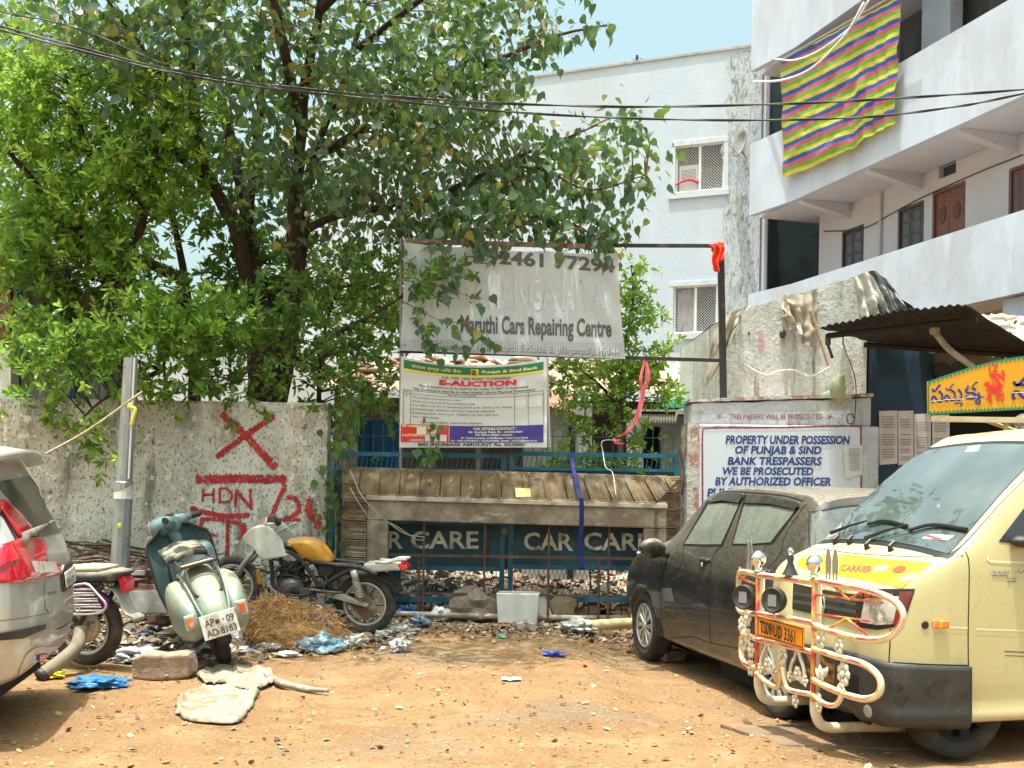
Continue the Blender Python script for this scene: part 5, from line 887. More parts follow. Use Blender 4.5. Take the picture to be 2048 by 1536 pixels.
VIN = M('grey white vinyl', (.60, .65, .74), [((.54, .57, .61), 1.5, (1, 1, .3), .45, .65), ((.70, .71, .73), 3, (1.5, 1, .3), .55, .68)], rough=.5, trans=2.3)
t = thing('repair_banner', 'faded grey banner advertising a car repairing centre on the upper rails', 'banner', tuple(P(1025, 600, BY)))
TLb, TRb, BRb, BLb = (808, 484), (1237, 506), (1251, 718), (799, 701)
def bp(u, v): return (lerp(lerp(TLb[0], TRb[0], u), lerp(BLb[0], BRb[0], u), v) + 5 * math.sin(v * 3.1) * (u - .5) * -1.2, lerp(lerp(TLb[1], TRb[1], u), lerp(BLb[1], BRb[1], u), v) + (4 * math.sin(u * 3.14) + 3 * abs(math.sin(u * 9.4))) * (1 - v))
def S1(px, py, d=.006): return P(px, py, BY - wr1(px, py) - d)
b = MB(); b.grid([[S1(*bp(u, v), 0) for u in np.linspace(0, 1, 110)] for v in np.linspace(0, 1, 40)]); b.build('sheet', VIN, t, w=True, smooth=True)
INK = M('grey black ink', (.10, .10, .105), [((.2, .2, .2), 14, X1, .56, .68)], rough=.6); GHOST = M('ghost ink', (.545, .575, .63), rough=.6)
b = MB(); put_text(b, 'Cell:', 0, 0, 0, 14, w=44, bold=.02, surf=lambda a, c: S1(929 + a, 525 - c + .07 * a)); put_text(b, '92461 77294', 0, 0, 0, 25, w=256, bold=.035, surf=lambda a, c: S1(974 + a, 525 - c + .076 * a)); b.build('dark_lettering', INK, t, w=True); b = MB()
put_text(b, 'Maruthi Cars Repairing Centre', 0, 0, 0, 33, w=302, bold=.03, surf=lambda a, c: S1(921 + a, 664 - c + .03 * a))
b.build('dark_lettering', INK, t, w=True)
b = MB(); put_text(b, 'FREE CHANGA HIVA', 0, 0, 0, 62, w=350, bold=.03, surf=lambda a, c: S1(860 + a, 612 - c + .02 * a)); b.build('faded_lettering', GHOST, t, w=True)
b = MB(); b.grid([[S1(lerp(801, 1249, u), lerp(679, 686, u) + v * (lerp(700, 714, u) - lerp(679, 686, u)), .004) for u in np.linspace(0, 1, 90)] for v in np.linspace(0, 1, 5)]); b.build('grey_strip', M('bluish grey ink', (.43, .46, .51), rough=.6), t, w=True, smooth=True)
AD_ = '4, Gandhinagar, Near Hospital Backside, Baghlingampally, Hyd-44'
b = MB(); put_text(b, AD_, 0, 0, 0, 13, w=382, bold=.012, surf=lambda a, c: S1(857.5 + a, 697.5 - c + .035 * a, .008)); b.build('strip_shadow', M('dark ink', (.12, .12, .13), rough=.6), t, w=True)
b = MB(); put_text(b, AD_, 0, 0, 0, 13, w=382, bold=.004, surf=lambda a, c: S1(856 + a, 696 - c + .035 * a, .012)); b.build('strip_lettering', M('pale ink', (.66, .67, .68), rough=.6), t, w=True)
ties = MB(); ties.tube(catmull([P(1237, 508, BY - .02), P(1243, 502, BY), P(1245, 497, 12.05)], 4), .02, 6); ties.tube([P(812, 485, BY), P(806, 476, 12.02)], .01, 5); ties.build('tie_cord', M('dirty cord', (.55, .48, .40), rough=.9), t, w=True)
# E-auction banner
BY2 = 11.84
t = thing('auction_banner', 'white printed auction banner with green, red and blue bands above the gate', 'banner', tuple(P(945, 805, BY2)))
def m2(px, py):
    u = (px - 800) / 293; v = max(0, (py - 716) / 178); sag = 15.5 * 4 * u * (1 - u) * max(0, 1 - v) ** 1.1
    X_ = px + (3 if u < .5 else 0) * (1 - v); return X_, py + sag + 4 * u * (1 - v)
def S2(px, py, d=0.0):
    x, y = m2(px, py); u = (px - 800) / 293; v = (py - 716) / 178
    return P(x, y, BY2 - .03 * nz(u, v, 4, 2.5) - .008 * math.sin(u * 20 + v * 9) * (1 - v) - .01 * nz(u, v, 8, 7) - d)
def rect2(mb, x0, y0, x1, y1, d):
    n = max(2, int((x1 - x0) / 6)); m = max(2, int((y1 - y0) / 6)); mb.grid([[S2(lerp(x0, x1, i / (n - 1)), lerp(y0, y1, j / (m - 1)), d) for i in range(n)] for j in range(m)])
b = MB(); rect2(b, 799, 713, 1094, 895, 0); b.build('sheet', M('white vinyl', (.74, .73, .74), [((.66, .65, .66), 2, X1, .5, .65)], rough=.5, trans=2.2), t, w=True, smooth=True)
def part2(nm, mat, rs): 
    b = MB(); [rect2(b, *r) for r in rs]; return b.build(nm, mat, t, w=True, smooth=True)
part2('green_band', M('green ink', (.01, .19, .075), [((.015, .13, .10), 3, X1, .5, .65)], rough=.5), [(805, 718, 1087, 735, .004)]); part2('yellow_band', M('yellow ink', (.78, .68, .03), rough=.5), [(805, 735.3, 1087, 739.5, .004), (939, 722, 957, 734, .007)])
part2('red_box', M('red ink', (.66, .03, .035), rough=.5), [(801, 847, 897, 884, .004)]); part2('purple_box', M('indigo ink', (.055, .035, .27), rough=.5), [(898.5, 848, 1087, 884.5, .004)]); part2('white_patch', M('white patch', (.74, .72, .72), rough=.6), [(833, 851, 852, 868, .008), (850, 868, 893, 882, .008), (855, 851, 872, 866, .008), (1030, 792, 1052, 810, .006), (1056, 790, 1084, 810, .006)])
TX = lambda x, y: (lambda a, c: S2(x + a, y - c, .011))
BK = M('black ink', (.03, .03, .035), rough=.6); b = MB()
for s, x0_, x1_, y, h, bo in (('S.O.: ASR, ABID ROAD, HYDERABAD', 881, 1022, 745.5, 4.2, .02), ('The E-Auction is to be held by the order of DRT-2 Hyderabad', 835, 1056, 768, 4.4, .015), ('"As is where is and As is what is basis" (As in Physical Possession)', 824, 1070, 775.5, 4.4, .02), ('Description of Properties', 894, 952, 782.5, 3, .01),
    ('S.No.', 807, 817, 782, 2.6, .01), ('1', 810, 812, 791, 3, .01), ('The description of property is as under :', 823, 921, 793, 3.6, .006), ('All that part and parcel of the commercial building', 823, 950, 801, 3.6, .006), ('at 2-1-390/1, in Sy. No. 31, admeasuring 274.70 sq.yds., 229.66 sq. mts. situated', 823, 1023, 809, 3.6, .006), ('at Sriniwas Nagar, Nallakunta, Slum area, Lingampally, Hyderabad.', 823, 990, 817, 3.6, .006),
    ('Bounded by North : Road, South : Neighbours hut, East : Open land,', 823, 997, 825, 3.6, .006), ('West : Wide passage', 823, 877, 833, 3.6, .006), ('E-Auction Website : https://www.ebkray.in', 840, 963, 843.5, 3.4, .012), ('BID INCREASE AMOUNT Rs. 50,000/-', 836, 1053, 891.5, 5.6, .03)): put_text(b, s, 0, 0, 0, h, w=x1_ - x0_, bold=bo, surf=TX(x0_, y))
for y in (777.5, 784.5): b.grid([[S2(x, yy, .009) for x in np.linspace(805, 1087, 40)] for yy in (y, y + .8)])
for x, y1_ in ((805, 846), (819.5, 846), (1029, 848), (1056, 848), (1087, 848)): b.grid([[S2(xx, y, .009) for y in np.linspace(777.5, y1_, 14)] for xx in (x, x + .9)])
b.build('black_lettering', BK, t, w=True)
b = MB(); put_text(b, 'E-AUCTION', 0, 0, 0, 10.5, w=157, bold=.05, surf=TX(876, 759.5)); b.build('red_lettering', M('red ink bright', (.66, .01, .03), rough=.5), t, w=True)
b = MB(); put_text(b, 'पंजाब एण्ड सिंध बैंक', 0, 0, 0, 6, w=100, bold=.01, surf=TX(820, 731)); put_text(b, 'Punjab & Sind Bank', 0, 0, 0, 6, w=112, bold=.03, surf=TX(964, 731)); put_text(b, 'FOR DETAILS CONTACT :', 0, 0, 0, 5.4, w=88, bold=.03, surf=TX(946, 857)); put_text(b, 'BID SUBMISSION LAST DATE :', 0, 0, 0, 4.6, w=88, bold=.03, surf=TX(804, 853)); put_text(b, 'E-AUCTION DATE :', 0, 0, 0, 4.6, w=52, bold=.03, surf=TX(804, 872)); put_text(b, 'For More details contact :', 0, 0, 0, 4, w=76, bold=.03, surf=TX(951, 869.5)); b.build('yellow_lettering', M('pale yellow ink', (.78, .72, .30), rough=.5), t, w=True)
b = MB(); put_text(b, 'Mr. Kashyap Patel, Ph : 6284604684', 0, 0, 0, 4, w=108, bold=.02, surf=TX(937, 863.5)); put_text(b, 'Mr. Kamlal Kumawar, Chief Manager, Punjab & Sind Bank', 0, 0, 0, 3.6, w=134, bold=.015, surf=TX(922, 876)); put_text(b, 'Ph : 040-24734323 / 5555227605, Email : h1552@psb.co.in', 0, 0, 0, 4, w=172, bold=.02, surf=TX(902, 882.5)); put_text(b, '(12/09/2023)', 0, 0, 0, 4, w=28, bold=.01, surf=TX(820, 882)); b.build('white_lettering', M('white ink', (.76, .76, .78), rough=.5), t, w=True)
b = MB(); c = S2(948, 729, .016); b.tube([c + V(.022 * math.cos(a), 0, .022 * math.sin(a)) for a in np.linspace(0, 6.28, 14)], .006, 5); b.tube([c + V(-.012, 0, -.014), c + V(.012, 0, .014)], .006, 4); b.tube([c + V(.012, 0, -.014), c + V(-.004, 0, .006)], .006, 4); b.build('bank_emblem', M('maroon ink', (.25, .04, .03), rough=.6), t, w=True)
b = MB(); b.tube([P(1094, 716, 12.0), P(1099, 895, 12.0)], .014, 6); tag(b.build('thin_white_post', M('white steel', (.62, .56, .54), [((.45, .2, .15), 6, (1, 1, .3), .58, .66)], rough=.7), loc=P(1096, 800, 12.0)), 'thin whitish steel bar at the right edge of the auction banner', 'post')
# red cloth, pink ribbon
RC = M('orange red cloth', (.78, .055, .02), [((.6, .03, .015), 8, (1, 1, .3), .5, .65)], rough=.85)
t = thing('red_rag', 'bright red cloth knotted on top of the black frame post', 'cloth', tuple(P(1438, 495, 12.05))); b = MB(); b.blob(P(1438, 495, 12.1), (.07, .06, .055), .4, 3); b.build('knot', RC, t, w=True, smooth=True)
b = MB(); b.grid(coons([P(1424, 492, 12.06), P(1440, 494, 12.05)], [P(1424, 540, 12.05), P(1437, 546, 12.04)], 8, 12, lambda u, v: V(.01 * math.sin(v * 8), -.03 * math.sin(u * 7 + v * 2), 0))); b.grid(coons([P(1440, 490, 12.06), P(1450, 492, 12.07)], [P(1436, 528, 12.02), P(1446, 520, 12.03)], 6, 10, lambda u, v: V(0, -.03 * math.sin(u * 6 + v * 3), 0))); b.tube([P(1420, 491, 12.08), P(1436, 493, 12.08)], [.012, .035], 6); b.build('tail', RC, t, w=True, smooth=True, solid=.004)
PK = M('pink plastic ribbon', (.80, .08, .16), [((.9, .22, .28), 9, (1, 1, .2), .5, .62)], rough=.5, trans=.2)
b = MB()
for k in range(5):
    o = V(random.uniform(-.02, .02), random.uniform(-.02, .02), 0); c = catmull([P(1291, 720, 12.1) + o * .3, P(1290 + random.uniform(-8, 8), 755, 12.0) + o * 2, P(1286, 780, 12.0) + o, P(1283, 800, 12) + o, P(1272, 838, 11.98) + o, P(1255, 862, 11.97) + o, P(1240, 872, 11.97) + o * 1.5, P(1228, 876 + k, 11.96), P(1230 + 4 * k, 888, 11.96) + o], 6)
    b.grid([[p - V(.012, 0, .004) for p in c], [p + V(.012, 0, .004) for p in c]])
tag(b.build('pink_ribbon', PK, loc=P(1285, 780, 12), smooth=True), 'bright pink plastic ribbon trailing from the lower rail to the gate', 'ribbon')
# ================================================================== overhead cables
CB = M('black insulated cable', (.025, .026, .028), rough=.55)
def cable(pts, r, label, tw=0.0, group='overhead cables'):
    c = catmull(pts, 14); b = MB()
    if tw:
        for s in (0, math.pi): b.tube([p + V(0, math.cos(i * .42 + s) * tw, math.sin(i * .42 + s) * tw) for i, p in enumerate(c)], r, 5)
    else: b.tube(c, r, 5)
    tag(b.build('overhead_cable', CB, loc=c[len(c) // 2], smooth=True), label, 'cable', group)
cable([P(-500, -95, 9.2), P(0, 52, 9.2), P(400, 150, 9.2), P(800, 194, 9.2), P(1200, 213, 9.2), P(1560, 208, 9.2), P(1800, 196, 9.2), P(2048, 179, 9.2), P(2500, 140, 9.2)], .0065, 'upper twisted black cable sagging over the whole yard front', .006)
cable([P(-500, -70, 9.0), P(0, 60, 9.0), P(400, 156, 9.0), P(800, 203, 9.05), P(1080, 228, 9.05), P(1400, 240, 9.0), P(1700, 236, 9.0), P(1900, 215, 9.0), P(2048, 187, 9.0), P(2500, 90, 9)], .0065, 'lower black cable that passes under the upper one before the apartment block', .005)
cable([P(-300, -60, 9.6), P(0, 22, 9.6), P(90, 40, 9.6), P(180, 66, 9.6), P(330, 130, 9.6)], .007, 'short thin cable crossing only the top of the bright leafy tree')
# ================================================================== VEHICLES: shared tools
CAMP = Vector((0, 0, CAMH)); RM = {}
def vroot(name, label, cat, loc, heading, group=None, scale=(1, 1, 1)):
    h = Vector(heading).normalized(); a = math.atan2(h.y, h.x); t = thing(name, label, cat, loc, a, group); t.scale = scale; RM[t.name] = Matrix.Translation(Vector(loc)) @ Matrix.Rotation(a, 4, 'Z') @ Matrix.Diagonal((*scale, 1)); return t
def car_body(stations, nl=6, ns=6):
    k = len(stations[0][1]); cols = [catmull([V(x, p[i][0], p[i][1]) for x, p in stations], nl) for i in range(k)]; rings = []
    for j in range(len(cols[0])):
        half = catmull([c[j] for c in cols], ns)
        for p in half: p.y = max(0, p.y)
        rings.append(half + [V(p.x, -p.y, p.z) for p in half[1:-1]][::-1])
    return rings
def cut(o, cutters):
    for cmb in cutters:
        c = cmb.build('cutter', o.data.materials[0], fixn=True); m = o.modifiers.new('cut', 'BOOLEAN'); m.operation = 'DIFFERENCE'; m.object = c; m.solver = 'EXACT'; c.parent = None
        pm, o.parent = o.parent, None
        dg = bpy.context.evaluated_depsgraph_get(); me = bpy.data.meshes.new_from_object(o.evaluated_get(dg)); o.modifiers.clear(); old = o.data; o.data = me; o.parent = pm; bpy.data.objects.remove(c); bpy.data.meshes.remove(old); me.name = o.name
        me.polygons.foreach_set('use_smooth', [True] * len(me.polygons))
    return o
class Skin:                              # surface of a body; parts traced on it keep to its real curved shape
    def __init__(s, root, rings):
        mb = MB(); mb.loft(rings); s.b = BVHTree.FromPolygons([tuple(v) for v in mb.v], mb.f); s.M = RM[root.name]; s.I = s.M.inverted(); s.o = s.I @ CAMP; s.last = 6.0; s.root = root
    def hit(s, px, py, off=.003):
        d = (s.I.to_3x3() @ RAY(px, py)).normalized(); p, n, i, dist = s.b.ray_cast(s.o, d)
        if p is None:
            p, n, i, dd = s.b.find_nearest(s.o + d * s.last); 
        else: s.last = dist
        if n.dot(d) > 0: n = -n
        return p + n * off, n
    def patch(s, name, mat, top, bot, parent, off=.003, nu=14, nv=10, solid=0, label=None):
        t = resample([(*p, 0) for p in top], nu); b = resample([(*p, 0) for p in bot], nu); mb = MB()
        mb.grid([[s.hit(*(t[i].lerp(b[i], j / (nv - 1)))[:2], off)[0] for i in range(nu)] for j in range(nv)]); return mb.build(name, mat, parent, smooth=True, solid=solid, label=label)
    def line(s, mb, pts, wd=.007, off=.002, n=24):
        q = resample(catmull([(*p, 0) for p in pts], 6), n); hs = [s.hit(p.x, p.y, off) for p in q]; A = []; B = []
        for i, (p, nn) in enumerate(hs):
            tg = hs[min(n - 1, i + 1)][0] - hs[max(0, i - 1)][0]; sd = nn.cross(tg).normalized() * wd / 2 if tg.length > 1e-6 else V(0, 0, wd / 2); A.append(p + sd); B.append(p - sd)
        mb.grid([A, B])
    def text(s, mb, st, x, y, h, w, bold=.02, shear=0, slope=0, off=.006): put_text(mb, st, 0, 0, 0, h, w=w, bold=bold, shear=shear, surf=lambda a, c: s.hit(x + a, y - c + slope * a, off)[0])
TYRE = M('tyre rubber', (.022, .021, .020), [((.06, .05, .04), 7, X1, .5, .65), ((.10, .08, .06), 15, X1, .6, .7, .6)], rough=.9, bump=.4, bscale=60)
SILV = M('silver wheel cover', (.46, .46, .45), [((.30, .27, .23), 6, X1, .5, .65)], rough=.4, metal=.55); DARKU = M('dark underbody', (.010, .010, .011), rough=.95)
CHROME = M('chrome', (.75, .75, .74), rough=.08, metal=1); BLKP = M('black plastic', (.022, .023, .025), [((.05, .047, .042), 5, X1, .5, .65)], rough=.55)
def wheel(parent, c, r, w_, side, spokes=9, rimr=.66, cover=SILV):
    c = Vector(c); ax = V(0, side, 0); b = MB(); h = w_ / 2
    b.lathe([(r * rimr, -h * .8), (r * .82, -h), (r * .93, -h * .95), (r * .985, -h * .72), (r, -h * .4), (r, h * .4), (r * .985, h * .72), (r * .93, h * .95), (r * .82, h), (r * rimr, h * .82), (r * rimr * .97, h * .6), (r * rimr * .97, -h * .6)], c, ax, 40, True)
    ty = b.build('wheel', TYRE, parent, smooth=True); b = MB()
    b.lathe([(r * rimr, h * .62), (r * rimr * 1.0, h * .86), (r * rimr * .94, h * .93), (r * rimr * .88, h * .80), (r * rimr * .86, h * .45)], c, ax, 40); u = ax.orthogonal().normalized(); q = ax.cross(u)
    b.lathe([(0, h * .95), (r * .10, h * .95), (r * .14, h * .86), (r * .15, h * .6)], c, ax, 20); R0, R1 = r * .12, r * rimr * .9
    for k in range(spokes):
        a = 2 * math.pi * k / spokes; da = .42 * 2 * math.pi / spokes
        def pt(rr, an, hh): return c + (u * math.cos(an) + q * math.sin(an)) * rr + ax * hh
        A0 = [pt(R0, a - da * .8, h * .86), pt(R0, a + da * .8, h * .86), pt(R1, a + .22 + da * .62, h * .84), pt(R1, a + .22 - da * .62, h * .84)]; b.hexa([p - ax * h * .3 for p in A0], A0)
    b.build('hubcap', cover, ty, bevel=.004, fixn=True); b = MB(); b.lathe([(0, h * .35), (r * rimr * .97, h * .35), (r * rimr * .97, h * .3), (0, h * .3)], c, ax, 30); b.build('brake_disc', DARKU, ty); return ty
# ------------------------------------------------------------------ dusty black hatchback
GF, GR = G(1297, 1318, -.11), G(1562, 1437, -.11); hd = (GF - GR); hd.z = 0; hd.normalize(); lf = V(-hd.y, hd.x, 0); cc = (GF + GR) / 2 - lf * .83; cc.z = -.11
hb = vroot('hatchback', 'dusty black hatchback parked facing away beside the cream van', 'car', cc, hd, None, (1.04, 1.04, 1.04))
HST = [(-1.86, [(0, .42), (.45, .42), (.55, .5), (.60, .6), (.58, .7), (.5, .74), (.35, .76), (0, .77)]), (-1.82, [(0, .34), (.6, .34), (.74, .45), (.78, .62), (.74, .82), (.68, .9), (.5, .94), (0, .95)]), (-1.72, [(0, .28), (.66, .28), (.80, .42), (.84, .66), (.80, .92), (.70, 1.08), (.55, 1.12), (0, 1.14)]),
       (-1.58, [(0, .24), (.7, .24), (.83, .40), (.865, .68), (.82, .95), (.68, 1.28), (.55, 1.33), (0, 1.35)]), (-1.40, [(0, .22), (.7, .22), (.835, .38), (.868, .68), (.825, .96), (.655, 1.40), (.54, 1.45), (0, 1.47)]), (-1.0, [(0, .2), (.72, .2), (.84, .34), (.868, .66), (.825, .96), (.645, 1.43), (.53, 1.495), (0, 1.51)]),
       (-.3, [(0, .2), (.72, .2), (.84, .34), (.868, .66), (.825, .96), (.64, 1.45), (.53, 1.515), (0, 1.53)]), (.3, [(0, .2), (.72, .2), (.84, .34), (.868, .66), (.825, .96), (.635, 1.41), (.52, 1.48), (0, 1.50)]), (.6, [(0, .2), (.72, .2), (.84, .34), (.868, .66), (.825, .96), (.65, 1.29), (.53, 1.36), (0, 1.39)]),
       (.95, [(0, .2), (.72, .2), (.84, .34), (.868, .66), (.82, .95), (.70, 1.06), (.6, 1.12), (0, 1.16)]), (1.15, [(0, .2), (.72, .2), (.84, .34), (.868, .66), (.82, .93), (.76, .99), (.62, 1.02), (0, 1.05)]), (1.5, [(0, .2), (.72, .2), (.84, .34), (.86, .64), (.81, .87), (.74, .935), (.6, .96), (0, .985)]),
       (1.75, [(0, .24), (.66, .24), (.77, .34), (.82, .58), (.78, .77), (.68, .84), (.55, .87), (0, .89)]), (1.9, [(0, .26), (.52, .26), (.62, .34), (.70, .52), (.66, .66), (.58, .72), (.45, .75), (0, .77)]), (1.98, [(0, .3), (.3, .3), (.4, .36), (.45, .48), (.4, .55), (.35, .6), (.25, .62), (0, .63)])]
HST = [((x if x > -1.2 else -1.2 + (x + 1.2) * .62), p) for x, p in HST]; HB = car_body(HST, 7, 6); BLACK = M('dusty black paint', (.013, .013, .0135), [((.028, .028, .028), 3, (1.6, 1.6, .35), .45, .68, .6), ((.075, .07, .062), 2.2, (2, 2, .3), .56, .68, .4), ((.085, .08, .072), 44, X1, .56, .62, .5)], rough=.2, coat=.5, dust=((.25, .22, .175), .14, .85, .95))
b = MB(); b.loft(HB); o = b.build('body', BLACK, hb, smooth=True); cs = []
for x in (1.215, -1.215):
    for s in (1, -1): c = MB(); c.lathe([(0, -.5), (.335, -.5), (.335, .5), (0, .5)], (x, s * 1.08, .30), (0, s, 0), 36); cs.append(c)
cut(o, cs); sk = Skin(hb, HB)
for x in (1.215, -1.215):
    for s in (1, -1): wheel(hb, (x, s * .765, .295), .295, .185, s, 10)
def z8(*ps): return [(1240 + x * .3255, 960 + y * .3255) for x, y in ps]
HGL = M('dusty green window glass', (.13, .155, .13), [((.22, .235, .20), 2.5, (1, 1, .3), .42, .66), ((.34, .32, .27), 46, X1, .55, .66, .6), ((.09, .11, .09), 2, X1, .58, .68, .7)], rough=.22, spec=.5)  # pale green carries a painted wall reflection; the fine speckle is dust
TRIM = M('black window trim', (.012, .012, .013), rough=.5)
sk.patch('window_trim', TRIM, z8((535, 128), (640, 122), (748, 128)), z8((385, 404), (510, 408), (632, 406)), hb, .0025)
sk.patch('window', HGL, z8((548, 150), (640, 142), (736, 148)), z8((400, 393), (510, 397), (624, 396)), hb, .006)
sk.patch('window_trim', TRIM, z8((758, 126), (920, 140), (1100, 172)), z8((686, 402), (810, 402), (940, 394)), hb, .0025)
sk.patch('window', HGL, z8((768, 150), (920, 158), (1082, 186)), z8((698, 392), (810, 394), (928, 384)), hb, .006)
sk.patch('rain_visor', M('smoky visor', (.035, .033, .030), [((.09, .08, .065), 9, X1, .5, .7, .6)], rough=.25), z8((606, 96), (690, 84), (772, 90)), z8((552, 146), (640, 134), (738, 150)), hb, .016, solid=.003)
sk.patch('rain_visor', MATS['smoky visor'], z8((775, 92), (920, 100), (1120, 148)), z8((766, 150), (920, 154), (1084, 188)), hb, .016, solid=.003)
sk.patch('rear_window', M('dusty rear glass', (.10, .12, .13), [((.17, .18, .18), 2.2, X1, .45, .65), ((.20, .19, .17), 44, X1, .53, .64, .6)], rough=.2), z8((1182, 196), (1300, 172), (1560, 150), (1900, 150)), z8((1172, 432), (1300, 440), (1560, 430), (1900, 420)), hb, .005)
sk.patch('spoiler', BLKP, z8((1180, 176), (1330, 128), (1545, 106), (1900, 105)), z8((1186, 200), (1330, 172), (1545, 150), (1900, 150)), hb, .012)
b = MB()
for l in ([(632, 400), (585, 440), (560, 520), (548, 650), (546, 800), (556, 1000)], [(392, 402), (378, 520), (300, 600), (250, 660), (252, 800), (262, 900), (280, 985)], [(1140, 150), (1020, 330), (985, 450), (905, 560), (800, 760), (765, 850), (755, 960), (738, 1038)], [(280, 985), (420, 960), (556, 1000), (738, 1038)], [(1165, 190), (1160, 330), (1168, 430), (1160, 520)], [(600, 92), (640, 72), (780, 76), (1000, 96), (1130, 130)]): sk.line(b, z8(*l), .008)
b.build('panel_gap', TRIM, hb)
p, n = sk.hit(*z8((525, 490))[0], 0); b = MB(); b.blob(p + V(0, .012, 0), (.10, .028, .022), .05, 2); hd_ = b.build('door_handle', BLKP, hb, smooth=True); b = MB(); b.blob(p + V(0, .03, -.035), (.022, .012, .022), .05, 2); b.build('lock', CHROME, hd_, smooth=True)
p, n = sk.hit(*z8((900, 560))[0], 0); b = MB(); b.blob(p + V(0, .012, 0), (.09, .026, .02), .05, 2); b.build('door_handle', BLKP, hb, smooth=True)
sk.patch('tail_lamp', M('red lens', (.45, .012, .02), rough=.12, coat=.6), z8((1048, 560), (1066, 556), (1080, 556)), z8((1056, 622), (1068, 626), (1080, 628)), hb, .012)
p, n = sk.hit(*z8((1003, 672))[0], .004); b = MB(); b.lathe([(.075, 0), (.078, .006), (.06, .012), (.0, .014)], p, n, 24); b.build('fuel_flap', BLKP, hb, smooth=True)
b = MB(); m0 = V(.72, .90, .99); rg = []
for x, ry, rz in ((-.055, .075, .05), (-.04, .105, .075), (.0, .115, .085), (.05, .10, .07), (.085, .06, .04), (.095, .02, .01)): rg.append([m0 + V(x, .07 + math.cos(a) * ry, .01 + math.sin(a) * rz) for a in np.linspace(0, 2 * math.pi, 21)[:-1]])
b.loft(rg); mr = b.build('mirror', BLACK, hb, smooth=True); b = MB(); b.tube([m0 + V(-.0, -.1, -.04), m0 + V(0, .02, -.03)], .03, 8); b.build('mirror_stalk', BLKP, mr, smooth=True)
b = MB(); b.tube([V(.70, 1.085, .965), V(.73, 1.09, .96), V(.80, 1.03, .955)], [.006, .014, .008], 6); b.build('turn_lens', M('clear lens', (.6, .6, .58), rough=.15), mr, smooth=True)
b = MB(); b.tube([V(-1.13, 0, 1.50), V(-1.17, 0, 1.53), V(-1.32, 0, 1.69)], [.022, .014, .006], 6); b.build('aerial', BLKP, hb)
b = MB(); b.box((-.9, .40, .12), (1.9, .5, .1)); b.box((.6, 0, .14), (2.2, 1.0, .1)); b.build('underbody', DARKU, hb)
sk.patch('mud_flap', BLKP, z8((226, 850), (240, 852)), z8((236, 980), (268, 985)), hb, .004, 4, 6)
sk.patch('door_sticker', M('grey sticker', (.09, .09, .10), rough=.6), z8((256, 664), (318, 664)), z8((270, 745), (340, 748)), hb, .004, 5, 5)
# brick chock
o = MB().box((0, 0, .05), (.22, .11, .1), rot('Z', .4)).build('wheel_chock', M('brown stone', (.17, .11, .075), [((.28, .2, .14), 9, X1, .5, .62)], rough=.95, bump=.5), at_=tuple(G(1345, 1322, -.11)), bevel=.015); tag(o, 'brown brick wedged beside the front wheel of the black hatchback', 'brick')
# ------------------------------------------------------------------ cream van
vh = V(-.961, -.276, 0).normalized(); vl = V(-vh.y, vh.x, 0); vo = V(1.817, 6.53, 0)
van = vroot('pickup_van', 'cream goods van with an ornate striped bull bar on its front', 'van', vo, vh, None, (1, .86, 1))
VST = [(.0, [(0, .30), (.40, .30), (.5, .38), (.52, .6), (.50, .84), (.46, .91), (.35, .94), (0, .95)]), (-.05, [(0, .22), (.62, .22), (.70, .34), (.72, .62), (.69, .88), (.62, .955), (.5, .975), (0, .98)]), (-.16, [(0, .2), (.72, .2), (.79, .34), (.80, .65), (.775, .95), (.71, 1.015), (.57, 1.03), (0, 1.035)]), (-.34, [(0, .2), (.74, .2), (.815, .34), (.825, .68), (.80, 1.02), (.745, 1.085), (.60, 1.098), (0, 1.105)]),
       (-.48, [(0, .2), (.75, .2), (.82, .34), (.828, .68), (.805, 1.07), (.755, 1.155), (.62, 1.18), (0, 1.195)]), (-.86, [(0, .2), (.76, .2), (.825, .34), (.83, .7), (.81, 1.12), (.725, 1.48), (.58, 1.515), (0, 1.53)]), (-1.20, [(0, .2), (.76, .2), (.825, .34), (.83, .7), (.81, 1.12), (.685, 1.71), (.54, 1.76), (0, 1.78)]), (-1.38, [(0, .2), (.76, .2), (.825, .34), (.83, .7), (.81, 1.12), (.675, 1.77), (.54, 1.84), (0, 1.86)]),
       (-1.7, [(0, .2), (.76, .2), (.825, .34), (.83, .7), (.81, 1.12), (.675, 1.79), (.54, 1.865), (0, 1.885)]), (-2.05, [(0, .2), (.76, .2), (.825, .34), (.83, .7), (.81, 1.12), (.675, 1.79), (.54, 1.865), (0, 1.885)])]
VB = car_body(VST, 7, 6); CREAMP = M('cream paint', (.52, .47, .255), [((.57, .525, .32), 1.2, X1, .45, .65, .7), ((.44, .37, .19), 4, (1, 1, .5), .54, .68, .6), ((.36, .28, .16), 26, X1, .60, .68, .45)], rough=.34, coat=.35, bump=.05, bscale=3)
b = MB(); b.loft(VB); b.build('body', CREAMP, van, smooth=True); vk = Skin(van, VB)
for s in (1, -1): wheel(van, (-.50, s * .69, .30), .30, .18, s, 8, cover=DARKU)  # front hubcaps blackened, the shadow under the body put into their colour
b = MB(); b.bb(-4.3, -2.12, -.78, .78, .55, .62); b.bb(-4.3, -2.12, .74, .79, .62, .95); b.bb(-4.3, -2.12, -.79, -.74, .62, .95); b.bb(-4.3, -4.25, -.74, .74, .62, .95); b.build('cargo_bed', CREAMP, van)
for s in (1, -1): wheel(van, (-3.2, s * .66, .30), .30, .18, s, 8)
b = MB(); b.bb(-4.1, -.2, -.35, .35, .3, .4); b.build('chassis', DARKU, van)
WG = M('windscreen glass', (.055, .075, .075), [((.11, .135, .13), 1.6, X1, .45, .66), ((.16, .17, .15), 36, X1, .58, .68, .3)], rough=.03, spec=1.0, coat=1)
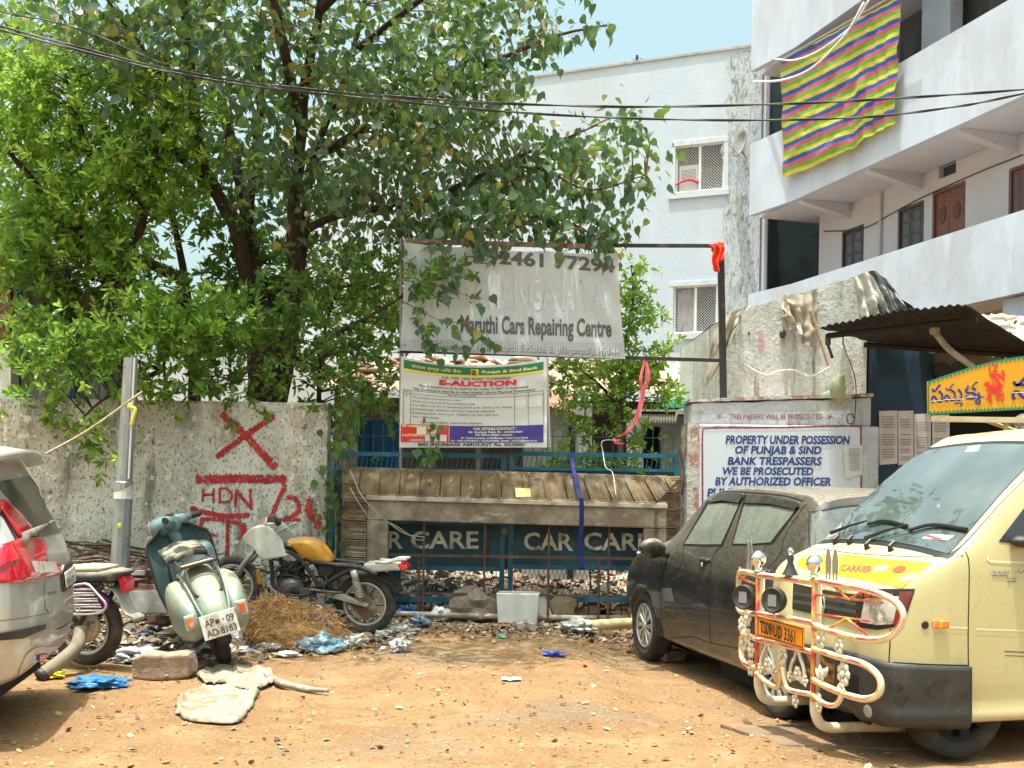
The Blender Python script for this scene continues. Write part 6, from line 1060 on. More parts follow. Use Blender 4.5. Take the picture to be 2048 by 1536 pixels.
def front(name, mat, wb, zb, wt, zt, off, nu=30, nv=24):       # glass laid on the body from straight ahead
    mb = MB(); rows = []
    for j in range(nv):
        v = j / (nv - 1); r = []
        for i in range(nu):
            u = 2 * i / (nu - 1) - 1; z = lerp(zb + .035 * (1 - u * u), zt + .03 * (1 - u * u), v); p, n, _, _ = vk.b.ray_cast(V(2, u * lerp(wb, wt, v), z), V(-1, 0, 0)); p, n = (p, n) if p else vk.b.find_nearest(V(-.6, u * wb, z))[:2]
            if n.x < 0: n = -n
            r.append(p + n * off)
        rows.append(r)
    mb.grid(rows); return mb.build(name, mat, van, smooth=True)
front('windscreen_seal', TRIM, .765, 1.105, .690, 1.755, .003); front('windscreen', WG, .735, 1.128, .665, 1.732, .007)
vk.patch('side_window', M('dark side glass', (.03, .035, .04), rough=.06, spec=.9), [(2060, 1000), (2105, 940), (2170, 925)], [(1996, 1084), (2080, 1088), (2170, 1090)], van, .004)
vk.patch('hood_sticker', M('yellow vinyl', (.82, .50, .006), rough=.35), [(1598, 1118), (1640, 1112), (1690, 1110), (1780, 1120), (1864, 1127)], [(1594, 1134), (1640, 1146), (1690, 1154), (1750, 1164), (1803, 1176)], van, .004, 20, 8)
b = MB(); vk.text(b, 'CARRIER', 1682, 1143, 12, 62, .05, .3, .06); vk.text(b, 'S.R. CARRIERS', 1731, 1193.5, 7, 56, .02, .15, .02, .012)
c0, c1 = [], []
for a in np.linspace(0, 2 * math.pi, 20)[:-1]: c0.append(vk.hit(1799 + 14 * math.cos(a), 1140 + 7 * math.sin(a) - 2.5 * math.cos(a), .006)[0])
b.poly(c0); b.build('red_lettering', M('red vinyl', (.78, .06, .03), rough=.4), van)
b = MB(); vk.text(b, 'LEYLAND', 1640, 1173, 12, 62, .03, .1, .06); vk.text(b, 'DOST', 1982, 1150, 8.5, 36, .05, .25); vk.text(b, '+', 2034, 1146, 11, 13, .05, .1); vk.text(b, 'LS', 2012, 1162, 8.5, 20, .03, .25)
for k in range(3): vk.line(b, [(1748 + k * 9, 1145 - k), (1752 + k * 9, 1134 - k), (1755 + k * 9, 1143 - k), (1759 + k * 9, 1133 - k)], .012, .006, 10)
b2 = MB(); vk.text(b2, 'DOST', 1983, 1151.2, 8.5, 36, .06, .25, 0, .004); vk.text(b2, '+', 2035, 1147, 11, 13, .06, .1, 0, .004); vk.text(b2, 'LS', 2013, 1163.2, 8.5, 20, .05, .25, 0, .004); b2.build('lettering_shadow_edge', M('dark badge edge', (.10, .085, .05), rough=.6), van)  # dark offset copy of the letters paints the badge's shadow
b.build('silver_lettering', M('silver badge', (.66, .65, .62), rough=.25, metal=.6), van)
vk.patch('grille', BLKP, [(1588, 1166), (1640, 1178), (1690, 1186), (1724, 1190)], [(1586, 1218), (1640, 1230), (1690, 1240), (1712, 1245)], van, .006, 16, 8)
b = MB()
for y in (1196, 1212): vk.line(b, [(1590, y - 10), (1650, y), (1716, y + 12)], .02, .012)
b.build('grille_slat', M('grey plastic', (.07, .075, .08), rough=.4), van)
p, n = vk.hit(1644, 1207, .012); b = MB(); u = n.orthogonal().normalized(); q = n.cross(u); b.tube([p + (u * math.cos(a) + q * math.sin(a)) * .058 for a in np.linspace(0, 2 * math.pi, 25)[:-1]], .008, 6, True); b.tube([p + (u * math.cos(a) * .4 + q * math.sin(a)) * .045 for a in np.linspace(0, 2 * math.pi, 17)[:-1]], .006, 6, True); b.build('emblem', CHROME, van, smooth=True)
vk.patch('headlamp_bezel', TRIM, [(1726, 1178), (1780, 1178), (1830, 1178)], [(1712, 1254), (1756, 1260), (1806, 1252)], van, .004)
hl_ = vk.patch('headlamp', M('lamp reflector', (.62, .60, .57), [((.22, .21, .2), 7, X1, .48, .56, .8), ((.85, .84, .8), 11, X1, .56, .62)], rough=.15, metal=.4), [(1732, 1196), (1770, 1195), (1800, 1192)], [(1722, 1244), (1756, 1250), (1786, 1248)], van, .008)
vk.patch('amber_lens', M('smoked red lens', (.16, .025, .022), [((.30, .08, .07), 8, X1, .5, .65)], rough=.12, coat=.5), [(1800, 1184), (1826, 1182)], [(1786, 1249), (1803, 1248)], hl_, .008)
vk.patch('lens_strip', M('black strip', (.02, .012, .012), rough=.4), [(1728, 1184), (1790, 1182)], [(1729, 1196), (1791, 1193)], van, .009, 10, 3)
vk.patch('bumper', M('faded black bumper', (.035, .036, .038), [((.08, .075, .07), 3, (1, 1, .5), .5, .68), ((.015, .015, .016), 7, X1, .55, .68), ((.14, .12, .10), 26, X1, .62, .70, .6)], rough=.55), [(1584, 1284), (1640, 1290), (1690, 1299), (1740, 1314), (1780, 1325), (1860, 1331), (1937, 1332)], [(1580, 1392), (1640, 1406), (1690, 1424), (1735, 1440), (1772, 1452), (1860, 1456), (1937, 1456)], van, .02, 40, 14, .03)
vk.patch('bumper_recess', DARKU, [(1690, 1340), (1728, 1352)], [(1688, 1380), (1726, 1394)], van, .038, 5, 5)
p, n = vk.hit(1746, 1420, .036); b = MB(); b.lathe([(0, .012), (.02, .01), (.034, .004), (.036, 0)], p, n, 16); b.build('tow_cap', M('grey cap', (.36, .35, .33), rough=.6), van, smooth=True)
b = MB()
for l in ([(1931, 1104), (1937, 1120), (1938, 1160), (1936, 1290), (1940, 1448)], [(1782, 1258), (1780, 1290), (1778, 1324)], [(1786, 1325), (1860, 1329), (1937, 1331)], [(1640, 1098), (1720, 1108), (1840, 1114), (1926, 1112)]): vk.line(b, l, .007)
b.build('panel_gap', TRIM, van)
b = MB(); vk.line(b, [(1975, 1112), (1976, 1120), (1990, 1123), (2060, 1126)], .012, .004); vk.line(b, [(1898, 1254), (1935, 1256)], .010, .004); vk.line(b, [(1950, 1258), (2070, 1262)], .010, .004); b.build('pressed_crease', M('pale cream', (.74, .68, .45), rough=.4), van)  # creases drawn as paler stripes, their highlight put into the colour
il_ = vk.patch('indicator', M('amber lens', (.75, .20, .02), [((.9, .4, .1), 30, X1, .5, .6)], rough=.15, coat=.5), [(1864, 1241), (1879, 1240), (1894, 1241)], [(1864, 1256), (1879, 1257), (1894, 1256)], van, .014, 8, 6, .012)
p, n = vk.hit(1850, 1250, .002); b = MB(); b.lathe([(.022, 0), (.018, .004), (0, .004)], p, n, 14); b.build('hole_plug', TRIM, van)
b = MB(); vk.line(b, [(2008, 1303), (2060, 1305)], .006, .003); vk.line(b, [(2010, 1311), (2060, 1313)], .004, .003); b.build('scratch', M('dark scratch', (.12, .07, .03), rough=.8), van)
# wipers, nozzles
b = MB()
for (a, m_, c, d, e) in (((1667, 1073), (1740, 1050), (1740, 1053), (1775, 1047), (1818, 1057)), ((1735, 1084), (1822, 1058), (1822, 1066), (1870, 1055), (1937, 1064))):
    A0, M0 = vk.hit(*a, .03)[0], vk.hit(*m_, .035)[0]; b.tube([A0, A0.lerp(M0, .5) + V(.0, 0, .006), M0], [.014, .010, .006], 6); b.tube(catmull([vk.hit(*q, .022)[0] for q in (c, d, e)], 6), .011, 6)
b.build('wiper', M('black wiper', (.015, .015, .016), rough=.45), van)
b = MB()
for x, y in ((1671, 1088), (1700, 1088), (1735, 1098), (1782, 1102)): p, n = vk.hit(x, y, 0); b.tube([p, p + n * .03 + V(-.004, 0, 0), p + n * .055 + V(-.045, 0, .005)], [.02, .016, .010], 8)
b.build('washer_nozzle', MATS['black wiper'], van)
vk.patch('inspection_sticker', M('pale sticker', (.62, .74, .70), rough=.5), [(1938, 896), (1962, 892)], [(1931, 905), (1957, 904)], van, .008, 4, 3); vk.patch('dash_paper', M('dash paper', (.66, .68, .68), rough=.5), [(1862, 1070), (1910, 1073)], [(1845, 1078), (1896, 1082)], van, .0075, 4, 3); vk.patch('dash_red_item', M('red plastic', (.55, .06, .06), rough=.5), [(1852, 1070), (1886, 1079)], [(1850, 1074), (1880, 1083)], van, .009, 5, 3)
vk.patch('roof_mark', M('worn cream', (.52, .38, .12), rough=.6, alpha=(24, .42, .56)), [(1950, 866), (2012, 858)], [(1948, 872), (2014, 864)], van, .004, 8, 3)
# door mirror foot and head
p, n = vk.hit(2040, 1082, 0); b = MB(); b.blob(p + V(0, .06, .0), (.11, .07, .035), .1, 2); b.tube([p + V(0, .04, 0), p + V(-.02, .2, .04), p + V(-.05, .26, .12)], .022, 8); mr = b.build('mirror', BLKP, van, smooth=True); b = MB(); b.box(p + V(-.06, .27, .25), (.06, .17, .26)); b.build('mirror_head', BLKP, mr, bevel=.03)
# ------------------------------------------------------------------ bull bar (part of the van)
CRM = M('cream steel tube', (.72, .62, .46), [((.60, .50, .36), 9, X1, .5, .65)], rough=.4, coat=.2)
def bandmat():
    m = bpy.data.materials.new('orange red band'); m.use_nodes = True; T = m.node_tree; N = T.nodes; L = T.links; tc = N.new('ShaderNodeTexCoord'); n = N.new('ShaderNodeTexNoise'); n.inputs['Scale'].default_value = 9; n.inputs['Detail'].default_value = 3; L.new(tc.outputs['Object'], n.inputs[0]); r = N.new('ShaderNodeValToRGB'); e = r.color_ramp.elements; e.new(.5)
    for k, (p, c) in enumerate(((.42, (.78, .42, .10)), (.5, (.78, .20, .05)), (.58, (.62, .05, .06)))): e[k].position = p; e[k].color = (*c, 1)
    L.new(n.outputs[0], r.inputs[0]); b = N['Principled BSDF']; L.new(r.outputs[0], b.inputs['Base Color']); b.inputs['Roughness'].default_value = .3; return m
BAND = bandmat()
def bx(y): return .19 - .06 * (min(.5, y) - .335) - .30 * max(0, abs(y) - .42) ** 1.5 * 1.6
def B3(y, z, d=0.0): return V(bx(y) + d, y, z)
bar = MB(); band = MB(); bull = None
def btube(pts, r=.022, stripe=True):
    r *= .82; c = catmull(pts, 7); bar.tube(c, r, 9)
    if stripe: band.tube([p + V(r * .70, 0, r * .12) for p in c], r * .42, 7)
posts = [(.335, 1.0, .20), (-.335, .985, .24)]
for y, zt, zb_ in posts:
    bar.tube([B3(y - .025, zt - .02, -.03), B3(y - .025, zb_ + .06, -.03)], .029, 10); bar.tube(catmull([B3(y - .025, zb_ + .12, -.03), B3(y - .025, zb_, -.035), B3(y - .025, zb_ - .075, -.10), V(-.12, y - .02, zb_ - .085), V(-.42, y - .02, zb_ - .10)], 6), .030, 10); band.tube([B3(y, zt, .0), B3(y, zb_ + .08, .0)], .014, 8)
yn = .335
# near side loops, mid rails, far side loops
btube([B3(.335, .965), B3(.55, .955), B3(.75, .94), B3(.90, .90), B3(.955, .83), B3(.93, .75), B3(.86, .69), B3(.72, .675), B3(.5, .69), B3(.335, .71)], .024)
btube([B3(.335, .575), B3(.55, .56), B3(.74, .54), B3(.83, .48), B3(.83, .40), B3(.74, .355), B3(.55, .37), B3(.335, .40)], .024)
btube([B3(.335, .315), B3(.46, .285), B3(.54, .29), B3(.58, .33), B3(.585, .36)], .020)
btube([B3(-.335, .94), B3(-.1, .945), B3(.335, .95)], .024)
btube([B3(-.335, .705), B3(-.05, .715), B3(.335, .72)], .020); btube([B3(-.335, .545), B3(.335, .555)], .020)
btube([B3(-.335, .34), B3(-.22, .305), B3(-.09, .29), B3(-.05, .315), B3(-.02, .40), B3(.0, .40), B3(.03, .32), B3(.10, .30), B3(.335, .315)], .020)
btube([B3(-.335, .94), B3(-.5, .945), B3(-.72, .93), B3(-.86, .89), B3(-.9, .82), B3(-.86, .73), B3(-.7, .68), B3(-.335, .70)], .022); btube([B3(-.335, .545), B3(-.55, .55), B3(-.62, .47), B3(-.55, .38), B3(-.335, .37)], .022)
for s in (1, -1):                           # zigzag of thin rods in the upper loops
    for z0, z1, y0_, y1_ in ((.955, .88, .40, .86), (.70, .775, .45, .78)):
        ym = (y0_ + y1_) / 2; band.tube([B3(s * .335, z1), B3(s * y1_ * .98, z1)], .007, 5); band.tube([B3(s * (ym - .14), z0), B3(s * ym, z1), B3(s * (ym + .14), z0)], .008, 5)
bull = bar.build('bull_bar', CRM, van, smooth=True); band.build('painted_band', BAND, bull, smooth=True)
for y, zt, zb_ in posts:
    b = MB(); c = B3(y, zt + .055); b.lathe([(0, .052), (.02, .048), (.04, .033), (.05, .012), (.05, -.012), (.04, -.033), (.024, -.046), (.024, -.07), (.03, -.075)], c, UP, 20); b.build('chrome_ball', CHROME, bull, smooth=True)
PLO = M('orange plate', (.80, .25, .012), rough=.4); b = MB(); b.hexa([B3(-.27, .575, .03), B3(.275, .565, .03), B3(.275, .565, .022), B3(-.27, .575, .022)], [B3(-.27, .70, .03), B3(.275, .69, .03), B3(.275, .69, .022), B3(-.27, .70, .022)]); pl_ = b.build('number_plate', PLO, bull, bevel=.003, fixn=True)
b = MB(); put_text(b, 'TS09 UD 3361', B3(-.24, .604, .034), V(0, 1, -.018), UP, .068, w=.48, bold=.035); b.tube([B3(-.262, .585, .032), B3(.267, .575, .032), B3(.267, .681, .032), B3(-.262, .691, .032)], .003, 4, True); b.build('plate_lettering', M('black plate ink', (.015, .015, .015), rough=.5), pl_)
b = MB(); b.hexa([V(.035, -.25, .34), V(.035, .3, .34), V(.03, .3, .34), V(.03, -.25, .34)], [V(.035, -.25, .50), V(.035, .3, .50), V(.03, .3, .50), V(.03, -.25, .50)]); b.build('lower_plate', M('worn orange plate', (.48, .24, .08), [((.2, .12, .06), 7, X1, .5, .62)], rough=.7), van, fixn=True)
def lamp(y, z, d):
    b = MB(); c = B3(y, z, d); ax = V(.86, .50, .0).normalized(); b.lathe([(0, -.035), (.05, -.035), (.072, -.025), (.078, 0), (.078, .028), (.070, .034), (.066, .026), (0, .026)], c, ax, 26); o = b.build('round_lamp', BLKP, bull, smooth=True); b = MB(); u = UP.cross(ax).normalized(); q = c + ax * .028; b.poly([q - u * .03 - UP * .035, q + u * .03 - UP * .035, q + u * .03 + UP * .035, q - u * .03 + UP * .035]); b.build('lamp_label', M('grey label', (.22, .22, .24), rough=.6), o); b = MB(); b.tube([c - UP * .07, c - UP * .10], .008, 6); b.build('lamp_stem', CHROME, o)
lamp(-.40, .80, .05); lamp(-.03, .815, .05)
ORN = M('cream enamel casting', (.70, .63, .52), [((.5, .44, .36), 12, X1, .5, .62)], rough=.5)
def flower(mb, c, r, n=7):
    r *= 1.25
    for k in range(n):
        a = 2 * math.pi * k / n; mb.blob(c + V(.0, math.cos(a) * r * .68, math.sin(a) * r * .68), (.009, r * .42, r * .40), .05, 1)
    mb.blob(c + V(.006, 0, 0), (.014, r * .34, r * .34), .05, 1)
def arch_orn(mb, y, z0, wd, h):
    f = lambda k: B3(y + wd * math.cos(k), z0 + h * (math.sin(k) ** .8) * (1 + .35 * math.exp(-((k - math.pi / 2) / .3) ** 2)), .0); mb.tube([f(k) for k in np.linspace(.05, 3.09, 16)], .011, 6)
    mb.tube([B3(y + wd * .5 * math.cos(k), z0 + h * .55 * math.sin(k)) for k in np.linspace(0, 3.14, 12)], .008, 6); flower(mb, B3(y, z0 + h * .35), .035, 6)
    for s in (-1, 1): flower(mb, B3(y + s * wd, z0 + .02), .028, 5)
b = MB(); arch_orn(b, -.20, .36, .085, .14); b.build('arch_casting', ORN, bull, smooth=True); b = MB(); arch_orn(b, .16, .36, .085, .14); b.build('arch_casting', ORN, bull, smooth=True); b = MB(); flower(b, B3(-.02, .49), .05); b.build('flower_casting', ORN, bull, smooth=True); b = MB(); flower(b, B3(.14, .25), .035, 5); flower(b, B3(.40, .64), .05); flower(b, B3(.40, .26), .03); flower(b, B3(.40, .30), .028)
flower(b, B3(.56, .62), .04); flower(b, B3(.60, .47), .055); flower(b, B3(.585, .38), .035)
for k in range(4): b.blob(B3(.385 + .025 * k, .44 + .02 * (k % 2)), (.012, .02, .045), .1, 1, m=rot('X', (1.5 - k) * .45))
b.tube([B3(.585, .68), B3(.58, .4)], .006, 5)
b.build('flower_casting', ORN, bull, smooth=True); b = MB()
for z in (.66, .55, .47, .36): flower(b, B3(-.47 + .06 * (z < .5), z), .042, 6)
flower(b, B3(-.60, .60), .05); flower(b, B3(-.56, .50), .045)
b.build('flower_casting', ORN, bull, smooth=True)
b = MB(); SIL = M('silver cut sheet', (.42, .42, .43), rough=.3, metal=.7)
for y in (.50, -.46):
    b = MB()
    for s in (-1, 1):
        cx = y + s * .028; b.prism([B3(cx - .022, 1.01, .0), B3(cx + .022, 1.01), B3(cx + .024, 1.08), B3(cx + .012, 1.135), B3(cx, 1.15), B3(cx - .012, 1.135), B3(cx - .024, 1.08)], V(.004, 0, 0)); b.prism([B3(cx - .018, .965), B3(cx - .008, .965), B3(cx - .008, 1.011), B3(cx - .018, 1.011)], V(.004, 0, 0)); b.prism([B3(cx + .008, .965), B3(cx + .018, .965), B3(cx + .018, 1.011), B3(cx + .008, 1.011)], V(.004, 0, 0))
    b.build('cut_ornament', SIL, bull)
b = MB(); c = B3(.06, .97); b.lathe([(.05, 0), (.035, .03), (.018, .07), (.022, .10), (.014, .13)], c, UP, 12); sp = b.build('dark_finial', BLKP, bull, smooth=True); b = MB(); b.lathe([(0, .16), (.014, .155), (.02, .14), (.014, .125), (.02, .12)], c, UP, 12); b.build('finial_tip', CHROME, sp, smooth=True)
# ------------------------------------------------------------------ silver people carrier at the left
sh_ = V(-math.cos(R(11)), -math.sin(R(11)), 0); so = V(-2.82, 6.80, 0)
suv = vroot('people_carrier', 'dusty silver people carrier with a red tail lamp and white number plate', 'car', so, sh_)
SST = [(-.0, [(0, .46), (.42, .46), (.54, .50), (.62, .58), (.6, .70), (.55, .74), (.4, .76), (0, .77)]), (.04, [(0, .38), (.54, .38), (.70, .46), (.77, .6), (.75, .80), (.70, .90), (.55, .95), (0, .98)]), (.10, [(0, .33), (.64, .33), (.78, .44), (.84, .64), (.82, .9), (.76, 1.05), (.6, 1.1), (0, 1.12)]), (.20, [(0, .30), (.70, .30), (.82, .43), (.862, .66), (.84, .95), (.73, 1.25), (.6, 1.30), (0, 1.33)]),
       (.34, [(0, .26), (.78, .26), (.855, .42), (.87, .68), (.85, .98), (.69, 1.50), (.58, 1.56), (0, 1.58)]), (.50, [(0, .26), (.78, .26), (.855, .42), (.87, .68), (.85, .98), (.67, 1.57), (.56, 1.635), (0, 1.655)]), (.9, [(0, .24), (.78, .24), (.855, .40), (.87, .68), (.85, .98), (.66, 1.6), (.56, 1.665), (0, 1.685)]), (2.2, [(0, .22), (.78, .22), (.855, .40), (.87, .68), (.85, .98), (.66, 1.6), (.55, 1.665), (0, 1.69)]),
       (2.9, [(0, .22), (.78, .22), (.855, .40), (.87, .68), (.85, .98), (.68, 1.45), (.55, 1.5), (0, 1.53)]), (3.4, [(0, .22), (.78, .22), (.85, .40), (.865, .66), (.84, .95), (.76, 1.09), (.6, 1.13), (0, 1.16)]), (4.0, [(0, .24), (.7, .24), (.8, .4), (.83, .6), (.79, .84), (.7, .93), (.55, .96), (0, .98)]), (4.3, [(0, .28), (.5, .28), (.62, .4), (.66, .55), (.6, .68), (.55, .74), (.4, .76), (0, .78)]), (4.39, [(0, .34), (.3, .34), (.4, .4), (.42, .5), (.4, .56), (.35, .6), (.25, .62), (0, .63)])]
SB = car_body(SST, 7, 6); SILP = M('dusty silver paint', (.56, .58, .58), [((.42, .40, .35), 1.5, X1, .45, .65, .7), ((.58, .59, .60), 4, X1, .55, .68, .5)], rough=.30, metal=.5, coat=.4, dust=((.55, .48, .36), .25, .95, .75))
b = MB(); b.loft(SB); o = b.build('body', SILP, suv, smooth=True); cs = []
for x in (.86, 3.6):
    for s in (1, -1): c = MB(); c.lathe([(0, -.5), (.36, -.5), (.36, .5), (0, .5)], (x, s * 1.10, .31), (0, s, 0), 32); cs.append(c)
cut(o, cs); qk = Skin(suv, SB)
for x in (.86, 3.6):
    for s in (1, -1): wheel(suv, (x, s * .77, .315), .315, .19, s, 10)
def z1(*ps): return [(x * .3517, 890 + y * .3517) for x, y in ps]
qk.patch('rear_window', M('dusty tailgate glass', (.05, .05, .048), [((.22, .20, .16), 1.6, X1, .50, .60, .8), ((.06, .06, .06), 3, X1, .6, .7)], rough=.15, spec=.6), z1((-30, 212), (60, 195), (185, 174)), z1((228, 528), (310, 505), (392, 474)), suv, .005)
LR = M('red tail lens', (.62, .008, .03), [((.40, .004, .02), 5, X1, .5, .6)], rough=.08, coat=1)
tl_ = qk.patch('tail_lamp', LR, z1((-6, 575), (95, 535), (215, 520), (250, 575), (242, 662), (348, 680)), z1((-6, 788), (90, 782), (180, 772), (250, 758), (290, 750), (338, 736)), suv, .014, 26, 12, .012)
qk.patch('lamp_stalk', LR, z1((-4, 312), (30, 322), (110, 400), (205, 512)), z1((-4, 365), (10, 385), (50, 450), (98, 524)), tl_, .012, 16, 8, .01)
qk.patch('clear_lens', M('clear tail lens', (.62, .58, .54), [((.40, .34, .32), 12, X1, .5, .6)], rough=.15), z1((152, 664), (230, 666), (300, 668)), z1((180, 730), (245, 728), (306, 720)), tl_, .022, 12, 6)
qk.patch('lamp_dark_patch', M('dark red lens', (.22, .006, .012), rough=.1, coat=.8), z1((-6, 690), (40, 665), (92, 655)), z1((-6, 730), (40, 700), (92, 662)), tl_, .022, 8, 5)  # darker red patch laid over the tail lamp lens
qk.patch('quarter_window', TRIM, z1((-6, 372), (20, 400), (92, 535)), z1((-6, 592), (40, 578), (96, 552)), suv, .004); qk.patch('quarter_glass', M('bright quarter glass', (.50, .53, .56), rough=.12), z1((-6, 405), (16, 430), (76, 540)), z1((-6, 570), (30, 560), (74, 546)), suv, .008)  # light grey of the quarter glass is a painted reflection
qk.patch('plate_garnish', BLKP, z1((338, 690), (380, 668), (424, 645)), z1((352, 836), (385, 815), (424, 780)), suv, .010, solid=.008)
pp = qk.patch('number_plate', M('white plate', (.52, .52, .50), [((.30, .28, .25), 9, X1, .5, .62)], rough=.5), z1((345, 730), (370, 712), (402, 686)), z1((356, 816), (385, 796), (416, 770)), suv, .024, solid=.004)
b = MB(); put_text(b, 'TS 08 HK 5775', 0, 0, 0, 12, w=17, bold=.03, surf=lambda a, c: qk.hit(122.5 + a, 1174 - c - .62 * a, .030)[0]); b.build('plate_lettering', M('dark plate ink', (.04, .04, .04), rough=.6), pp)
b = MB(); qk.text(b, 'SHVS', 94, 1190, 5, 18, .03, .2, -.18); b.build('badge_lettering', M('dark badge', (.06, .06, .06), rough=.4), suv)
qk.patch('bumper_trim', BLKP, z1((-6, 1066), (120, 1048), (250, 1020)), z1((-6, 1108), (120, 1100), (246, 1046)), suv, .010, solid=.008)
qk.patch('reflector', M('red reflector', (.50, .03, .04), rough=.2), z1((212, 1192), (270, 1182)), z1((212, 1230), (270, 1206)), suv, .010, solid=.006)
b = MB()
for l in ([(252, 780), (250, 850), (256, 920), (275, 952)], [(322, 1048), (380, 1020), (445, 960)], [(345, 690), (420, 655), (440, 640)], [(0, 1000), (120, 985), (260, 960), (300, 955)]): qk.line(b, z1(*l), .008 if l[0][0] else .003)
b.build('panel_gap', TRIM, suv)
b = MB(); qk.line(b, z1((320, 1148), (220, 1158), (165, 1180), (130, 1240), (110, 1308), (190, 1305), (280, 1290)), .018, .008); b.build('bumper_crease', M('bright silver', (.60, .59, .55), rough=.3, metal=.4), suv, smooth=True)  # crease drawn as a brighter stripe, its highlight put into the colour
b = MB(); A0 = qk.hit(*z1((372, 470))[0], .012)[0]; b.tube([A0, qk.hit(*z1((378, 430))[0], .05)[0], qk.hit(*z1((340, 428))[0], .05)[0], qk.hit(*z1((278, 445))[0], .03)[0]], [.022, .024, .02, .01], 8); b.build('wiper', M('dusty grey wiper', (.25, .23, .19), [((.06, .06, .06), 9, X1, .5, .6)], rough=.8), suv, smooth=True)
b = MB(); n = 16                            # roof spoiler over the tailgate
rows = [[V(lerp(.55, .60, abs(u)), u * .62, 1.655 - .05 * u * u) for u in np.linspace(-1, 1, n)], [V(lerp(.30, .38, abs(u)), u * .62, 1.66 - .05 * u * u) for u in np.linspace(-1, 1, n)], [V(lerp(.13, .22, abs(u) ** 2), u * .62, 1.635 - .05 * u * u) for u in np.linspace(-1, 1, n)], [V(lerp(.13, .22, abs(u) ** 2), u * .62, 1.605 - .05 * u * u) for u in np.linspace(-1, 1, n)], [V(lerp(.32, .40, abs(u)), u * .60, 1.56 - .05 * u * u) for u in np.linspace(-1, 1, n)]]
b.grid(rows); b.poly([r[0] for r in rows]); b.poly([r[-1] for r in rows][::-1]); b.build('spoiler', SILP, suv, smooth=True, fixn=True)
b = MB(); b.bb(.2, 4.1, -.6, .6, .2, .3); b.build('underbody', DARKU, suv)
# ------------------------------------------------------------------ old scooter seen from behind
def ell(x, w_, z0, z1, n=20, p=2.6, yc=0):     # rounded cross-section ring
    r = []
    for k in range(n):
        a = 2 * math.pi * k / n; c, s = math.cos(a), math.sin(a); r.append(V(x, yc + w_ * abs(c) ** (2 / p) * (1 if c > 0 else -1), (z0 + z1) / 2 + (z1 - z0) / 2 * abs(s) ** (2 / p) * (1 if s > 0 else -1)))
    return r
SCG = M('faded sage paint', (.185, .245, .215), [((.27, .30, .19), 2.2, X1, .46, .60, .8), ((.16, .225, .21), 4, X1, .50, .62, .8), ((.28, .23, .12), 6, X1, .57, .64, .7), ((.10, .07, .045), 13, X1, .60, .65, .85), ((.06, .05, .04), 40, X1, .62, .67, .7)], rough=.42, bump=.15, bscale=12, dust=((.44, .38, .27), .5, 1, .5))
SCB = M('faded blue paint', (.12, .20, .22), [((.18, .27, .28), 3, X1, .48, .62), ((.07, .09, .09), 6, X1, .58, .68, .8), ((.2, .17, .12), 17, X1, .6, .66, .7)], rough=.5); SCD = M('dull teal paint', (.045, .085, .085), [((.09, .13, .13), 4, X1, .5, .64), ((.03, .04, .04), 6, X1, .56, .68)], rough=.6)
GRIP = M('black rubber grip', (.02, .02, .021), rough=.8); ODD = M('old dark metal', (.06, .05, .045), [((.13, .08, .06), 9, X1, .52, .64)], rough=.7, metal=.3)
so_ = G(446, 1330); st = thing('scooter', 'derelict pale green scooter leaning left with a bent number plate', 'scooter', so_); st.scale = (1.02, .90, 1.10); st.rotation_euler = (R(-15), 0, math.atan2(.90, -.40)); L_ = lambda nm, mb, m, par=None, **k: mb.build(nm, m, par or st, **k)
b = MB(); b.loft([ell(.52, .12, .36, .66), ell(.46, .155, .34, .74), ell(.25, .165, .36, .76), ell(.05, .165, .38, .73), ell(-.15, .155, .37, .69), ell(-.30, .135, .35, .60), ell(-.40, .11, .33, .50), ell(-.45, .07, .34, .43)]); L_('tail_body', b, SCG, smooth=True)
for s in (1, -1):
    b = MB(); b.loft([ell(.40, .02, .42, .50, yc=s * .17), ell(.34, .07, .34, .60, yc=s * .18), ell(.18, .115, .28, .66, yc=s * .20), ell(0, .125, .26, .66, yc=s * .205), ell(-.18, .115, .26, .61, yc=s * .20), ell(-.30, .085, .27, .54, yc=s * .19), ell(-.36, .05, .30, .48, yc=s * .18), ell(-.385, .02, .34, .42, yc=s * .175)]); c = L_('side_cowl', b, SCG, smooth=True)
    b = MB(); b.box((-.372, s * .215, .42), (.03, .10, .105), rot('Z', s * .35)); bz = L_('lamp_bezel', b, M('grey bezel', (.42, .43, .41), rough=.5), c, bevel=.01); b = MB(); b.box((-.388, s * .218, .422), (.02, .062, .072), rot('Z', s * .35)); L_('indicator_lens', b, M('orange lens', (.70, .17, .06), [((.85, .4, .25), 20, X1, .5, .62)], rough=.25), bz, bevel=.005)
    b = MB(); b.tube(catmull([V(.38, s * .155, .60), V(.1, s * .165, .70), V(-.2, s * .155, .64), V(-.36, s * .13, .50), V(-.42, s * .10, .40)], 5), .011, 6); L_('edge_bead', b, M('greenish trim', (.24, .28, .24), rough=.5), smooth=True)
b = MB()
for k in range(3): b.box((-.372 + k * .001, .035 - k * .035, .46), (.03, .014, .05 - k * .008), rot('Y', -.55))
L_('slot', b, DARKU)
wheel(st, (0, -.02, .215), .215, .105, 1, 5, .55, ODD); b = MB(); b.box((.12, -.02, .24), (.5, .2, .16)); L_('engine', b, ODD, bevel=.03)
b = MB(); b.hexa([V(-.495, .155, .285), V(-.495, -.145, .285), V(-.486, -.145, .285), V(-.486, .155, .285)], [V(-.465, .155, .45), V(-.465, -.145, .45), V(-.456, -.145, .45), V(-.456, .155, .45)]); plt = L_('number_plate', b, M('dirty white plate', (.58, .56, .51), [((.36, .30, .24), 9, X1, .5, .64), ((.2, .12, .08), 14, X1, .64, .7)], rough=.7), bevel=.006, fixn=True)
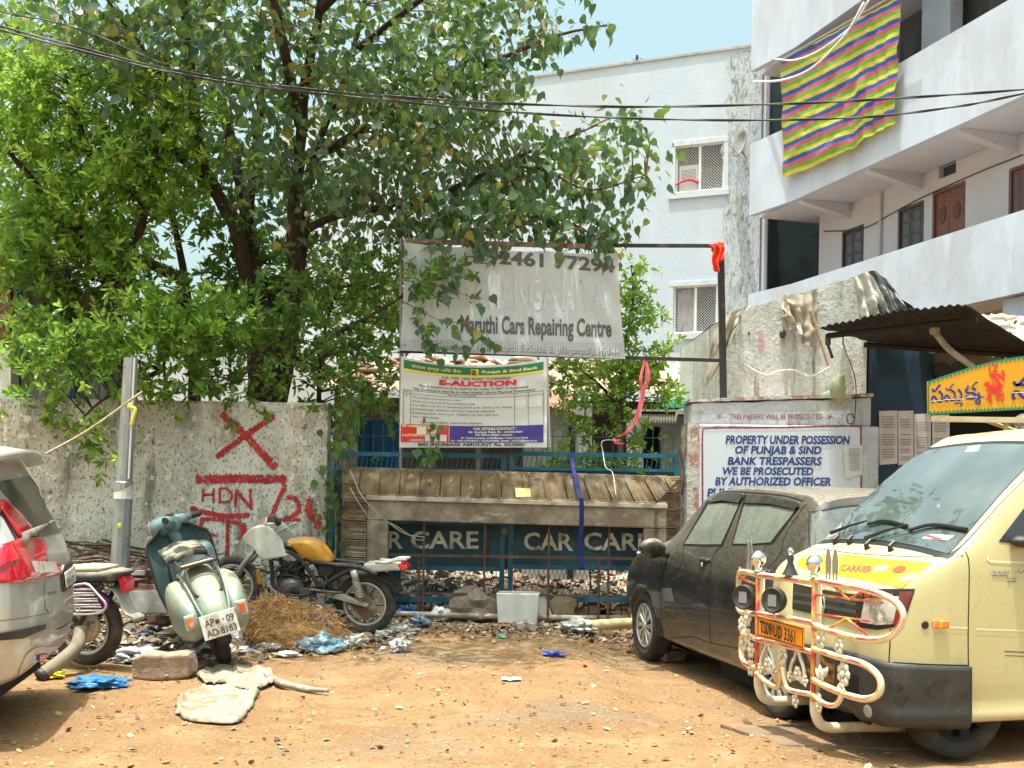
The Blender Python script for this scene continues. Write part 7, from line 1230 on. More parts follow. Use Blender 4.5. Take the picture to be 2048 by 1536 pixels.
b = MB(); e2 = V(.04, 0, .165).normalized(); put_text(b, 'AP', V(-.4305, .125, .372), V(0, -1, 0), e2, .045, bold=.03); put_text(b, '09', V(-.4305, -.055, .372), V(0, -1, 0), e2, .045, bold=.03); put_text(b, 'AD 8183', V(-.4475, .13, .303), V(0, -1, 0), e2, .045, w=.25, bold=.03); b.box((-.432, .02, .39), (.004, .03, .03)); b.box((-.43, -.03, .395), (.004, .012, .012))
for i in range(len(b.v)): b.v[i] = b.v[i] + V(-.062, 0, .002)
L_('plate_lettering', b, M('plate black', (.05, .045, .04), rough=.7), plt)
# leg shield, floor, steering
b = MB(); rows = []
for j in range(18):
    v = j / 17; z = lerp(.26, 1.0, v); hw = .30 * (1 - .55 * sm(.80, 1.0, v) ** 2) * (.80 + .20 * sm(0, .5, v)); rows.append([V(.80 + .14 * v - .09 * (abs(u) ** 2.5), u * hw, z) for u in np.linspace(-1, 1, 17)])
b.grid(rows); L_('leg_shield', b, SCD, smooth=True, solid=.008); b = MB(); b.tube([r[0] for r in rows] + rows[-1] + [r[-1] for r in rows][::-1], .013, 7); L_('shield_rim', b, GRIP, smooth=True)
b = MB(); b.loft([ell(.66, .20, .50, .80, p=6, yc=-.07), ell(.70, .215, .48, .83, p=6, yc=-.07), ell(.86, .215, .48, .85, p=6, yc=-.07)]); gb = L_('glove_box', b, SCB, smooth=True); b = MB(); b.tube([V(.657, y, z) for y, z in ((.03, .76), (-.18, .76), (-.22, .72), (-.22, .55), (-.18, .53), (.03, .53))], .006, 5, True); L_('lid_groove', b, SCD, gb); b = MB(); b.lathe([(.022, 0), (.026, .012), (0, .014)], V(.66, .06, .78), V(-1, 0, 0), 12); L_('lock', b, GRIP, gb)
b = MB(); b.bb(.42, .86, -.2, .2, .24, .27); L_('floorboard', b, SCG, bevel=.01); b = MB(); b.tube([V(.88, 0, .92), V(1.02, 0, .62), V(1.16, 0, .30)], .045, 10); L_('steering_column', b, SCB, smooth=True)
w2 = wheel(st, (1.22, 0, .215), .215, .1, 1, 5, .55, ODD); b = MB(); b.loft([ell(1.0, .03, .34, .44), ell(1.06, .075, .30, .52), ell(1.2, .085, .28, .54), ell(1.36, .075, .26, .48), ell(1.45, .03, .28, .38)]); L_('front_fender', b, SCG, smooth=True)
SM_ = Matrix.Translation(V(.90, .03, 1.02)) @ Matrix.Rotation(R(58), 4, 'Z') @ Matrix.Rotation(R(4), 4, 'X')
T_ = lambda *p: SM_ @ V(*p)
b = MB(); b.loft([[SM_ @ q for q in ell(x, w_, z0, z1, 18, 2.2)] for x, w_, z0, z1 in ((-.11, .03, -.03, .03), (-.07, .075, -.07, .06), (0, .09, -.08, .075), (.08, .09, -.085, .07), (.15, .085, -.085, .06), (.17, .075, -.075, .05))]); b.tube([T_(-.02, .03, 0), T_(-.06, .15, .02), T_(-.10, .27, .03)], [.07, .045, .026], 10); b.tube([T_(-.02, -.03, 0), T_(-.06, -.15, .02), T_(-.10, -.27, .03)], [.07, .045, .026], 10); b.tube([T_(0, 0, -.02), V(.89, 0, .90), V(.905, 0, .84)], [.06, .055, .055], 10); hs = L_('headset', b, SCB, smooth=True)
b = MB(); b.lathe([(.074, 0), (.07, .012), (.04, .03), (0, .035)], T_(.168, 0, -.012), (SM_.to_3x3() @ V(1, 0, 0)), 20); L_('headlamp', b, M('old lamp glass', (.45, .45, .42), rough=.2), hs, smooth=True); b = MB(); b.blob(T_(-.02, 0, .076), (.05, .04, .018), 0, 2, m=SM_.to_3x3()); L_('speedometer', b, M('brown dial', (.10, .075, .06), [((.3, .28, .25), 20, X1, .5, .6)], rough=.3), hs, smooth=True)
for s in (1, -1): b = MB(); b.tube([T_(-.10, s * .26, .03), T_(-.145, s * .39, .035)], .025, 9); L_('grip', b, GRIP, hs)
# torn seat and carrier
b = MB(); b.grid([[V(lerp(.16, .62, v), lerp(.22, -.14, u), .80 + .10 * (1 - u) * 0 + .03 * math.sin(u * 3.1) + .05 * v + .01 * nz(u, v, 2, 5)) for u in np.linspace(0, 1, 12)] for v in np.linspace(0, 1, 14)]); L_('seat', b, M('torn seat foam', (.24, .215, .175), [((.03, .027, .025), 5, X1, .46, .54), ((.40, .37, .31), 9, X1, .57, .66)], rough=.9), smooth=True, solid=.035)
b = MB(); [b.tube(p, .012, 7) for p in ([V(.14, .15, .78), V(-.14, .15, .77), V(-.16, .13, .77), V(-.16, -.13, .77), V(-.14, -.15, .77), V(.14, -.15, .78)], [V(0, .15, .775), V(0, -.15, .775)], catmull([V(-.15, .12, .77), V(-.24, .13, .66), V(-.30, .10, .57), V(-.31, 0, .56), V(-.30, -.10, .57), V(-.24, -.13, .66), V(-.15, -.12, .77)], 5))]; L_('carrier', b, ODD, smooth=True)
b = MB(); b.box((-.07, 0, .765), (.13, .27, .018), rot('Z', .08)); b.box((.05, .02, .758), (.08, .26, .016)); L_('carrier_board', b, M('raw broken board', (.52, .40, .30), [((.30, .18, .12), 12, (.4, 1, 1), .5, .6)], rough=.9))
# ------------------------------------------------------------------ derelict motorcycle with a yellow tank
mo = G(734, 1267); mt = thing('motorcycle', 'stripped motorcycle with yellow tank and white half fairing by the wall', 'motorcycle', mo); mt.rotation_euler = (R(-4), 0, math.atan2(.14, -1)); MSC = 2200 / mo.y
def z6(x, y, yy=0): return V((734 - (450 + .1953 * x)) / MSC, yy, .02 + (1267 - (1000 + .1953 * y)) / MSC)
def sheet6(top, bot, nu, nv, yf, side): a = resample(catmull([z6(*p) for p in top], 5), nu); c = resample(catmull([z6(*p) for p in bot], 5), nu); return [[(lambda q: V(q.x, side * yf(q, i / (nu - 1), j / (nv - 1)), q.z))(a[i].lerp(c[i], j / (nv - 1))) for i in range(nu)] for j in range(nv)]
def mwheel(par, c, r, tw, spk=False):
    b = MB(); c = Vector(c); b.lathe([(r - tw, -tw * .45), (r - tw * .55, -tw * .62), (r - tw * .15, -tw * .5), (r, 0), (r - tw * .15, tw * .5), (r - tw * .55, tw * .62), (r - tw, tw * .45)], c, V(0, 1, 0), 44, True); w_ = b.build('wheel', M('dusty motorcycle tyre', (.035, .033, .031), [((.13, .105, .08), 4, X1, .48, .62, .8)], rough=.9), par, smooth=True)
    b = MB(); b.lathe([(r - tw * 1.0, -tw * .42), (r - tw * 1.32, -tw * .36), (r - tw * 1.32, tw * .36), (r - tw * 1.0, tw * .42), (r - tw * .9, 0)], c, V(0, 1, 0), 44, True); b.build('rim', M('dull alloy', (.62, .61, .58), [((.25, .2, .16), 7, X1, .52, .65)], rough=.4, metal=.6), w_, smooth=True)
    b = MB(); n = 32 if spk else 6
    for k in range(n):
        a = 2 * math.pi * k / n; a2 = a + (.5 if k % 2 else -.5) * (1 if spk else 0); rr = r - tw * 1.3; y = (.03 if k % 2 else -.03); b.tube([c + V(math.cos(a2) * .05, y, math.sin(a2) * .05), c + V(math.cos(a) * rr, 0, math.sin(a) * rr)], .003 if spk else [.022, .014], 5, caps=False)
    b.build('spokes', M('spoke metal', (.20, .19, .18), rough=.5, metal=.5), w_); b = MB(); b.lathe([(0, .06), (.06, .06), (.085, .045), (.085, -.045), (.06, -.06), (0, -.06)], c, V(0, 1, 0), 22); b.build('hub', M('beige hub metal', (.34, .30, .25), [((.15, .12, .1), 9, X1, .5, .6), ((.45, .3, .2), 14, X1, .6, .66)], rough=.7), w_, smooth=True); return w_
rw = mwheel(mt, z6(1440, 1080), .30, .085); mwheel(mt, z6(30, 930), .29, .075)
b = MB(); b.lathe([(0, .075), (.05, .072), (.12, .07), (.125, .06), (0, .06)], z6(1430, 1100), V(0, 1, 0), 26); b.build('sprocket', M('rusty sprocket', (.16, .10, .07), [((.4, .38, .34), 7, X1, .5, .62)], rough=.8), rw)
FRM = M('black frame tube', (.022, .022, .024), [((.10, .07, .05), 8, X1, .56, .68)], rough=.55)
b = MB()
for s in (.13, -.13):
    for p in ([(690, 540), (800, 620), (880, 720), (960, 840), (990, 900)], [(1000, 900), (1180, 790), (1350, 700), (1440, 680)], [(900, 640), (1130, 665), (1420, 690), (1600, 760)], [(480, 560), (500, 760), (520, 900), (760, 1000), (990, 930)]): b.tube(catmull([z6(x, y, s) for x, y in p], 5), .022, 8)
b.tube([z6(470, 420), z6(520, 620)], .04, 10); b.tube([z6(520, 480), z6(760, 560), z6(900, 650)], .03, 8); b.build('frame', FRM, mt, smooth=True)
b = MB(); pl = [z6(*p) for p in ((640, 440), (750, 418), (900, 432), (1005, 505), (1092, 655), (930, 640), (820, 600), (705, 505))]; rg = []
for y, k in ((.155, .62), (.145, .86), (.10, .98), (0, 1.02), (-.10, .98), (-.145, .86), (-.155, .62)): cen = sum(pl, V(0, 0, 0)) / len(pl); rg.append([cen + (p - cen) * k + V(0, y, 0) for p in catmull(pl, 5, True)])
b.loft(rg); YT = M('yellow ochre tank paint', (.50, .235, .022), [((.40, .19, .03), 2, X1, .5, .65), ((.30, .17, .06), 8, X1, .55, .66, .7), ((.12, .07, .03), 30, X1, .6, .66, .6)], rough=.4, dust=((.42, .30, .16), .55, 1, .7)); tk = b.build('tank', YT, mt, smooth=True, fixn=True)
b = MB(); rr = sheet6([(672, 470), (760, 448), (880, 460), (960, 500)], [(690, 482), (770, 462), (880, 472), (950, 510)], 16, 3, lambda q, u, v: .152, 1); b.grid(rr); b.build('tank_stripe', M('pale tank stripe', (.66, .58, .40), rough=.5), tk); b = MB(); b.box(z6(942, 650, .12), (.045, .012, .04)); b.build('tank_tab', YT, tk, bevel=.004)
FW = M('dirty white fairing', (.50, .51, .47), [((.40, .40, .35), 2.4, X1, .48, .64), ((.58, .57, .50), 6, X1, .55, .66), ((.20, .19, .16), 12, X1, .63, .70, .7)], rough=.4)
yf = lambda q, u, v: .03 + .20 * math.sqrt(max(0, 1 - ((1 - u) ** 1.6))) * (.82 + .18 * v)
fa = None
for s in (1, -1):
    b = MB(); b.grid(sheet6([(138, 462), (200, 385), (310, 300), (440, 270), (540, 320), (640, 430)], [(160, 482), (270, 492), (340, 540), (425, 628), (560, 605), (690, 575)], 22, 12, yf, s)); o = b.build('fairing', FW, mt, smooth=True, solid=.006)
    b = MB(); b.grid(sheet6([(200, 372), (270, 300), (360, 230), (445, 188)], [(215, 378), (310, 302), (400, 276), (470, 270)], 14, 6, lambda q, u, v: .03 + .16 * u * (.5 + .5 * v), s)); b.build('windscreen', M('grimy smoke screen', (.22, .19, .17), [((.34, .16, .13), 5, X1, .5, .62), ((.45, .44, .4), 8, X1, .55, .65)], rough=.4), mt, smooth=True, solid=.004)
b = MB(); b.tube(catmull([z6(460, 400, .02), z6(520, 340, .14), z6(600, 270, .24), z6(640, 225, .30)], 5), .014, 7); b.tube(catmull([z6(460, 400, -.02), z6(500, 360, -.14), z6(560, 320, -.26), z6(600, 300, -.32)], 5), .014, 7); hb_ = b.build('handlebar', M('bar chrome', (.5, .5, .5), rough=.25, metal=.8), mt, smooth=True)
b = MB(); b.tube([z6(622, 248, .27), z6(680, 195, .37)], .021, 8); b.box(z6(640, 215, .32), (.05, .05, .06)); b.tube([z6(560, 215, .33), z6(680, 215, .34)], .01, 6); b.build('grip', GRIP, hb_)
b = MB()
for s in (.09, -.09): b.tube([z6(330, 510, s), z6(180, 690, s), z6(30, 930, s)], [.026, .026, .02], 8)
b.build('fork', M('worn fork leg', (.30, .30, .30), [((.06, .06, .06), 4, (1, 1, .5), .5, .56)], rough=.35, metal=.6), mt, smooth=True)
b = MB(); [b.bb(*sorted((z6(590, 0).x, z6(765, 0).x)), -.10, .10, z6(0, 690 + k * 17).z - .006, z6(0, 690 + k * 17).z + .006) for k in range(8)]; b.bb(*sorted((z6(620, 0).x, z6(745, 0).x)), -.08, .08, z6(0, 830).z, z6(0, 670).z); ENG = M('dark engine metal', (.035, .036, .038), [((.09, .085, .08), 8, X1, .52, .64)], rough=.55, metal=.4); b.build('cylinder_block', ENG, mt)
b = MB(); b.loft([[z6(700 + 130 * math.cos(a), 900 + 85 * math.sin(a), y) for a in np.linspace(0, 6.283, 21)[:-1]] for y in (-.13, -.10, .10, .13)]); b.blob(z6(700, 900, .13), (.10, .03, .075), .1, 2); b.box(z6(560, 870, 0), (.12, .16, .10)); b.box(z6(860, 980, .08), (.14, .12, .13)); b.box(z6(730, 1010, 0), (.20, .22, .05)); b.build('crankcase', M('grey crankcase', (.10, .105, .115), [((.22, .18, .14), 8, X1, .52, .64), ((.05, .05, .05), 5, X1, .55, .66)], rough=.5, metal=.4), mt, bevel=.012)
b = MB(); b.lathe([(0, .03), (.06, .03), (.085, .01), (.09, -.03), (0, -.03)], z6(1060, 730, .10), V(0, 1, 0), 22); b.box(z6(1200, 720, 0), (.28, .18, .09)); b.build('airbox', BLKP, mt, bevel=.006)
b = MB(); b.prism([z6(*p, -.10) for p in ((1440, 655), (1600, 640), (1790, 642), (1832, 715), (1700, 722), (1465, 756))], V(0, .20, 0)); tc_ = b.build('tail_cowl', FW, mt, bevel=.02, fixn=True); b = MB(); b.prism([z6(*p, -.085) for p in ((1800, 648), (1880, 655), (1905, 690), (1870, 722), (1815, 712))], V(0, .17, 0)); b.build('tail_lamp', LR, tc_, bevel=.012, fixn=True)
b = MB(); [b.tube(catmull([z6(1570, 632, s), z6(1680, 640, s), z6(1780, 612, s), z6(1890, 604, s * .7)], 5), .014, 7) for s in (.09, -.09)]; b.build('grab_rail', M('white rail', (.55, .55, .52), rough=.4), tc_, smooth=True)
b = MB(); b.prism([z6(*p, .085) for p in ((980, 962), (1240, 962), (1430, 1042), (1512, 1062), (1490, 1092), (1400, 1072), (1150, 1012), (985, 985))], V(0, .05, 0)); b.build('chain_cover', M('scraped silver', (.48, .47, .44), [((.2, .16, .13), 8, X1, .54, .64)], rough=.4, metal=.4), mt, bevel=.006, fixn=True)
for s in (.14, -.14):
    b = MB(); b.tube([z6(1360, 720, s), z6(1430, 1040, s)], .012, 6); b.tube([z6(1358, 715, s), z6(1385, 830, s)], .034, 9)
    n = 9; c0, c1 = z6(1385, 830, s), z6(1425, 990, s); b.tube([c0.lerp(c1, k / 150) + V(.034 * math.cos(k * 2 * math.pi * n / 150), .034 * math.sin(k * 2 * math.pi * n / 150), 0) for k in range(151)], .006, 4); b.build('shock_absorber', M('pale shock metal', (.42, .40, .35), [((.2, .15, .1), 9, X1, .54, .64)], rough=.5, metal=.3), mt, smooth=True)
b = MB(); b.tube(catmull([z6(980, 960, .11), z6(1200, 1010, .10), z6(1440, 1080, .09)], 4), .022, 6); b.tube(catmull([z6(980, 960, -.11), z6(1200, 1010, -.10), z6(1440, 1080, -.09)], 4), .022, 6); b.build('swing_arm', FRM, mt)
b = MB(); b.tube(catmull([z6(930, 1010, .13), z6(1050, 1090, .14), z6(1150, 1130, .13), z6(1250, 1150, .12)], 5), .016, 6); b.tube(catmull([z6(560, 700, .05), z6(500, 800, .06), z6(540, 950, .08)], 5), .02, 7); b.tube(catmull([z6(900, 930, .14), z6(960, 925, .16), z6(1100, 940, .16), z6(1240, 950, .12)], 5), .013, 6); b.tube([z6(890, 960, .12), z6(850, 1120, .2)], .012, 6); b.build('loose_pipes', M('rusty pipe', (.13, .085, .065), [((.22, .18, .15), 8, X1, .5, .62)], rough=.8), mt, smooth=True)
b = MB()
for k in range(22):
    x0_, y0_ = random.uniform(430, 950), random.uniform(560, 900); b.tube(catmull([z6(x0_ + random.uniform(-120, 120) * j, y0_ + random.uniform(0, 130) * j, random.uniform(-.1, .17)) for j in range(4)], 4), random.choice((.005, .007, .011)), 5)
b.build('tangled_cables', M('greasy cable', (.03, .028, .026), [((.12, .09, .06), 9, X1, .5, .62)], rough=.8), mt)
b = MB(); b.tube(catmull([z6(1300, 800, 0), z6(1500, 790, 0), z6(1700, 850, 0), z6(1780, 960, 0)], 5), .06, 6); b.grid([[z6(1500 + 300 * u, 740 + 130 * u * u, s) for u in np.linspace(0, 1, 8)] for s in (-.09, .09)]); b.build('rear_mudguard', FRM, mt, smooth=True)
b = MB(); b.grid(sheet6([(300, 750), (330, 740), (350, 800)], [(310, 900), (345, 910), (370, 890)], 6, 6, lambda q, u, v: .06, 1)); b.build('mudguard_scrap', YT, mt, smooth=True, solid=.005)
# ------------------------------------------------------------------ commuter motorcycle behind the people carrier
co = G(176, 1334); ct = thing('commuter_motorcycle', 'dusty motorcycle with a wire sari guard half hidden by the silver car', 'motorcycle', co); ct.rotation_euler = (R(-3), 0, math.atan2(.28, -.96)); CS = 2200 / co.y
def z5(x, y, yy=0): return V((176 - (130 + .2148 * x)) / CS, yy, (1334 - (1020 + .2148 * y)) / CS)
rw = mwheel(ct, z5(215, 1080), .305, .085, True); mwheel(ct, z5(215, 1080) + V(1.26, 0, 0), .30, .075, True)
b = MB(); b.lathe([(0, .08), (.09, .078), (.125, .06), (.13, .02), (0, .02)], z5(225, 1062), V(0, 1, 0), 26); b.build('brake_drum', M('rusty cream drum', (.52, .42, .31), [((.36, .20, .12), 6, X1, .5, .6), ((.18, .14, .1), 9, X1, .58, .66)], rough=.8), rw, smooth=True)
b = MB(); b.loft([ell(x, w_, z0, z1, 16, 3) for x, w_, z0, z1 in ((z5(690, 0).x, .06, z5(0, 560).z, z5(0, 535).z), (z5(560, 0).x, .11, z5(0, 640).z, z5(0, 520).z), (z5(400, 0).x, .13, z5(0, 655).z, z5(0, 540).z), (z5(100, 0).x, .14, z5(0, 660).z, z5(0, 545).z), (z5(-400, 0).x, .13, z5(0, 690).z, z5(0, 560).z))]); b.build('seat_base', M('dusty black seat', (.05, .05, .05), [((.22, .20, .17), 4, X1, .48, .62)], rough=.8, dust=((.42, .38, .30), .1, .9, .7)), ct, smooth=True)
b = MB(); b.loft([ell(x, w_, z0, z1, 16, 3) for x, w_, z0, z1 in ((z5(510, 0).x, .07, z5(0, 520).z, z5(0, 500).z), (z5(450, 0).x, .10, z5(0, 560).z, z5(0, 492).z), (z5(250, 0).x, .115, z5(0, 570).z, z5(0, 492).z), (z5(80, 0).x, .12, z5(0, 580).z, z5(0, 510).z), (z5(-300, 0).x, .12, z5(0, 590).z, z5(0, 540).z))]); b.build('seat_pad', M('dusty beige seat top', (.46, .41, .31), [((.34, .29, .22), 6, X1, .5, .65)], rough=.9), ct, smooth=True)
b = MB(); b.prism([z5(*p, -.06) for p in ((600, 600), (660, 580), (690, 640), (680, 735), (640, 740))], V(0, .12, 0)); b.build('tail_lamp', LR, ct, bevel=.012, fixn=True)
b = MB(); b.grid([[z5(lerp(500, 560, 0) + dx, dy, s) for s in (-.07, -.06, 0, .06, .07)] for dx, dy in ((0, 690), (60, 720), (110, 800), (150, 880), (190, 930), (270, 960), (272, 1000))]); b.build('rear_mudguard', M('dusty grey guard', (.30, .29, .27), [((.48, .46, .42), 5, X1, .5, .64)], rough=.5), ct, smooth=True, solid=.008)
WIR = M('plated wire', (.62, .60, .62), rough=.25, metal=.7); b = MB(); Y_ = .17
b.tube(catmull([z5(150, 690, Y_), z5(300, 655, Y_), z5(390, 655, Y_), z5(480, 730, Y_), z5(570, 820, Y_), z5(550, 880, Y_), z5(480, 912, Y_), z5(300, 930, Y_), z5(120, 935, Y_)], 5), .010, 7)
for k in range(4): y = 710 + k * 52; x0_ = 150 + k * 28; b.tube([z5(430 + k * 32, y - 14, Y_), z5(x0_ + 25, y, Y_), z5(x0_, y + 14, Y_), z5(x0_ + 25, y + 34, Y_), z5(455 + k * 30, y + 16, Y_)], .0075, 6)
b.tube([z5(205, 670, Y_), z5(305, 900, Y_)], .007, 6); b.build('sari_guard', WIR, ct, smooth=True)
b = MB(); b.poly([z5(170, 690, .10), z5(380, 670, .10), z5(540, 800, .10), z5(540, 890, .10), z5(200, 900, .10)]); b.build('purple_panel', M('purple plastic film', (.14, .015, .15), [((.45, .30, .46), 7, X1, .54, .62)], rough=.25), ct, solid=.01)
b = MB(); [b.tube(p, .02, 7) for p in ([z5(150, 950, .11), z5(215, 1080, .09)], [z5(-500, 900, .1), z5(215, 1080, .10)], [z5(480, 660, .1), z5(215, 1060, .11)], [z5(-500, 700, .1), z5(450, 660, .1)], [z5(-500, 700, -.1), z5(450, 660, -.1)], [z5(480, 660, -.1), z5(215, 1080, -.1)])]; b.box(z5(-700, 950), (.35, .2, .3)); b.build('frame', FRM, ct)
b = MB(); b.tube(catmull([z5(258, 1075, .13), z5(290, 1130, .17), z5(318, 1215, .25), z5(280, 1310, .38), z5(208, 1410, .52)], 6), [.048, .058, .062, .062, .055], 12); ex_ = b.build('exhaust', M('ashy muffler', (.21, .175, .13), [((.14, .11, .08), 5, X1, .48, .64), ((.28, .24, .18), 9, X1, .55, .66)], rough=.8), ct, smooth=True); e0, e1 = z5(213, 1404, .51), z5(184, 1436, .555); b = MB(); b.lathe([(.056, -.02), (.062, 0), (.062, .03), (.04, .034), (.03, .02), (0, .02)], e0, e1 - e0, 18); b.build('exhaust_tip', BLKP, ex_, smooth=True)
# ================================================================== debris: single things
def item(o, label, cat, group=None): return tag(o, label, cat, group)
def at(px, py, dz=0.0): p = G(px, py); h = gh(p.x, p.y); p = G(px, py, max(0, h)); return p + V(0, 0, dz)
CONC = M('rough concrete', (.30, .22, .165), [((.42, .34, .26), 4, X1, .5, .64), ((.17, .12, .09), 8, X1, .56, .68)], rough=.95, bump=1, bscale=18)
p = at(332, 1352); item(MB().loft([[q_ + V(.022 * nz(q_.x * 9, q_.y * 9, q_.z * 9), .022 * nz(q_.y * 9, q_.z * 9, 4), .02 * nz(q_.z * 9, q_.x * 9, 8) + .05 * q_.x) for q_ in ell(x, w_, z0, z1, 28, 9)] for x, w_, z0, z1 in ((-.22, .06, .03, .12), (-.215, .10, .0, .165), (-.12, .105, -.02, .19), (0, .10, -.02, .175), (.12, .105, -.02, .18), (.20, .10, 0, .17), (.21, .05, .03, .13))]).build('concrete_block', CONC, at_=p, bevel=.02), 'broken brown concrete block lying before the scooter', 'block')
SACK = M('woven white sack', (.29, .26, .205), [((.24, .19, .13), 5, X1, .48, .58), ((.46, .43, .38), 9, X1, .53, .62), ((.24, .17, .10), 12, X1, .58, .65, .8), ((.20, .14, .085), 40, X1, .60, .66, .6)], rough=.9, bump=1, bscale=13)
def flat_cloth(name, mat, outline, label, cat, amp=.05, fr=4, sd=0.0, rim=.02):
    pts = [at(*q) for q in outline]; c = sum(pts, V(0, 0, 0)) / len(pts); ring = catmull(pts, 14, True); ring = [p + (p - c).normalized() * .03 * nz(p.x, p.y, sd, 9) for p in ring]; mb = MB(); rows = []
    for j in range(31):
        t_ = j / 30; rows.append([(lambda q: V(q.x, q.y, gh(q.x, q.y) + .006 + amp * abs(nz(q.x, q.y, sd, fr)) * (1 - .8 * t_ ** 3) + amp * .5 * abs(nz(q.x, q.y, sd + 3, fr * 2.7)) + amp * .30 * (1 - 2.2 * abs(nz(q.x, q.y, sd + 5, fr * 5))) + amp * .18 * (1 - 2 * abs(nz(q.x, q.y, sd + 8, fr * 12))) + (rim * (1 + .9 * nz(q.x * 3, q.y * 3, sd, 3)) * sm(.75, .93, t_) * (1 - sm(.93, 1.0, t_)))))(c.lerp(p, max(.02, t_))) for p in ring])
    mb.grid(rows, True); return item(mb.build(name, mat, loc=c, smooth=True, solid=.003), label, cat)
flat_cloth('sack', SACK, [(362, 1392), (410, 1378), (470, 1374), (518, 1380), (505, 1410), (478, 1446), (430, 1449), (385, 1444), (352, 1424)], 'flattened white woven sack lying in the foreground dirt', 'sack', .020, 4, 1, .022)
flat_cloth('sack_scrap', SACK, [(396, 1350), (440, 1338), (500, 1340), (545, 1350), (548, 1368), (500, 1382), (450, 1374), (410, 1366)], 'crumpled whitish sack behind the flattened one by the scooter wheel', 'sack', .05, 5, 4, .015)
b = MB(); c = [at(*q) for q in ((535, 1356), (560, 1372), (600, 1382), (630, 1387), (657, 1388))]; b.tube([p + V(0, 0, .025) for p in catmull(c, 5)], [.032, .026, .02, .018, .014], 8); item(b.build('cloth_roll', SACK, loc=c[2], smooth=True), 'rolled strip of white sacking pointing right across the dirt', 'cloth')
b = MB(); c = [at(*q) for q in ((330, 1358), (360, 1352), (400, 1338), (420, 1330))]; b.tube([p + V(0, 0, .02) for p in catmull(c, 5)], [.012, .02, .02, .014], 7); item(b.build('cloth_strip', SACK, loc=c[1], smooth=True), 'white cloth strip lying along the foot of the concrete block', 'cloth')
def bag(px, py, r, col, label, cat='plastic bag', name='plastic_bag', sq=.6, dz=0.0, rough=.3, sd=0.0, amp=.55):
    p = at(px, py); m = M(name + ' %g %g %g' % col, col, [(tuple(min(1, c * 1.8 + .1) for c in col), 14, X1, .55, .66)], rough=rough); mb = MB(); mb.blob((0, 0, r * sq * .7 + dz), (r * 1.25, r, r * sq), amp, 4, sd + px * .01, 2.2, flat=-r * sq * .7); return item(mb.build(name, m, at_=p, smooth=True), label, cat)
bag(195, 1372, .13, (.03, .17, .42), 'bright blue plastic bag on the dirt beside the exhaust pipe', sq=.3); bag(650, 1303, .11, (.20, .36, .50), 'pale blue plastic bag beside the straw heap', sq=.7); bag(646, 1250, .08, (.02, .12, .50), 'deep blue plastic bag between straw heap and rear motorcycle wheel', sq=.8); bag(812, 1232, .09, (.02, .15, .40), 'blue plastic bag against the grille behind the motorcycle wheel', sq=.7)
bag(512, 1288, .17, (.56, .57, .62), 'white and lilac crumpled plastic sheet right of the scooter', sq=.45, sd=3); bag(882, 1240, .09, (.58, .60, .66), 'crumpled white plastic bag left of the big stone', sq=.85); bag(1152, 1262, .12, (.38, .40, .38), 'greyish clear plastic bag on the ground right of the white cistern', sq=.5); bag(612, 1298, .07, (.60, .20, .10), 'small red and orange wrapper heap beside the pale blue bag', sq=.5, name='wrapper'); bag(575, 1312, .07, (.60, .60, .66), 'white carton flattened in the litter below the straw', sq=.3, name='carton')
bag(498, 1268, .10, (.60, .61, .64), 'small white crumpled bag right beside the scooter rear wheel', sq=.6, sd=5); bag(270, 1322, .12, (.42, .44, .46), 'grey clear plastic sheet crumpled left of the concrete block', sq=.5, sd=7); bag(232, 1310, .09, (.50, .50, .49), 'whitish plastic scrap beneath the dusty motorcycle rear wheel', sq=.5, sd=8); bag(700, 1292, .08, (.40, .34, .27), 'tan crumpled paper bag in front of the yellow motorcycle rear wheel', sq=.5, sd=9, name='paper_bag', cat='paper bag'); bag(800, 1268, .11, (.44, .42, .38), 'dirty white rag heap at the near end of the ground pole', sq=.4, sd=10, name='rag', cat='rag'); bag(540, 1300, .08, (.48, .50, .56), 'pale lilac plastic scrap below the white sheet near the straw', sq=.4, sd=12)
bag(108, 1354, .05, (.75, .66, .05), 'yellow wrapper caught under the exhaust tip', sq=.5, name='wrapper'); bag(1108, 1312, .06, (.05, .07, .40), 'small blue wrapper alone on the dirt before the gate', sq=.4, name='wrapper'); bag(1003, 1276, .03, (.15, .42, .33), 'small green plastic shard on the grey dirt before the cistern', sq=.6, name='shard'); bag(312, 1305, .04, (.02, .12, .03), 'dark green glass bottle end in the rubble by the concrete block', sq=.9, name='bottle_end', amp=.1)
b = MB(); c = at(1023, 1360); b.grid([[c + V((u - .5) * .15, (v - .5) * .12, .012 + .012 * nz(u, v, 0, 4)) for u in np.linspace(0, 1, 6)] for v in np.linspace(0, 1, 5)]); item(b.build('paper_scrap', M('white paper', (.72, .75, .75), [((.45, .6, .62), 12, X1, .55, .62)], rough=.8), loc=c, smooth=True), 'white paper scrap lying alone on the dirt before the gate', 'paper')
STONE = M('grey brown stone', (.20, .165, .13), [((.33, .28, .22), 3.5, X1, .48, .62), ((.12, .10, .085), 6, X1, .55, .68)], rough=.95, bump=.8, bscale=18)
def stone(px, py, rad, label, mat=STONE, sd=0.0, sub=2): return item(MB().blob((0, 0, rad[2] * .75), rad, .42, sub, sd, 1.3, flat=-rad[2] * .75).build('stone', mat, at_=at(px, py)), label, 'stone')
stone(948, 1240, (.27, .16, .19), 'large grey brown stone against the gate left of the cistern', sd=2); stone(1118, 1240, (.17, .12, .17), 'squarish brown stone right of the white cistern', M('brown sandstone', (.25, .18, .115), [((.34, .26, .17), 4, X1, .5, .64)], rough=.95, bump=.6), 5, 1); stone(512, 1268, (.17, .14, .13), 'grey stone at the left foot of the straw heap', M('grey stone', (.19, .175, .155), [((.28, .26, .23), 5, X1, .5, .64)], rough=.95, bump=.8), 8)
SCR = []
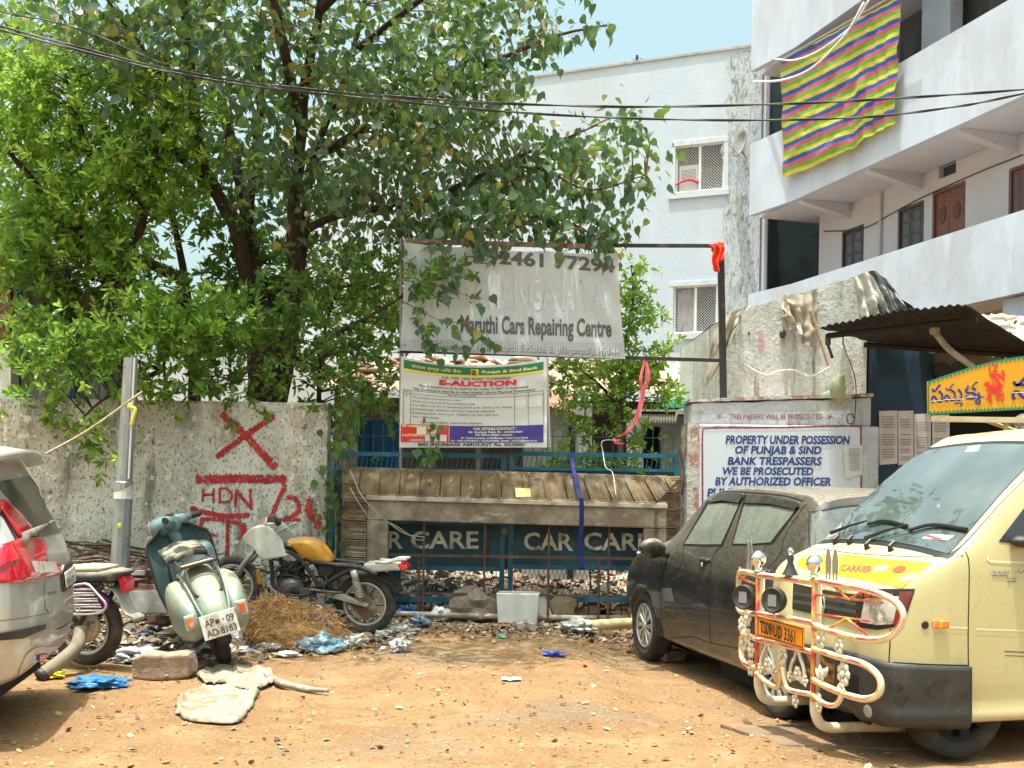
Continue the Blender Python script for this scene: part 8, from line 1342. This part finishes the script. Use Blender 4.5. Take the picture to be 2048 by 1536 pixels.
for k, col in enumerate(((.50, .50, .50), (.38, .40, .44), (.46, .40, .32), (.54, .53, .48), (.20, .27, .36))): SCR.append(MB().blob((0, 0, .02), (.085, .065, .035), .6, 4, k * 3.7, 2.6, flat=-.03).build('plastic_scrap', M('scrap %d' % k, col, [(tuple(c * .55 for c in col), 16, X1, .5, .6)], rough=.5), smooth=True))
for k in range(34):
    o = SCR[k] if k < 5 else SCR[k % 5].copy()
    if k >= 5: COL.objects.link(o)
    x = random.uniform(-3.7, -.9); y = random.uniform(9.0, 10.2) if x < -2.3 else random.uniform(9.4, 11.2); o.location = (x, y, gh(x, y) + .02); o.rotation_euler = (random.uniform(-.3, .3), random.uniform(-.3, .3), random.uniform(0, 6)); s_ = random.uniform(.5, 1.35); o.scale = (s_, s_, s_ * random.uniform(.7, 1.6)); item(o, 'small crumpled plastic scrap in the litter around the two old bikes', 'plastic scrap', 'crumpled scraps around the old bikes')
# white ceramic cistern
cp = at(1036, 1243); ct_ = thing('cistern', 'white ceramic cistern without its lid set before the gate', 'cistern', cp, R(-4)); CER = M('white ceramic', (.66, .68, .68), [((.56, .57, .56), 3, X1, .5, .66), ((.42, .40, .36), 9, X1, .64, .72, .6)], rough=.25, coat=.3)
b = MB(); w0, w1, d0, d1, h = .205, .225, .12, .135, .31
out = lambda w_, d, z: [V(-w_, -d, z), V(w_, -d, z), V(w_, d, z), V(-w_, d, z)]
b.grid([out(w0, d0, 0), out(w1, d1, h), out(w1 - .018, d1 - .018, h), out(w0 - .018, d0 - .018, .02)], True); b.poly(out(w0, d0, 0)[::-1]); b.poly(out(w0 - .018, d0 - .018, .02)); b.build('tank', CER, ct_, bevel=.016, fixn=True)
b = MB(); b.lathe([(.02, 0), (.02, .008), (0, .008)], V(.09, -.135, .03), V(0, -1, 0), 12); b.build('outlet_stain', M('grey stain', (.4, .39, .36), rough=.8), ct_)
p = at(1085, 1243); b = MB(); b.prism([V(-.06, 0, 0), V(.10, .02, 0), V(.11, .02, .05), V(.03, .01, .25), V(-.03, 0, .30), V(-.06, 0, .28)], V(.0, .045, 0)); item(b.build('ceramic_shard', CER, at_=p, bevel=.008, fixn=True), 'broken white ceramic slab leaning at the right of the cistern', 'shard')
for i, (px, lab) in enumerate(((1040, 'left pale brick stub in front of the cistern'), (1064, 'right pale brick stub in front of the cistern'))): p = at(px, 1262); item(MB().box((0, 0, .04), (.06, .09, .09), rot('Z', .3 * i)).build('brick_stub', M('pale rubble brick', (.46, .41, .35), rough=.95), at_=p, bevel=.01), lab, 'brick')
b = MB(); a, c = at(792, 1236), at(1255, 1244); b.tube(catmull([a + V(0, 0, .045), a.lerp(c, .35) + V(0, -.03, .04), a.lerp(c, .7) + V(0, -.02, .035), c + V(0, 0, .045)], 6), .03, 8); item(b.build('ground_pole', M('weathered pole', (.33, .28, .23), [((.45, .40, .34), 7, (.3, 1, 1), .5, .64), ((.2, .16, .12), 9, (.3, 1, 1), .56, .66)], rough=.95), loc=a.lerp(c, .5), smooth=True), 'long weathered pole lying on the ground along the gate', 'pole')
b = MB(); a, c = at(1168, 1262), at(1300, 1255); b.tube([a + V(0, 0, .05), a.lerp(c, .5) + V(0, 0, .055), c + V(0, 0, .05)], .055, 9); item(b.build('bamboo_roll', M('straw yellow roll', (.58, .46, .26), [((.44, .33, .18), 8, (.3, 1, 1), .5, .64)], rough=.9), loc=a, smooth=True), 'straw coloured roll on the ground beside the hatchback front wheel', 'roll')
# straw heap
p = at(578, 1300); t = thing('straw_heap', 'heap of dry orange straw in front of the motorcycle engine', 'straw', p); b = MB(); b.blob((0, .25, .04), (.36, .29, .17), .3, 3, 3, flat=-.12); b.blob((-.22, .35, .08), (.24, .22, .17), .3, 3, 6, flat=-.2); SRW = M('dry straw', (.40, .24, .10), rough=.95, island=[(.42, .23, .09), (.30, .16, .065), (.52, .33, .15), (.18, .10, .045), (.36, .19, .08), (.44, .28, .13)]); b.build('heap_core', M('straw base', (.30, .18, .08), [((.42, .26, .11), 12, X1, .5, .62), ((.18, .11, .06), 9, X1, .55, .66)], rough=1, bump=1, bscale=30), t); b = MB()
for k in range(2400):
    cxx, ry, rz, oy, oz = random.choice(((0, .36, .22, .25, .05), (-.22, .28, .22, .35, .10))); a = random.uniform(0, 6.28); e = random.uniform(.0, 1.45); rx = .44 if cxx == 0 else .3; sp = 1 if k % 5 else random.uniform(1, 1.7); q_ = V(cxx + sp * rx * math.cos(a) * math.cos(e), oy + sp * ry * math.sin(a) * math.cos(e), max(.01, (oz + .03 + rz * 1.12 * math.sin(e)) * (1 if sp == 1 else .1))); d = V(random.gauss(0, 1), random.gauss(0, 1), random.gauss(.1, .45)).normalized() * random.uniform(.06, .15); m_ = q_ + d * .5 + V(0, 0, random.uniform(0, .03)); b.tube([q_, m_, q_ + d], .0022, 3, caps=False)
b.build('straw', SRW, t, w=False)
# rubble pile left: bricks, slabs, branches
BRK = M('old red brick', (.085, .045, .036), [((.13, .07, .055), 6, X1, .5, .62), ((.22, .18, .15), 9, X1, .55, .66)], rough=.95, bump=.6, bscale=20); SLB = M('grey slab', (.17, .17, .165), [((.28, .27, .25), 4, X1, .5, .64)], rough=.95, bump=.5)
proto = MB().box((0, 0, 0), (.22, .105, .075)).build('brick', BRK, bevel=.008); first = True
for (px, py, Yb, rz, ry, dz) in ((285, 1178, 10.6, .3, .1, 0), (300, 1160, 10.7, -.4, .0, 0), (292, 1195, 10.3, .9, .3, 0), (318, 1190, 10.3, .1, -.2, 0), (272, 1160, 10.8, 1.2, .0, 0), (284, 1140, 11.0, .2, .1, 0), (322, 1240, 9.6, 1.0, .2, 0)):
    o = proto if first else proto.copy()
    if not first: COL.objects.link(o)
    first = False; q_ = P(px, py, Yb); o.location = (q_.x, q_.y, max(.04, min(q_.z, gh(q_.x, q_.y) + .28))); o.rotation_euler = (random.uniform(-.3, .3), ry, rz); item(o, 'broken red brick in the rubble between the scooter and the dusty motorcycle', 'brick', 'bricks in the rubble heap')
for i, (px, py, Yb, s_, lab) in enumerate(((305, 1205, 10.1, (.42, .05, .22), 'grey concrete slab standing in the rubble left of the scooter'), (250, 1150, 10.9, (.4, .2, .06), 'thin grey slab lying on the rubble at the metal pole foot'))): q_ = P(px, py, Yb); item(MB().box((0, 0, 0), s_, rot('Z', .2) @ rot('X', -.3)).build('slab', SLB, at_=q_, bevel=.01), lab, 'slab')
BRN_ = M('dry branch', (.11, .075, .052), [((.20, .15, .11), 9, (1, 1, 1), .5, .64)], rough=.95); DB = []
for k in range(7): L0 = random.uniform(.5, 1.3); DB.append(MB().tube(catmull([V(-L0 / 2, 0, 0), V(-L0 / 5, random.uniform(-.05, .05), random.uniform(-.03, .05)), V(L0 / 5, random.uniform(-.05, .05), random.uniform(-.03, .05)), V(L0 / 2, 0, 0)], 4), [random.uniform(.012, .026), .006], 6).build('dry_branch', BRN_))
for k in range(72):
    o = DB[k] if k < 7 else DB[k % 7].copy()
    if k >= 7: COL.objects.link(o)
    u = random.random(); x = lerp(-5.0, -2.9, u); y = random.uniform(10.9, 11.85); o.location = (x, y, gh(x, y) + random.uniform(.0, .22) * (1 - .6 * u)); o.rotation_euler = (random.uniform(-.25, .25), random.uniform(-.3, .3), random.gauss(.0, .55)); item(o, 'dry brown branch in the heap along the foot of the boundary wall', 'branch', 'dry branches heaped along the wall')
# ================================================================== litter and pebbles (stuff)
def flakes(name, mat, n, fn, smin, smax, thick=.25):
    C = []; D = []; N_ = []; S_ = []
    while len(C) < n:
        q_ = fn()
        if q_ is None: continue
        x, y, dz = q_; C.append((x, y, gh(x, y) + .012 + dz)); a = random.uniform(0, 6.28); D.append((math.cos(a), math.sin(a), random.gauss(0, .35))); N_.append((random.gauss(0, .4), random.gauss(0, .4), 1)); S_.append(random.uniform(smin, smax) * random.uniform(.5, 1))
    T = (np.array([(-.5, -.3, 0), (.1, -.42, .06), (.55, -.1, 0), (.4, .35, .09), (-.2, .4, .02), (0, 0, .12)]), [(0, 1, 5), (1, 2, 5), (2, 3, 5), (3, 4, 5), (4, 0, 5)]); o = leaves(name, mat, None, C, D, N_, S_, T); tag(o, None, None, kind='stuff'); return o
LIT = M('mixed litter', (.4, .35, .3), rough=.85, island=[(.46, .43, .38), (.16, .11, .07), (.25, .17, .10), (.09, .07, .05), (.34, .29, .23), (.22, .14, .08), (.12, .09, .07), (.20, .15, .10), (.18, .15, .125), (.30, .21, .12), (.14, .10, .07), (.24, .19, .14), (.13, .10, .075), (.17, .13, .10), (.28, .24, .20), (.09, .08, .07), (.21, .15, .10), (.15, .12, .09), (.05, .10, .22), (.56, .54, .51), (.19, .14, .09), (.11, .085, .065)])
def zone_left():
    x = random.uniform(-4.6, -.9); y = random.uniform(8.4, 11.9)
    if y < 8.9 + .9 * sm(-2.6, -1.0, x) + random.gauss(0, .2): return None
    return x, y, random.uniform(0, .03)
def zone_gate():
    x = random.uniform(-1.7, 1.3); y = random.gauss(11.1, .35)
    return (x, y, random.uniform(0, .02)) if 9.7 < y < 12.2 else None
def zone_yard(): return random.uniform(-2.4, 2.6), random.uniform(12.2, 16.5), random.uniform(0, .12)
def zone_open():
    y = random.uniform(5.6, 11.5); return random.uniform(-.5 * y, .36 * y), y, 0
flakes('rubble_litter', LIT, 3600, zone_left, .025, .11); flakes('gate_litter', LIT, 1700, zone_gate, .015, .075); flakes('heap_litter', LIT, 1300, lambda: (random.uniform(-3.9, -2.6), random.uniform(8.9, 10.9), random.uniform(0, .16)), .04, .16)
flakes('yard_litter', M('bright yard litter', (.5, .45, .4), rough=.8, island=[(.36, .30, .23), (.30, .22, .15), (.34, .26, .19), (.26, .18, .12), (.44, .39, .32), (.45, .13, .11), (.28, .20, .14), (.32, .27, .21), (.16, .13, .09), (.33, .25, .17), (.24, .17, .11), (.28, .22, .16)]), 2400, zone_yard, .08, .30)
flakes('leaf_litter', M('dry leaf litter', (.2, .12, .06), rough=.9, island=[(.16, .09, .05), (.28, .17, .09), (.10, .065, .04), (.36, .25, .13), (.22, .13, .07), (.46, .36, .24)]), 900, zone_open, .015, .055)
def pebbles(n, fn, s0, s1, mat, name):
    bm = bmesh.new(); bmesh.ops.create_icosphere(bm, subdivisions=1, radius=.5); T = (np.array([(v.co.x, v.co.y * .8, v.co.z * .6) for v in bm.verts]), [tuple(v.index for v in f.verts) for f in bm.faces]); bm.free(); C = []
    while len(C) < n:
        q_ = fn()
        if q_: C.append((q_[0], q_[1], gh(q_[0], q_[1]) + .003))
    m = len(C); D = RNG.normal(0, 1, (m, 3)); D[:, 2] *= .2; N_ = RNG.normal(0, .3, (m, 3)); N_[:, 2] += 1; o = leaves(name, mat, None, C, D, N_, s0 + (s1 - s0) * RNG.power(.35, m), T); o.data.polygons.foreach_set('use_smooth', [False] * len(o.data.polygons)); tag(o, None, None, kind='stuff')
pebbles(3600, zone_open, .005, .028, M('ground pebbles', (.35, .22, .12), rough=.95, island=[(.26, .15, .07), (.22, .125, .06), (.36, .24, .13), (.16, .10, .06), (.28, .20, .13), (.42, .33, .23)]), 'pebbles'); pebbles(900, zone_left, .03, .13, M('rubble stones', (.3, .25, .2), rough=.95, island=[(.30, .24, .19), (.20, .16, .13), (.40, .33, .26), (.26, .13, .09), (.14, .12, .10), (.34, .31, .28)]), 'rubble_stones')
# drain slab under the van edge
b = MB(); q_ = [at(1440, 1448), at(1700, 1462), at(1830, 1500), at(1560, 1490)]; 
item(MB().hexa([p + V(0, 0, -.05) for p in q_], [p + V(0, 0, .006) for p in q_]).build('drain_slab', M('grey drain slab', (.19, .135, .09), [((.28, .16, .08), 3, X1, .44, .56), ((.12, .09, .065), 8, X1, .52, .64)], rough=.95, bump=.4), loc=q_[0], bevel=.008, fixn=True), 'flat grey drain cover slab showing beneath the van bull bar', 'slab')
